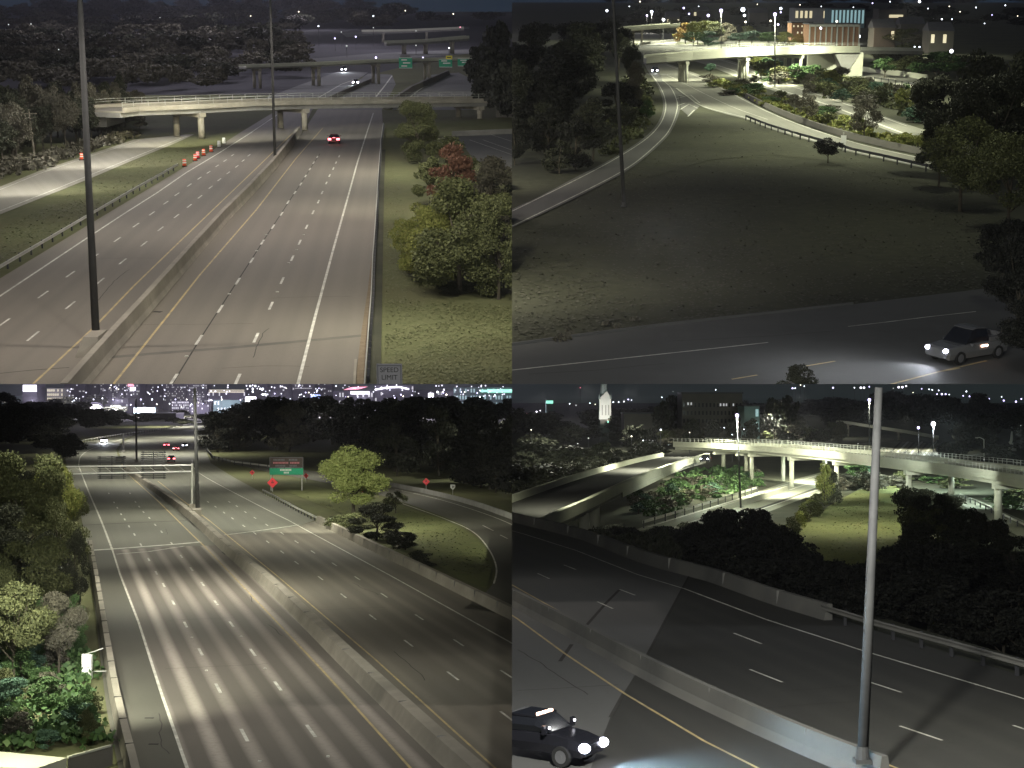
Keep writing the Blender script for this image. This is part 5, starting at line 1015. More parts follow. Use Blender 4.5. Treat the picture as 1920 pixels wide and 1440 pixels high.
# vehicles
vL = (V.g(190, 850) - V.g(197, 820)).normalized(); vR = (V.g(300, 820) - V.g(330, 880)).normalized()
car(V, 195, 830, vL, 'oncoming car with dazzling headlights on the left side of the far bend', 'paintdark', 'suv', heads=True, beam=16000, lamp=3.4)
car(V, 321, 866, vR, 'car with bright red tail lights nearest the gantry', 'paintdark', 'suv', tails=True, lamp=1.7)
car(V, 312, 838, vR, 'car with pinkish tail lights farther ahead in the left lane', 'paintdark', 'sedan', tails=True, lamp=1.9)
car(V, 330, 845, vR, 'small car with dim red tail lights between the two brighter ones', 'paintred', 'sedan', tails=True, lamp=1.2)
car(V, 346, 838, -vR, 'car with bluish white headlights beside the red tail lights', 'paintwhite', 'sedan', heads=True, lamp=1.5)
# trees
for x, yb, yt, w_, k, lf, lab in [(40, 1080, 838, 180, 'spread', 'olive', 'broad olive tree top left beside the gantry end'), (105, 1060, 860, 110, 'round', 'yellowgreen', 'yellow green tree under the end of the gantry'), (-5, 1160, 930, 170, 'round', 'dark', 'dark tree at the left edge under the olive one'), (112, 1110, 930, 110, 'loose', 'olive', 'thin olive tree leaning over the left edge line'), (60, 1200, 1000, 170, 'spread', 'olive', 'full olive tree in the middle of the left thicket'), (128, 1190, 1050, 80, 'loose', 'dark', 'dark thin tree beside the top of the left parapet'), (25, 1290, 1080, 150, 'round', 'olive', 'olive bush tree low at the left edge'), (110, 1270, 1100, 110, 'round', 'greybrown', 'brownish bush beside the left parapet')]:
    tree(V, x, yb, w_, yt, k, lf, lab, fine=2)
for i in range(52):
    y = random.uniform(1180, 1412); x = random.uniform(-30, 152 + (y - 1240) * .22) if i < 30 else 138 + (y - 1240) * .22 + random.uniform(-10, 4)
    if 120 < x and 1190 < y < 1330: continue
    tree(V, x, y, random.uniform(52, 84) if i < 30 else random.uniform(30, 46), y - random.uniform(46, 80), 'shrub', random.choice(['green', 'green', 'teal', 'olive', 'greybrown']), 'leafy bush in the lit thicket below the left parapet', 'bushes below the left parapet', fine=1)
brush(V, [(-60, 1180), (150, 1180), (190, 1400), (-60, 1410)], 'green', 7000, 1.0, .3, label='tangled green growth under the bushes below the left parapet')
tree(V, 663, 966, 165, 830, 'tall', 'bright', 'bright yellow green tree standing alone on the grass by the off ramp', fine=2)
tree(V, 706, 1012, 110, 940, 'full', 'dark', 'dark shrubby tree behind the right parapet below the bright tree', fine=2)
tree(V, 652, 992, 80, 955, 'shrub', 'olive', 'low olive shrub left of the dark shrubby tree', fine=1)
tree(V, 742, 962, 46, 918, 'loose', 'olive', 'small thin tree right of the bright tree', fine=1)
for x, y, w_, yt in [(628, 984, 36, 966), (760, 1030, 60, 995), (790, 1060, 60, 1030), (745, 1024, 60, 992)]: tree(V, x, y, w_, yt, 'shrub', 'dark', 'dark low bush behind the right parapet', 'bushes behind the right parapet', fine=1)
for i in range(44):
    x = random.uniform(400, 1000); y0 = 868 + max(0, (x - 560)) * .165 - 6; y = y0 - random.uniform(0, 40)
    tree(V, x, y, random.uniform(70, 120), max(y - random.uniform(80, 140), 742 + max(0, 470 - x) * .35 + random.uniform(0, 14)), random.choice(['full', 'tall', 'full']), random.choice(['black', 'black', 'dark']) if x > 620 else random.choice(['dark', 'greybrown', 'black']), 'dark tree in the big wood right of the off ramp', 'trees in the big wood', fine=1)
far0 = []
for i in range(24):
    x = random.uniform(-50, 140); y = random.uniform(800, 870)
    tree(V, x, y, random.uniform(60, 90), y - random.uniform(40, 75), random.choice(['round', 'tall']), 'black', into=far0, fine=1)
wood(V, far0, 'dark_wood', 'black wood left of the far bend')
far = []
for i in range(60):
    x = random.uniform(-40, 220); y = random.uniform(775, 815); tree(V, x, y, random.uniform(40, 60), max(738, y - random.uniform(22, 40)), 'round', random.choice(['black', 'dark']), into=far, fine=0)
for i in range(40):
    x = random.uniform(200, 470); y = random.uniform(784, 800) if x < 400 else random.uniform(790, 815); tree(V, x, y, random.uniform(30, 46), y - random.uniform(8, 18), 'round', random.choice(['dark', 'greybrown']), into=far, fine=0)
for i in range(40):
    x = random.uniform(470, 1000); tree(V, x, 800, random.uniform(50, 80), random.uniform(738, 758), 'round', 'black', into=far, fine=0)
wood(V, far, 'far_wood', 'dark wood between the freeway and the city')
# city
def blk(x0, x1, yt, Y, m_, lab, win=None, **k): return building(V, x0, x1, yt, Y, m_, lab, dm=25, win=win, **k)
sky_b = [(-10, 42, 742, 1500, 'tealwall', 'low dim block at the far left of the skyline', None), (42, 70, 718, 1450, 'citywall', 'block with a large glowing white sign at left of the skyline', None), (88, 118, 728, 1450, 'palewall', 'cream lit block with a grid of windows at left', (8, 4, .9, 'winy', .3)), (120, 160, 712, 1700, 'citywall', 'tall dim tower right of the cream lit block', (6, 10, .12, 'winw', .3)), (160, 186, 700, 1800, 'citywall', 'tall plain tower behind the white arch', (5, 12, .08, 'winw', .3)), (188, 232, 706, 1700, 'citywall', 'tall tower with scattered windows right of the white arch', (12, 14, .22, 'winw', .3)), (236, 262, 705, 1600, 'citywall', 'tower with a red white lit crown', (8, 10, .3, 'winw', .2)), (264, 304, 708, 1800, 'citywall', 'dim tower behind the cyan sign', (8, 10, .08, 'winw', .3)), (306, 348, 712, 1650, 'citywall', 'office block with a row of lit top windows', (16, 10, .3, 'winw', .3)), (350, 388, 709, 1600, 'citywall', 'office block with many small lit windows', (16, 12, .3, 'winw', .2)), (390, 460, 733, 1500, 'citywall', 'wide block outlined by two bright cream light strips', (18, 3, .25, 'winw', .1)), (462, 500, 716, 1700, 'citywall', 'bluish block behind the blinding white panel', (8, 8, .2, 'cool', .2)), (502, 545, 712, 1750, 'citywall', 'dim block with a few lights right of the white panel', (8, 8, .15, 'winw', .2)), (548, 590, 708, 1700, 'citywall', 'block with one long lit line near its top', (10, 8, .15, 'winw', .2)), (592, 622, 714, 1750, 'citywall', 'small dark tower left of the pink sign', (8, 10, .25, 'winw', .2)), (624, 700, 733, 1600, 'citywall', 'arena wall under the pink sign', (14, 2, .3, 'winw', .2)), (702, 776, 722, 1600, 'citywall', 'stadium stand with a long bright roof line', (14, 4, .2, 'winw', .1)), (780, 850, 732, 1700, 'citywall', 'low block among bright violet lamps', (14, 3, .25, 'winw', .1)), (850, 985, 726, 1650, 'tealwall', 'long building with a glowing green facade at right', (26, 3, .6, 'wint', .1)), (195, 240, 748, 1400, 'citywall', 'low block between the white arch and the cyan sign', (10, 3, .3, 'winw', .1)), (322, 354, 752, 1380, 'citywall', 'low block with a bright grid of windows', (12, 4, .75, 'winw', .1)), (355, 392, 758, 1350, 'citywall', 'low wide block below the many windows', (10, 3, .3, 'winw', .1)), (400, 450, 750, 1350, 'tealwall', 'low teal lit block under the light strips', (8, 2, .5, 'wint', .1)), (480, 530, 752, 1350, 'palewall', 'pale low houses at the foot of the skyline', (8, 2, .5, 'winy', .1)), (262, 330, 776, 1050, 'citywall', 'low grey sheds beside the far bend', None)]
for x0, x1, yt, Y, m_, lab, win in sky_b:
    t, W, H = blk(x0, x1, yt, Y, m_, lab, win); s = W / (x1 - x0)
    fy = lambda y: V.top(Vector((0, Y, 0)), y)
    if 'white sign' in lab: part(t, 'lit_sign', MB().box((0, -.5, fy(728)), (25 * s, .6, 12 * s)), A['bwhite'])
    if 'red white' in lab: part(t, 'lit_crown', MB().box((0, -.4, fy(729)), (10 * s, .6, 6 * s)), A['bwhite']); part(t, 'crown_sign', MB().box((-4 * s, -.4, fy(722)), (10 * s, .6, 4 * s)), A['pinks'])
    if 'outlined' in lab: part(t, 'light_strip', MB().box((0, -.5, fy(735)), (66 * s, .6, 1.6 * s)), A['winy']); part(t, 'light_strip', MB().box((0, -.5, fy(731.5)), (66 * s, .6, 1.2 * s)), A['winy'])
    if 'pink' in lab and 'wall' in lab:
        part(t, 'pink_sign', MB().add([(-18 * s, -1, fy(731)), (10 * s, -1, fy(730)), (28 * s, -1, fy(725)), (-2 * s, -1, fy(726)), (-18 * s, -.2, fy(731)), (10 * s, -.2, fy(730)), (28 * s, -.2, fy(725)), (-2 * s, -.2, fy(726))], [(0, 1, 2, 3), (7, 6, 5, 4), (0, 3, 7, 4), (1, 5, 6, 2), (3, 2, 6, 7), (0, 4, 5, 1)]), A['pinks'])
        part(t, 'white_sign', MB().box((13 * s, -1, fy(736.5)), (35 * s, .8, 5 * s)), A['bwhite'])
    if 'stadium' in lab: part(t, 'roof_light', MB().sweep([(-36 * s, -1, fy(732)), (-14 * s, -1, fy(728)), (10 * s, -1, fy(727)), (28 * s, -1, fy(731))], [(-.4, 0), (-.4, 2.6 * s), (.4, 2.6 * s), (.4, 0)]), A['bwhite'])
    if 'green facade' in lab: part(t, 'lit_facade', MB().box((-5 * s, -.6, fy(733)), (24 * s, .6, 4 * s)).box((42 * s, -.6, fy(733)), (90 * s, .6, 6 * s)), A['teal'])
    if 'one long lit' in lab: part(t, 'light_strip', MB().box((0, -.4, fy(728)), (32 * s, .6, 1 * s)), A['winw'])
c = V.dep(178, 765, 1250); s = V.sc(c); t = thing(V, 'arch_bridge', 'glowing white arched end of a hall left of the cyan sign', 'hall', Vector((c.x, c.y, 0))); zb_ = V.top(Vector((c.x, c.y, 0)), 767)
part(t, 'arch_face', MB().add([((13 * math.cos(a)) / s, 0, zb_ + 9 * math.sin(a) / s) for a in [math.pi * i / 10 for i in range(11)]] + [((13 * math.cos(a)) / s, 1.5, zb_ + 9 * math.sin(a) / s) for a in [math.pi * i / 10 for i in range(11)]], [tuple(range(11))] + [(i, i + 11, i + 12, i + 1) for i in range(10)]), A['bwhite'])
part(t, 'arch_rib', MB().sweep([((15 * math.cos(a)) / s, .5, zb_ + 11 * math.sin(a) / s) for a in [math.pi * i / 10 for i in range(11)]], [(-.5, 0), (-.5, .9), (.5, .9), (.5, 0)]), A['citywall']); part(t, 'base_wall', MB().box((0, 1, zb_ / 2), (34 / s, 2, zb_)), A['citywall'])
for x0, x1, y0, y1, Y, m_, lab in [(251, 291, 764, 775, 1250, 'cyan', 'glowing cyan billboard in the middle of the skyline'), (460, 480, 744, 759, 1300, 'bwhite', 'blinding white lit panel in front of the skyline'), (583, 600, 740, 747, 1350, 'blue', 'glowing blue billboard above the dark wood'), (803, 813, 737, 745, 1400, 'bwhite', 'white round lit sign above the dark wood')]:
    c = V.dep((x0 + x1) / 2, (y0 + y1) / 2, Y); s = V.sc(c); t = thing(V, 'billboard', lab, 'billboard', Vector((c.x, c.y, 0)))
    part(t, 'panel', MB().box((0, 0, c.z), ((x1 - x0) / s, .6, (y1 - y0) / s)), A[m_])
    if m_ == 'cyan': part(t, 'white_band', MB().box((-2 / s, -.5, c.z - 2.6 / s), (34 / s, .4, 3.2 / s)).box((-12 / s, -.5, c.z + 1 / s), (12 / s, .4, 4 / s)), A['bwhite'])
    part(t, 'legs', MB().box((-(x1 - x0) / s * .35, .5, c.z / 2), (.6, .6, c.z)).box(((x1 - x0) / s * .35, .5, c.z / 2), (.6, .6, c.z)), A['darksteel'])
pts = [(264, 749, 2.2), (285, 749, 2.2), (329, 749, 2), (350, 749, 2), (212, 749, 2), (192, 747, 2), (395, 750, 2.6), (416, 749, 2.2), (451, 750, 2), (359, 758, 2), (245, 759, 2), (294, 758, 2), (526, 750, 2.6), (595, 732, 2), (606, 750, 2), (653, 744, 2), (649, 744, 2), (820, 735, 3.4), (831, 736, 2.6), (837, 740, 3), (829, 751, 2.2), (900, 744, 2), (752, 740, 2.6), (756, 743, 2.2), (704, 769, 2.6), (143, 747, 1.8), (149, 747, 1.6), (136, 753, 1.4), (40, 757, 1.4), (1, 768, 2.6), (218, 771, 1.8), (227, 771, 1.6), (388, 774, 1.6), (432, 764, 1.6), (505, 759, 2), (510, 752, 2.4), (515, 738, 2), (537, 728, 1.6), (573, 736, 2), (579, 736, 2), (598, 728, 1.8), (612, 745, 1.8), (684, 750, 1.6), (693, 750, 1.6), (740, 746, 2), (810, 748, 1.8), (865, 735, 2), (871, 735, 2), (895, 737, 2.2), (928, 741, 2), (295, 733, 1.8), (222, 730, 1.8), (206, 727, 1.6), (150, 762, 1.6), (155, 760, 1.6), (372, 755, 1.6), (380, 757, 1.8), (318, 757, 1.6), (340, 763, 1.6), (345, 763, 1.6), (444, 760, 1.6), (494, 740, 2), (560, 745, 1.5), (570, 743, 1.5)]
for i, (x, y, r) in enumerate(pts): glow(V, x, y, 1240 if y > 745 else 1330, r * .85, ['purple', 'cool', 'purple', 'warmw'][i % 4] if r > 1.7 else ['cool', 'warmw', 'dimw'][i % 3], 'small city lamp glowing at the foot of the skyline', 'city lamps below the skyline')
# road lamp light, then unseen fill spots added for the trees
def wl(px, py, z, power, ang=140, col=(1, .94, .8), dx=0, dy=0, z0=0): p = V.g(px, py, z0); lamp_or_fill_light(V, p + Vector((0, 0, z)), p + Vector((dx, dy, 0)), power, col, ang, .9, .6)
for x, y, z, pw in ((300, 972, 20, 20000), (450, 958, 20, 18000), (250, 1010, 18, 16000), (300, 1110, 14, 15000), (480, 1120, 13, 9000), (620, 1010, 16, 13000), (270, 905, 20, 38000), (180, 880, 20, 30000), (230, 850, 20, 40000), (330, 852, 20, 60000), (240, 826, 20, 70000), (370, 820, 20, 90000), (330, 800, 20, 160000), (450, 890, 18, 26000), (560, 930, 16, 14000), (780, 1000, 11, 4500), (560, 895, 14, 12000), (740, 930, 14, 9000)):
    wl(x, y, z, pw * .8, 160, (1, .97, .82))
wl(300, 1240, 12, 3800, 150, (1, .93, .84)); wl(620, 1280, 11, 2200, 150, (1, 1, .86)); wl(430, 1390, 12, 1500, 150, (1, 1, .86))
for p, tg, pw in (((600, 1010, 16), (664, 966, 8), 44000), ((120, 1180, 22), (60, 1090, 4), 12000), ((150, 1090, 18), (60, 960, 6), 13000), ((110, 1360, 10), (90, 1310, 0), 14000), ((20, 1330, 9), (20, 1290, 0), 5000)):
    lamp_or_fill_light(V, V.over(*p), V.over(*tg), pw, (1, 1, .8), 120, .6, .5)  # unseen fill spots added for the bright tree and the left thicket
q = V.g(40, 1418, .9) + Vector((0, -2, 4.5)); lamp_or_fill_light(V, q, V.g(40, 1418, .9), 3500, (1, 1, .7), 80, .6, .2); q = V.over(158, 1330, 4); lamp_or_fill_light(V, q, V.over(166, 1262, 1), 2600, (1, 1, 1), 40, .6, .1)
for x in (60, 220, 370, 520, 680, 840): p = V.dep(x, 752, 1180); lamp_or_fill_light(V, p, p, 420000, (.88, .82, 1), spot=False)
cl = MB()
for i in range(170):
    x = random.uniform(120, 960); y = 722 + abs(random.gauss(0, 18)); Y = random.uniform(1300, 1345)
    if y > 765 - max(0, x - 480) * .04: continue
    p = V.dep(x, y, Y); cl.ball(p, random.uniform(.35, .7), 5, 4)
structure(V, 'city_lights', cl, glow_mat('tiny_city_light', (.8, .8, 1.0), 1.6), kind='stuff', label='countless tiny lights scattered over the city skyline')
tufts(V, [(745, 948), (830, 978), (885, 1004), (914, 1036), (920, 1070), (860, 1084), (740, 1000), (640, 965), (560, 925), (600, 915)], 'grassy', 3500, .2, label='grass inside the curve of the off ramp')
for x, yb, yt, w_, lf in ((120, 990, 880, 90, 'olive'), (30, 1000, 860, 120, 'dark'), (140, 1150, 985, 60, 'dark'), (20, 1110, 960, 130, 'olive'), (80, 1150, 990, 110, 'dark'), (135, 1230, 1110, 70, 'green'), (50, 1240, 1110, 110, 'green'), (0, 1230, 1060, 110, 'olive'), (100, 1060, 930, 90, 'olive')): tree(V, x, yb, w_, yt, 'full', lf, 'leafy tree filling the thicket left of the near carriageway', 'trees filling the left thicket', fine=2)
cracks(V, Ld, [(330, 1420), (700, 1420), (470, 1110), (250, 1060)], VPL, 24); cracks(V, Rd, [(900, 1380), (955, 1220), (640, 1050), (560, 1080)], VPR, 22); cracks(V, Sh, [(250, 1420), (320, 1420), (240, 1160), (190, 1160)], VPL, 8); cracks(V, Lr, [(180, 1015), (350, 1015), (260, 920), (170, 920)], VPL, 12)
# ================================================================== LOOKING ACROSS THE VALLEY TO THE LONG LIT BRIDGE (fourth view)
V = BR; ZG = -6.0
A['polelit'] = mat('weathered_pole', (.075, .075, .073), (.05, .05, .05), 1.5, .7)
A['deckBR'] = road_mat('concrete_deck', (0.12, 0.119, 0.115), (0.095, 0.094, 0.09), (0.135, 0.134, 0.13), -.225, .25)
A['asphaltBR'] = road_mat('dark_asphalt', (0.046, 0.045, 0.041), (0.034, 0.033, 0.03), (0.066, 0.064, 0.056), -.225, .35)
A['roadBR'] = road_mat('valley_road', (0.2, 0.2, 0.16), (0.14, 0.14, 0.115), (0.24, 0.24, 0.2), .35, .3)
structure(V, 'ground', MB().poly([(-900, 30, ZG - .08), (900, 30, ZG - .08), (1600, 4800, ZG - .08), (-1600, 4800, ZG - .08)]), A['darkground'])
# near freeway: concrete deck up to the joint, asphalt beyond it
far = [(940, 972), (960, 978), (1085, 1010), (1200, 1054), (1300, 1083)]
fwL = structure(V, 'road', MB().poly([V.g(*p) for p in [(900, 960), (960, 978), (1085, 1010), (1200, 1054), (1292, 1080), (1210, 1235), (1150, 1330), (1100, 1460), (900, 1460)]]), A['deckBR'])
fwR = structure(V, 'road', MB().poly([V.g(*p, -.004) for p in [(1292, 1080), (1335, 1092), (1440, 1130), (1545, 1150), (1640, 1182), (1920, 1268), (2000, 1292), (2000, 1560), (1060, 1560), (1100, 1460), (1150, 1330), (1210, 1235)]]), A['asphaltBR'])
line(V, fwL, [(960, 995), (985, 1002), (1080, 1032), (1195, 1077), (1284, 1104)], A['white'], .13)
line(V, fwR, [(1284, 1104), (1435, 1161), (1625, 1222), (1920, 1310), (1990, 1331)], A['white'], .13)
for a, b in [((1162, 1105), (1191, 1116)), ((1120, 1128), (1149, 1141)), ((1057, 1059), (1080, 1068)), ((1008, 1075), (1030, 1085))]: line(V, fwL, [a, b], A['dashw'], .13, name='lane_dash')
for a, b in [((1376, 1187), (1428, 1207)), ((1406, 1255), (1467, 1279)), ((1619, 1275), (1690, 1298)), ((1687, 1361), (1767, 1388)), ((1900, 1360), (1960, 1380))]: line(V, fwR, [a, b], A['dashw'], .12, name='lane_dash')
line(V, fwL, [(950, 1091), (1097, 1173), (1205, 1233)], A['yellow'], .11); line(V, fwR, [(1205, 1233), (1440, 1342), (1610, 1412), (1720, 1455)], A['yellow'], .11)
line(V, fwL, [(940, 1141), (970, 1160), (1060, 1226), (1172, 1301)], A['yellow'], .12); line(V, fwR, [(1172, 1301), (1320, 1389), (1415, 1437), (1450, 1455)], A['yellow'], .12)
line(V, fwL, [(1161, 1106), (1137, 1130), (1100, 1172)], A['tar'], .18, name='expansion_joint'); line(V, fwL, [(1072, 1208), (1050, 1240)], A['tar'], .18, name='expansion_joint'); line(V, fwL, [(1170, 1300), (1145, 1345)], A['tar'], .18, name='expansion_joint'); line(V, fwL, [(1292, 1080), (1250, 1158), (1210, 1235)], A['tar'], .14, name='expansion_joint')
line(V, fwL, [(970, 1335), (985, 1352), (1005, 1365)], A['white'], .1)
# parapet with the worn top, then guardrail
P = [V.g(*p) for p in smooth_px([(900, 962), (960, 979), (1085, 1011), (1200, 1055), (1292, 1081), (1335, 1093), (1440, 1131), (1545, 1163)], 3)]
t = thing(V, 'bridge_parapet', 'pale concrete parapet running along the far edge of the near freeway', 'parapet', P[0])
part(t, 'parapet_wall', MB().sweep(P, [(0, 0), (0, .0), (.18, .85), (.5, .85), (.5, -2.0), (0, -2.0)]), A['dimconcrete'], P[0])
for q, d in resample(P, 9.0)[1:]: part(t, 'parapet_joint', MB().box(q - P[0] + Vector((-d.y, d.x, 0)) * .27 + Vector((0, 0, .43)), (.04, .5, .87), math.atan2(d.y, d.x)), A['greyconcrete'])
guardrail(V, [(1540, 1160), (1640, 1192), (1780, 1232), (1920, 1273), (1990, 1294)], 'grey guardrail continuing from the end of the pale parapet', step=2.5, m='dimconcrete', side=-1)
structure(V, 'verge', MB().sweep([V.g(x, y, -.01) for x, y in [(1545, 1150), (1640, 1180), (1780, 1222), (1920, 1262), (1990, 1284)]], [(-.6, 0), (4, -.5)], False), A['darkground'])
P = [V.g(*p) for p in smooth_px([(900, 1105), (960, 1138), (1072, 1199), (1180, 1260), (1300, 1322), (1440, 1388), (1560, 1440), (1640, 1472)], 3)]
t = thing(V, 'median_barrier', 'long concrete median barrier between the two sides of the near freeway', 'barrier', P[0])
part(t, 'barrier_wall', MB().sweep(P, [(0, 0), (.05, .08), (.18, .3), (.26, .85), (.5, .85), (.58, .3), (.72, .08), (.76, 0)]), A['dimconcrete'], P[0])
for q, d in resample(P, 7.5)[1:]: part(t, 'barrier_joint', MB().box(q - P[0] + Vector((-d.y, d.x, 0)) * .38 + Vector((0, 0, .42)), (.03, .3, .86), math.atan2(d.y, d.x)), A['greyconcrete'])
pt, b5, e5 = pole(V, 1617, 1430, 1648, 722, .17, .12, 'tall pale light pole standing on the near median barrier', zb=.7, hz=12.2, head=False, m='polelit')
# tow truck on the near carriageway
lane = (V.g(1172, 1301) - V.g(1060, 1226)).normalized()
yaw = math.atan2(lane.y, lane.x) + .75; b = V.g(1006, 1420)
t = thing(V, 'flatbed_truck', 'dark flatbed truck with blazing headlights and pinkish roof lights on the near carriageway', 'truck', b, yaw, None, (.72, .72, .72))
part(t, 'hood', loft([(1.3, 1.0, .95, .55, 1.45), (2.3, 1.0, .9, .5, 1.35), (2.95, .95, .82, .5, 1.2), (3.1, .85, .75, .6, 1.05)]), A['paintdark'])
part(t, 'cab', loft([(-.9, 1.0, .95, .55, 1.35), (1.3, 1.0, .95, .55, 1.45)]), A['paintdark'])
part(t, 'cab_windows', loft([(-.85, .98, .86, 1.35, 2.0), (.55, .98, .86, 1.4, 2.05), (1.35, .96, .86, 1.42, 1.5)]), A['glass'])
part(t, 'roof', MB().box((-.15, 0, 2.06), (1.4, 1.7, .08)), A['paintdark'])
part(t, 'flatbed', MB().box((-4.6, 0, .95), (7.0, 2.3, .16)).box((-1.25, 0, 1.5), (.12, 2.2, 1.0)), A['paintgrey'])
part(t, 'side_rail', MB().box((-4.6, 1.12, 1.1), (7.0, .08, .16)).box((-4.6, -1.12, 1.1), (7.0, .08, .16)), A['paintdark'])
wheels(t, (-6.2, -5.2, 2.0), .98, .48)
for sg in (-1, 1):
    part(t, 'headlight', MB().ball((3.08, sg * .78, .95), .27, 10, 6, .8), A['head'], smooth=True)
    part(t, 'marker_light', MB().ball((1.4, sg * 1.05, 1.7), .07, 6, 4), A['bwhite']); part(t, 'mirror', MB().box((1.2, sg * 1.18, 1.6), (.14, .25, .4)), A['paintdark'])
    part(t, 'side_marker', MB().ball((-1.9, sg * 1.18, 1.0), .06, 6, 4), A['bwhite'])
for k in (-.45, 0, .45): part(t, 'roof_light', MB().box((.45, k, 2.14), (.12, .3, .1)), A['amber'])
part(t, 'rear_light', MB().ball((-8.05, 1.0, 1.05), .08, 6, 4), A['bwhite'])
part(t, 'work_light', MB().box((-8.1, -.9, 1.0), (.06, .3, .12)), A['tail'])
d = Vector((math.cos(yaw), math.sin(yaw), 0))
lamp_or_fill_light(V, b + d * 2.7 + Vector((0, 0, .9)), b + d * 7 + Vector((0, 1.5, -.2)), 2600, (.5, .76, 1.0), 140, .9, .1)
lamp_or_fill_light(V, b + d * 2.9 + Vector((0, 0, 1.3)), b + d * 9 + Vector((3, 1, 0)), 900, (.5, .8, 1.0), 140, .9, .4)
# rising ramp bridge at left
Zd = -1.0
near = smooth_px([(930, 1030), (1000, 1000), (1040, 977), (1100, 950), (1168, 916), (1210, 897), (1250, 882), (1290, 868), (1330, 857)], 3)
PN = [V.g(x, y, Zd) for x, y in near]; b = PN[0].copy(); Q = [p - b for p in PN]
t = thing(V, 'ramp_bridge', 'rising ramp bridge with bright pale parapets at left beyond the near freeway', 'bridge', b)
Wd = 10.5
part(t, 'deck', MB().sweep(Q, [(0, 0), (Wd, 0), (Wd, -.3), (0, -.3)]), A['darkasphalt'])
part(t, 'girder', MB().sweep(Q, [(.8, -.3), (Wd - .8, -.3), (Wd - .8, -1.3), (.8, -1.3)]), A['greyconcrete'])
part(t, 'parapet', MB().sweep(Q, [(-.1, -.45), (-.1, .85), (.5, .85), (.75, 0), (.4, -.45)]), A['paleconcrete'])
part(t, 'parapet', MB().sweep(Q, [(Wd - .6, 0), (Wd - .4, .85), (Wd, .85), (Wd, -.4), (Wd - .4, -.4)]), A['paleconcrete'])
part(t, 'edge_line', MB().sweep(Q, [(1.6, .012), (1.75, .012)], False), A['white'])
for px_, py_ in ((1097, 958), (1116, 946)):
    c = V.g(px_, py_ - 12, Zd) - b; part(t, 'column', MB().tube((c.x, c.y + 2, ZG - b.z), (c.x, c.y + 2, -1.2), .7, .7, 10), A['paleconcrete'], smooth=True)
wl_ = [V.g(x, y, Zd) for x, y in [(1168, 917), (1210, 898), (1250, 883), (1282, 871)]]
bt = [V.top(p, yy) for p, yy in zip(wl_, (932, 912, 893, 876))]
part(t, 'retaining_wall', MB().add([p - b + Vector((-.05, -.25, -.4)) for p in wl_] + [Vector((p.x, p.y - .25, z)) - b for p, z in zip(wl_, bt)], [(i, i + 1, i + 5, i + 4) for i in range(3)]).add([wl_[0] - b + Vector((0, -.25, -.4)), wl_[0] - b + Vector((0, 5, -.4)), Vector((wl_[0].x, wl_[0].y + 5, bt[0])) - b, Vector((wl_[0].x, wl_[0].y - .25, bt[0])) - b], [(0, 1, 2, 3)]), A['paleconcrete'])
car(V, 1323, 866, (V.g(1250, 885) - V.g(1330, 857)).normalized(), 'car with bluish headlights coming down the ramp under the long bridge', 'paintdark', 'sedan', heads=True, beam=3000, z=Zd + .02, lamp=1.2)
# long lit bridge
bridge(V, [(1262, 843, 350), (1330, 845.5, 338), (1400, 850, 323), (1475, 857, 304), (1540, 863, 287), (1640, 875.5, 261), (1780, 894, 229), (1920, 918, 197), (1990, 930, 184)], 'long floodlit bridge with railings sweeping across the valley', 9.5, .6, .55, .7, m='paleconcrete', rail=.8, piers=[(1335, 863, ZG + 2.5, 1, .9), (1379, 868, ZG + 2, 1, .9), (1401, 893, ZG, 2, .9), (1475, 913, ZG, 2, 1.0), (1557, 908, ZG, 2, .9), (1692, 906, ZG + 2, 2, 1.0), (1855, 935, ZG + 1, 2, 1.1)], pm='paleconcrete', posts=1.6)
# slender sign beam bridge in the distance
bridge(V, [(1568, 793, 700), (1588, 795, 690), (1637, 803, 665), (1683, 810, 640), (1752, 822, 610)], 'thin distant footbridge on tall posts behind the long bridge', 2.0, .4, .3, .4, m='paleconcrete', piers=[(1588, 830, ZG, 1, .9), (1637, 825, ZG, 1, .9), (1683, 828, ZG, 1, .9), (1750, 838, ZG, 1, 1.6)])
A['ballast'] = mat('ballast', (.2, .19, .16), (.12, .115, .1), .4, .95)
tk = sheet(V, 'rail_yard', [(1560, 840), (1650, 826), (1765, 832), (1790, 850), (1720, 866), (1600, 856)], A['ballast'], ZG)
for k in range(7): line(V, tk, [(1655 + 14 * k, 862), (1690 + 13 * k, 828)], A['steel'] if k % 2 else A['tar'], .9, ZG + .03, name='rail_track')
# valley roads
rv = ribbon(V, 'road', [(1150, 1012), (1200, 990), (1240, 978), (1300, 960), (1360, 942), (1420, 922), (1480, 902), (1560, 880)], [(1250, 1030), (1300, 1006), (1340, 992), (1390, 978), (1440, 960), (1490, 941), (1545, 922), (1600, 900)], A['roadBR'], ZG)
line(V, rv, [(1215, 988), (1300, 962), (1420, 925), (1540, 889)], A['white'], .3, ZG + .02); line(V, rv, [(1290, 1000), (1400, 964), (1500, 930), (1570, 905)], A['white'], .3, ZG + .02)
line(V, rv, [(1260, 990), (1360, 958), (1470, 922), (1560, 892)], A['white'], .2, ZG + .02); line(V, rv, [(1320, 988), (1440, 948), (1540, 912)], A['tar'], .8, ZG + .02, name='pavement_joint')
guardrail(V, [(1205, 990), (1260, 973), (1340, 948), (1420, 922)], 'long pale guardrail along the valley road below the ramp', z=ZG, step=6, hh=1.3)
t = thing(V, 'concrete_barrier', 'white barrier in the middle of the valley road', 'barrier', V.g(1330, 972, ZG)); q0 = V.g(1330, 972, ZG)
part(t, 'barrier_wall', MB().sweep([V.g(x, y, ZG) - q0 for x, y in [(1330, 966), (1400, 945), (1475, 920)]], [(-.3, 0), (-.12, .9), (.12, .9), (.3, 0)]), A['paleconcrete'])
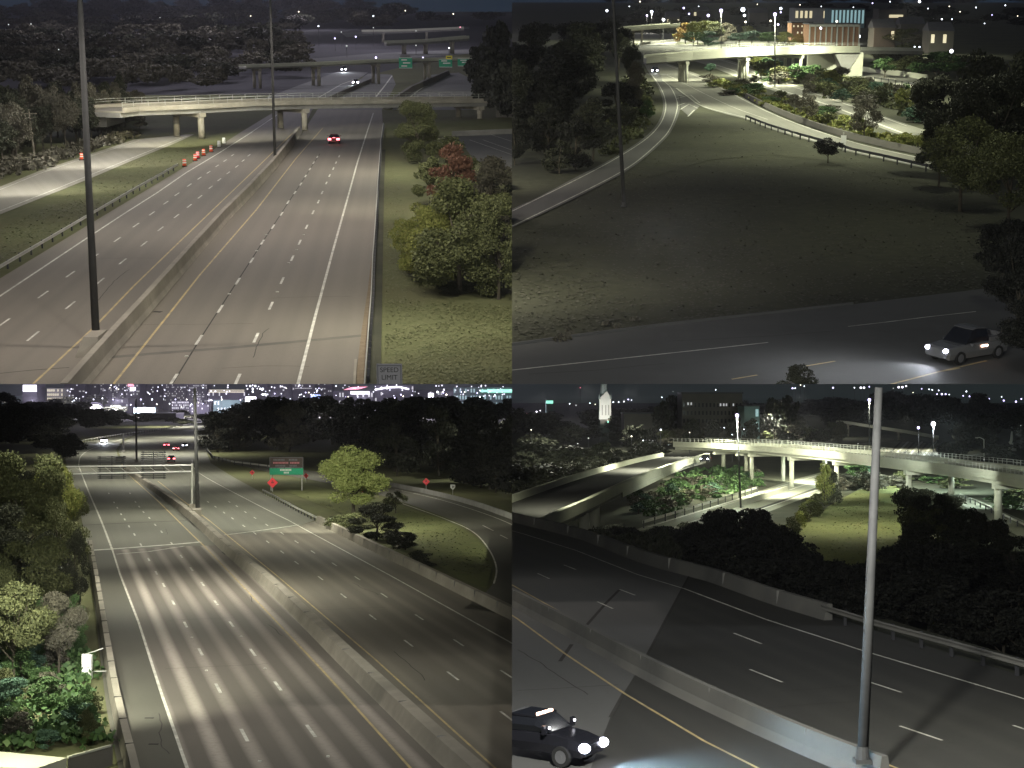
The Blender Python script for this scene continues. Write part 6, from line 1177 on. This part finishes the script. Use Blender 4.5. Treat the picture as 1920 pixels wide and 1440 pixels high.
rq = sheet(V, 'road', [(1800, 925), (1830, 936), (1990, 1008), (1990, 1050), (1900, 1000), (1826, 958), (1790, 940)], A['roadBR'], ZG)
line(V, rq, [(1815, 934), (1990, 1014)], A['white'], .25, ZG + .02)
guardrail(V, [(1812, 938), (1860, 962), (1920, 992), (1990, 1028)], 'guardrail along the short road at the right under the long bridge', z=ZG, step=6)
lawn = sheet(V, 'lawn', [(1462, 1062), (1500, 985), (1560, 945), (1610, 918), (1660, 910), (1692, 912), (1700, 1000), (1690, 1070)], A['lawn'], ZG)
# growth
SL = [(1190, 960), (1260, 900), (1310, 880), (1400, 880), (1440, 905), (1340, 942), (1220, 975)]
brush(V, SL, 'green', 6000, 1.3, .5, z=ZG, label='green growth on the slope between the ramp and the valley road')
brush(V, [(1190, 950), (1250, 905), (1330, 895), (1350, 925), (1230, 965)], 'greybrown', 2200, 1.0, .5, z=ZG, label='tan dry growth on the slope below the ramp wall')
for i in range(26):
    f = random.random(); x = 1180 + 270 * f; yb = 965 - 70 * f + random.uniform(-22, 8)
    tree(V, x, yb, random.uniform(28, 50), yb - random.uniform(14, 26), 'shrub', random.choice(['green', 'olive', 'green', 'teal', 'greybrown']), 'bush on the slope between the ramp and the valley road', 'bushes on the valley slope', z=ZG, fine=0)
for x, yb, yt, w_, k, lf, lab in [(1546, 948, 862, 40, 'column', 'yellowgreen', 'tall narrow yellow green tree at the edge of the lawn'), (1562, 948, 880, 34, 'column', 'dark', 'dark narrow tree beside the yellow green one'), (1605, 905, 862, 52, 'round', 'green', 'round green tree in front of the long bridge'), (1632, 908, 856, 40, 'round', 'teal', 'blue green tree left of the tall pole in front of the bridge'), (1698, 880, 858, 46, 'spread', 'teal', 'flat blue green tree top right of the tall pole'), (1585, 918, 888, 60, 'shrub', 'greybrown', 'grey brush under the round green tree'), (1514, 946, 932, 26, 'shrub', 'dark', 'small dark bush by the lawn corner')]:
    tree(V, x, yb, w_, yt, k, lf, lab, z=ZG, fine=1)
for i in range(14): tree(V, random.uniform(1570, 1690), random.uniform(908, 922), random.uniform(34, 60), random.uniform(880, 896), 'shrub', random.choice(['greybrown', 'olive', 'dark']), 'low bush behind the mown lawn', 'bushes behind the lawn', z=ZG, fine=0)
for i in range(14):
    f = i / 13; tree(V, 1470 + 70 * f + random.uniform(-8, 8), 1010 - 68 * f, random.uniform(24, 40), 990 - 66 * f - random.uniform(0, 10), 'shrub', random.choice(['olive', 'yellowgreen']), 'bush along the left edge of the lawn', 'bushes left of the lawn', z=ZG, fine=0)
# dark mass of trees in front
hw = []
for i in range(40):
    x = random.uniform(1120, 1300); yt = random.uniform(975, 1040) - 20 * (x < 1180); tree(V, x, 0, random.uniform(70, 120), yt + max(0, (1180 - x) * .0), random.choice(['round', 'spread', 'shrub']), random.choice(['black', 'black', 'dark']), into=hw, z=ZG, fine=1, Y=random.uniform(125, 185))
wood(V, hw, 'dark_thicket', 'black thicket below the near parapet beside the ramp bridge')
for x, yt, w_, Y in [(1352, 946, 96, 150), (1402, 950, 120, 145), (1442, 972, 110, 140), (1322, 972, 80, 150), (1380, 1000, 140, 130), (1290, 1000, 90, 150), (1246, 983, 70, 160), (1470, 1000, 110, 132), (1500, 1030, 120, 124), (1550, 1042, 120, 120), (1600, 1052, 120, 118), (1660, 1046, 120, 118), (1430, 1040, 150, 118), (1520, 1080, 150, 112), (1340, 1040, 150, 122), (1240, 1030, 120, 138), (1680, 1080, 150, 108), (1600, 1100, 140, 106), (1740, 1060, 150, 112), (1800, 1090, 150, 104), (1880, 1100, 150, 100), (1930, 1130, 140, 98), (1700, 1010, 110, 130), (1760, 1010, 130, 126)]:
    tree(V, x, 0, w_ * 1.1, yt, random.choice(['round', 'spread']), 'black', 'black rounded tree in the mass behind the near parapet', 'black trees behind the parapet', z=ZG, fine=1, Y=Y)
for x, yt, w_, Y, lf in [(1720, 905, 90, 190, 'dark'), (1760, 915, 100, 180, 'dark'), (1805, 945, 100, 165, 'dark'), (1850, 965, 110, 155, 'dark'), (1900, 1000, 110, 145, 'dark'), (1740, 945, 120, 160, 'olive'), (1720, 975, 100, 150, 'dark'), (1790, 990, 130, 145, 'dark'), (1850, 1020, 130, 135, 'black'), (1910, 1050, 130, 125, 'black'), (1705, 940, 50, 175, 'olive')]:
    tree(V, x, 0, w_, yt, random.choice(['round', 'loose', 'spread']), lf, 'dark tree right of the mown lawn', 'dark trees right of the lawn', z=ZG, fine=1, Y=Y)
for x, y, w_, yt in [(1700, 885, 60, 860), (1760, 905, 80, 880), (1800, 915, 80, 892), (1880, 955, 90, 925), (1905, 940, 70, 915), (1720, 900, 70, 880)]: tree(V, x, y, w_, yt, 'shrub', random.choice(['olive', 'dark', 'green']), 'bush under the right half of the long bridge', 'bushes under the bridge', z=ZG, fine=0)
hw = []
for i in range(80):
    y = random.uniform(800, 955); x = random.uniform(930, 1255 - max(0, (y - 850)) * 2.2)
    tree(V, x, y + 8, random.uniform(44, 78), y - random.uniform(22, 44), random.choice(['round', 'spread', 'tall']), random.choice(['olive', 'greybrown', 'dark', 'olive']), into=hw, z=ZG, fine=0)
wood(V, hw, 'hillside_wood', 'dim wood on the hillside left of the long bridge')
hw = []
for i in range(46):
    x = random.uniform(1240, 1580); y = random.uniform(812, 842)
    tree(V, x, y, random.uniform(30, 50), y - random.uniform(20, 40), random.choice(['round', 'tall']), random.choice(['greybrown', 'olive', 'dark']), into=hw, z=ZG, fine=0)
wood(V, hw, 'hillside_wood', 'dim wood behind the middle of the long bridge')
far = []
for i in range(100):
    x = random.uniform(930, 1990); k = 766 - 22 * min(1, max(0, (x - 960) / 440)) ; k = k if x < 1450 else 734 + max(0, (x - 1560)) * .055
    yt = k + random.uniform(2, 26); tree(V, x, max(yt + 30, 775), random.uniform(40, 70), yt, random.choice(['round', 'spread']), random.choice(['black', 'dark', 'black']), into=far, z=ZG, fine=0)
for i in range(60):
    x = random.uniform(1760, 1990) if i % 2 else random.uniform(1560, 1780); y = random.uniform(790, 880) if x > 1780 else random.uniform(775, 815)
    tree(V, x, y, random.uniform(50, 80), y - random.uniform(30, 60), 'round', random.choice(['black', 'dark']), into=far, z=ZG, fine=0)
wood(V, far, 'far_wood', 'black wood along the eastern skyline and the hill at the right')
for x, yt, w_, Y in [(1258, 737, 56, 590), (1240, 748, 50, 560), (1452, 742, 60, 600), (1478, 738, 60, 620), (1300, 782, 44, 540), (1340, 786, 50, 540), (1380, 780, 50, 530), (1410, 782, 44, 500)]: tree(V, x, 0, w_, yt, 'full', 'dark', 'dark tree beside the big flat roofed building', 'trees around the big building', z=ZG, fine=0, Y=Y)
# church with lit belfry
c = V.dep(1134, 760, 620); s = V.sc(c); hz = V.top(Vector((c.x, c.y, 0)), 790); z1 = V.top(Vector((c.x, c.y, 0)), 786); z2 = V.top(Vector((c.x, c.y, 0)), 748); z3 = V.top(Vector((c.x, c.y, 0)), 700)
t = thing(V, 'church', 'church tower with a floodlit white belfry and tall spire', 'church', Vector((c.x, c.y, ZG))); dz = -ZG
h = 11 / s; zz = z2 + dz; z0 = z1 + dz
part(t, 'tower', MB().box((0, 0, z0 / 2), (h * 1.7, h * 1.7, z0)), A['darkwall'])
bl = part(t, 'belfry', MB().box((0, 0, (z0 + zz) / 2), (h * 2, h * 2, zz - z0)), A['palewall'])
op = MB()
for k in (-.5, .1, .6): op.box((h * k, -h - .05, z0 + (zz - z0) * .45), (h * .16, .2, (zz - z0) * .5))
part(t, 'louvre_opening', op, A['greyconcrete'], parent=bl)
part(t, 'gable', MB().add([(-h * 1.05, -h * 1.05, zz), (h * 1.05, -h * 1.05, zz), (h * .3, -h * .95, zz + h * 1.3), (-h * 1.05, h, zz), (h * 1.05, h, zz), (h * .3, h, zz + h * 1.3)], [(0, 1, 2), (5, 4, 3), (0, 2, 5, 3), (1, 4, 5, 2)]), A['palewall'])
part(t, 'spire', MB().tube((-h * .15, 0, zz), (-h * .15, 0, z3 + dz + 8), h * .75, .1, 8), A['copper'])
part(t, 'pinnacle', MB().tube((-h, -h, zz), (-h, -h, zz + h), h * .22, .05, 6).tube((h, -h, zz), (h, -h, zz + h), h * .22, .05, 6), A['copper'])
part(t, 'nave', MB().box((h * 3.2, 3, z0 * .22), (h * 4.6, 8, z0 * .44)), A['darkwall'])
part(t, 'nave_roof', MB().add([(h * .9, -1, z0 * .44), (h * 5.5, -1, z0 * .44), (h * 5.5, 7, z0 * .44), (h * .9, 7, z0 * .44), (h * .9, 3, z0 * .66), (h * 5.5, 3, z0 * .66)], [(0, 1, 5, 4), (2, 3, 4, 5), (1, 2, 5), (3, 0, 4)]), A['slate'])
lamp_or_fill_light(V, c + Vector((-1, -16, -6)), c, 15000, (1, .97, .9), 60, .5, .3); lamp_or_fill_light(V, c + Vector((-16, -14, -7)), c + Vector((-3, 0, -4)), 2600, (.55, 1, .9), 70, .6, .3)
for k, (x0, x1, yt, Y, m_, lab, win) in enumerate([(1279, 1392, 738, 560, 'darkwall', 'big dark flat roofed building with a few lit windows', None), (1396, 1424, 762, 520, 'tealwall', 'pale teal building right of the big dark one', (3, 3, .2, 'wint', .1)), (1170, 1232, 776, 560, 'darkwall', 'low dark house with a gable right of the church', None), (1024, 1037, 750, 1100, 'tealwall', 'small distant tower with a green top at left', None)]):
    t, W, H = building(V, x0, x1, yt, Y, m_, lab, dm=16, zg=ZG, win=win)
    if k == 0:
        s = V.sc(V.dep(1335, 755, Y))
        for x in (1290, 1296, 1351, 1357, 1362, 1375):
            part(t, 'lit_window', MB().box(((x - 1335.5) / s, -.08, H - (19 if x < 1300 else 21) / s), (2.6 / s, .16, 5 / s)), A['winw'])
        wm = MB()
        for i in range(16):
            for j in range(5): wm.box((-W / 2 + W * (i + .5) / 16, -.05, H * (.18 + .15 * j)), (W / 16 * .45, .1, H * .075))
        part(t, 'dark_windows', wm, A['glass'], kind='stuff')
    if k == 3: part(t, 'lit_top', MB().box((0, -.2, H - 1.5), (W, .2, 2)), A['teal'])
# lamps
for x, yb, yt, lab, r, m_, pw in [(1389, 952, 779, 'tall lit street lamp standing in front of the long bridge', 5.5, 'purple', 30000), (1630, 850, 750, 'lit street lamp behind the bridge just left of the tall pale pole', 4.6, 'purple', 12000), (1750, 850, 795, 'dazzling white lamp at the right end of the distant footbridge', 7, 'cool', 22000), (1722, 850, 802, 'smaller violet lamp left of the dazzling white one', 4, 'purple', 0)]:
    street_lamp(V, x, yb, yt, lab, zb=ZG, rpx=r, m=m_, power=pw, color=(.92, 1, .8) if x < 1700 else (.85, .95, 1), pxt=1382 if x == 1389 else None)
b = V.g(1845, 864, ZG); t = thing(V, 'street_lamp', 'unlit curved arm lamp post behind the right half of the long bridge', 'street lamp', b); z1 = V.top(b, 824) - ZG
part(t, 'pole', MB().tube((0, 0, 0), (0, 0, z1), .17, .12, 8), A['steel']); part(t, 'arm', MB().tube((0, 0, z1), (-1.2, 0, z1 + .6), .09).tube((-1.2, 0, z1 + .6), (-2, 0, z1 + .5), .08), A['steel']); part(t, 'luminaire', MB().box((-2.1, 0, z1 + .45), (.8, .4, .18)), A['steel'])
b = V.g(1896, 845, ZG); t = thing(V, 'statue_pylon', 'pale stepped pylon on the dark hill at the far right', 'pylon', b); s = V.sc(b)
part(t, 'base', MB().box((0, 0, 2 / s), (14 / s, 3, 5 / s)), A['palewall']); part(t, 'shaft', MB().tube((0, 0, 4 / s), (1.5 / s, 0, 36 / s), 5 / s, 1.2 / s, 8), A['palewall']); part(t, 'collar', MB().tube((.4 / s, 0, 14 / s), (.5 / s, 0, 17 / s), 5.4 / s, 5 / s, 8), A['palewall'])
for x, y, r, m_ in [(962, 775, 2, 'cool'), (971, 775, 3, 'purple'), (981, 776, 2, 'pinks'), (988, 776, 1.8, 'redlamp'), (996, 775, 2, 'warmw'), (1006, 772, 3, 'bwhite'), (1013, 770, 2, 'bwhite'), (1068, 757, 1.8, 'cool'), (1080, 760, 2.6, 'dimw'), (1106, 756, 1.8, 'cool'), (1116, 758, 1.6, 'warmw'), (1150, 754, 2, 'cool'), (1160, 754, 2, 'cool'), (1170, 753, 2.4, 'bwhite'), (1178, 749, 2.4, 'purple'), (1184, 750, 1.8, 'cool'), (1241, 745, 1.8, 'cool'), (1262, 734, 1.6, 'dimw'), (1283, 740, 2.4, 'purple'), (1288, 741, 2, 'purple'), (1296, 740, 2, 'cyan'), (1303, 739, 3, 'cyan'), (1311, 739, 2.6, 'purple'), (1319, 738, 2, 'purple'), (1342, 731, 1.8, 'cool'), (1486, 728, 3, 'purple'), (1491, 728, 2, 'cool'), (1501, 722, 2, 'warmw'), (1508, 724, 1.8, 'cool'), (1562, 727, 3, 'purple'), (1602, 727, 2, 'cool'), (1614, 727, 4, 'bwhite'), (1620, 727, 4, 'bwhite'), (1630, 725, 2.4, 'purple'), (1685, 726, 4, 'bwhite'), (1692, 726, 4, 'bwhite'), (1699, 724, 3, 'bwhite'), (1675, 728, 2, 'dimw'), (1712, 736, 1.6, 'warmw'), (1728, 729, 2, 'purple'), (1742, 730, 2, 'cool'), (1748, 731, 2, 'cool'), (1757, 739, 2.4, 'purple'), (1766, 739, 3.6, 'purple'), (1773, 739, 3, 'purple'), (1760, 732, 2, 'cool'), (1780, 740, 2, 'cool'), (1806, 742, 2.4, 'purple'), (1812, 734, 2.4, 'cool'), (1818, 743, 2.8, 'purple'), (1834, 746, 1.8, 'warmw'), (1844, 740, 2, 'cool'), (1854, 748, 3.4, 'purple'), (1878, 744, 1.8, 'cool'), (1882, 751, 3, 'purple'), (1905, 753, 3.4, 'purple'), (1915, 748, 2.6, 'purple'), (1914, 798, 1.6, 'dimw'), (1779, 773, 2.2, 'warmw'), (996, 806, 2, 'warmw'), (1103, 822, 2, 'dimw'), (1184, 818, 2.6, 'warmw'), (1143, 841, 2.4, 'dimw'), (1239, 806, 3, 'cool'), (1293, 811, 1.8, 'warmw'), (1358, 802, 1.8, 'cool'), (1373, 815, 1.8, 'cool'), (1088, 727, 1.8, 'redlamp'), (1140, 791, 3.4, 'teal'), (1206, 826, 1.8, 'cool'), (1083, 832, 1.8, 'dimw'), (1395, 805, 1.8, 'cool'), (1609, 832, 1.6, 'dimw'), (1845, 862, 2, 'dimw')]:
    Y = 1400 if y < 780 else 420
    glow(V, x, y, Y, r * .8, m_, 'city light glowing along the eastern skyline' if y < 780 else 'small light glowing among the hillside trees', 'lights on the eastern skyline' if y < 780 else 'lights among the trees', zg=ZG)
for x, lab, r in [(1217, 'white van with bright lights parked left of the long bridge end', 1), (1242, 'white vehicle with bluish lights parked nearer the long bridge end', 1.25)]:
    b = V.g(x, 836, ZG); t = thing(V, 'parked_van', lab, 'van', b); k = r * 1.0
    part(t, 'body', loft([(-3, 1, .9, .5, 2.4), (2.2, 1, .95, .5, 2.5), (2.6, .95, .85, .5, 1.6), (3.3, .9, .8, .5, 1.3)]), A['paintwhite']); part(t, 'windows', MB().box((0, -1.0, 2.0), (4.4, .06, .5)), A['winw']); part(t, 'light_bar', MB().box((0, -.2, 2.62), (2.8 * k, .5, .28)), A['bwhite'])
    wheels(t, (-1.9, 2.1), .85, .42)
def wl(px, py, z, power, ang=150, col=(.97, 1.0, .74), dx=0, dy=0, z0=ZG): p = V.g(px, py, z0); lamp_or_fill_light(V, p + Vector((0, 0, z)), p + Vector((dx, dy, 0)), power, col, ang, .8, .4)
_w = wl
def wl(px, py, z, power, *a, **k): _w(px, py, z, power * 3.2, *a, **k)
wl(1440, 930, 15, 34000, 150, dy=10); wl(1520, 905, 15, 26000, 150, dy=6); wl(1640, 915, 15, 18000, 150, (.9, 1, .85), dy=14); wl(1330, 900, 14, 15000, 150); wl(1230, 935, 14, 15000, 140); wl(1085, 960, 12, 6000, 130, dx=3, dy=3, z0=-1); wl(1780, 925, 14, 22000, 150, (.8, 1, .9), dy=16); wl(1900, 950, 13, 13000, 150, (.8, 1, .9), dy=10); wl(1590, 990, 16, 7000, 140, (1, 1, .7)); wl(1450, 830, 12, 26000, 160, (1, 1, .85)); wl(1700, 845, 12, 14000, 160); wl(1100, 865, 22, 26000, 160, (1, 1, .85)); wl(1020, 900, 20, 16000, 160, (1, 1, .85)); wl(1180, 845, 22, 20000, 160, (1, 1, .85)); wl(1500, 822, 20, 16000, 160, (1, 1, .85)); wl(1340, 812, 16, 7000, 160, (1, .95, .9))
wl = _w
wl(1060, 1130, 13, 420, 150, (1, 1, .98), z0=0); wl(1850, 1400, 9, 1300, 150, (1, .98, .8), z0=0); wl(1350, 1330, 9, 350, 150, (1, 1, .98), z0=0)
tufts(V, [(1470, 1060), (1505, 985), (1560, 948), (1612, 922), (1690, 914), (1698, 1000), (1690, 1066)], 'grassy', 3500, .24, z=ZG, label='mown grass of the valley lawn', h=.1)
p_ = V.over(1500, 1560, 11); lamp_or_fill_light(V, p_, V.over(1640, 1250, 2), 2200, (1, 1, .95), 130, .9, .4)  # unseen near light added to brighten the tall pole
for x, y, D, y2, D2, pw in ((1640, 846, 228, 866, 262, 24000), (1760, 868, 200, 884, 232, 26000), (1890, 888, 168, 904, 202, 20000), (1540, 838, 250, 856, 288, 26000), (1450, 830, 268, 848, 310, 40000)):
    lamp_or_fill_light(V, V.dep(x, y, D), V.dep(x, y2, D2), pw, (.9, 1, .86) if x > 1600 else (1, 1, .85), 84, .9, .5)  # unseen spots added in front of the long bridge to brighten it
lamp_or_fill_light(V, V.over(1250, 1900, 15), V.over(1420, 1080, 2), 44000, (1, 1, .92), 120, .8, .5)  # unseen fill added for the near barrier, road and black trees
cracks(V, fwL, [(970, 1420), (1180, 1290), (1230, 1100), (970, 1040)], (230, 745), 14); cracks(V, fwR, [(1300, 1400), (1880, 1400), (1880, 1290), (1340, 1120)], (230, 745), 18)
# ------------------------------------------------------------------ haze added round the whole interchange to lift darks and soften lamps
hb = MB().box((0, 2640, 665), (5400, 5340, 1390)); hz = bpy.data.materials.new('added_haze'); hz.use_nodes = True; hn = hz.node_tree
hn.nodes.remove(hn.nodes['Principled BSDF']); pv = hn.nodes.new('ShaderNodeVolumePrincipled'); pv.inputs['Density'].default_value = 0.00006; pv.inputs['Color'].default_value = (.86, .84, .95, 1)
hn.links.new(pv.outputs[0], hn.nodes['Material Output'].inputs['Volume'])
ho = bpy.data.objects.new('haze', hb.mesh('haze', hz)); COL.objects.link(ho); ho['kind'] = 'stuff'; ho['label'] = 'thin haze added over the whole interchange to lift the darks'
# ------------------------------------------------------------------ each piece of the interchange ends where the next one begins
def trim():
    bpy.context.view_layer.update()
    C = Vector((0, 0, CZ)); gone = []
    cache = {}
    def vid(o):
        while o.parent: o = o.parent
        return o.get('view', -1)
    for o in [o for o in COL.objects if o.type == 'MESH']:
        k = vid(o)
        if k < 0: continue
        V = VL[k]; M = o.matrix_world; cuts = []; out = False
        bb = [M @ Vector(c) for c in o.bound_box]
        for n in (Vector((V.sx, 0, 0)), Vector((0, 0, V.sz))):
            dd = [(p - C).dot(n) for p in bb]
            if max(dd) <= 0: out = True
            elif min(dd) < 0: cuts.append(n)
        if out: gone.append(o); continue
        if cuts:
            MI = M.inverted(); bm = bmesh.new(); bm.from_mesh(o.data)
            for n in cuts:
                nl = (M.to_3x3().transposed() @ n).normalized()
                bmesh.ops.bisect_plane(bm, geom=bm.verts[:] + bm.edges[:] + bm.faces[:], plane_co=MI @ C, plane_no=nl, clear_inner=True)
            if not bm.faces: gone.append(o); bm.free(); continue
            me = bpy.data.meshes.new(o.data.name); me.materials.append(o.data.materials[0]); bm.to_mesh(me); bm.free(); o.data = me
    gs = set(gone)
    for o in gone:
        for c in list(o.children):
            if c not in gs: w_ = c.matrix_world.copy(); c.parent = o.parent; c.matrix_world = w_
    for o in gone: bpy.data.objects.remove(o)
    for o in [o for o in COL.objects if o.type == 'EMPTY' and not o.children]: bpy.data.objects.remove(o)
    for o in COL.objects:
        if 'view' in o: del o['view']
trim()

# alike things in a short row are told apart by their order
ORD = ['leftmost', 'second from left', 'third from left', 'fourth from left', 'fifth from left', 'sixth from left', 'seventh from left', 'eighth from left', 'ninth from left', 'tenth from left', 'eleventh from left', 'twelfth from left', 'thirteenth from left', 'fourteenth from left']
rows = {}
for o in COL.objects:
    if o.parent is None and o.get('group') and o.get('label'): rows.setdefault((o['group'], o['label']), []).append(o)
for (g_, l_), L in rows.items():
    if 1 < len(L) <= len(ORD):
        for k, o in enumerate(sorted(L, key=lambda o: o.matrix_world.translation.x / o.matrix_world.translation.y)): o['label'] = l_ + ', ' + ORD[k]
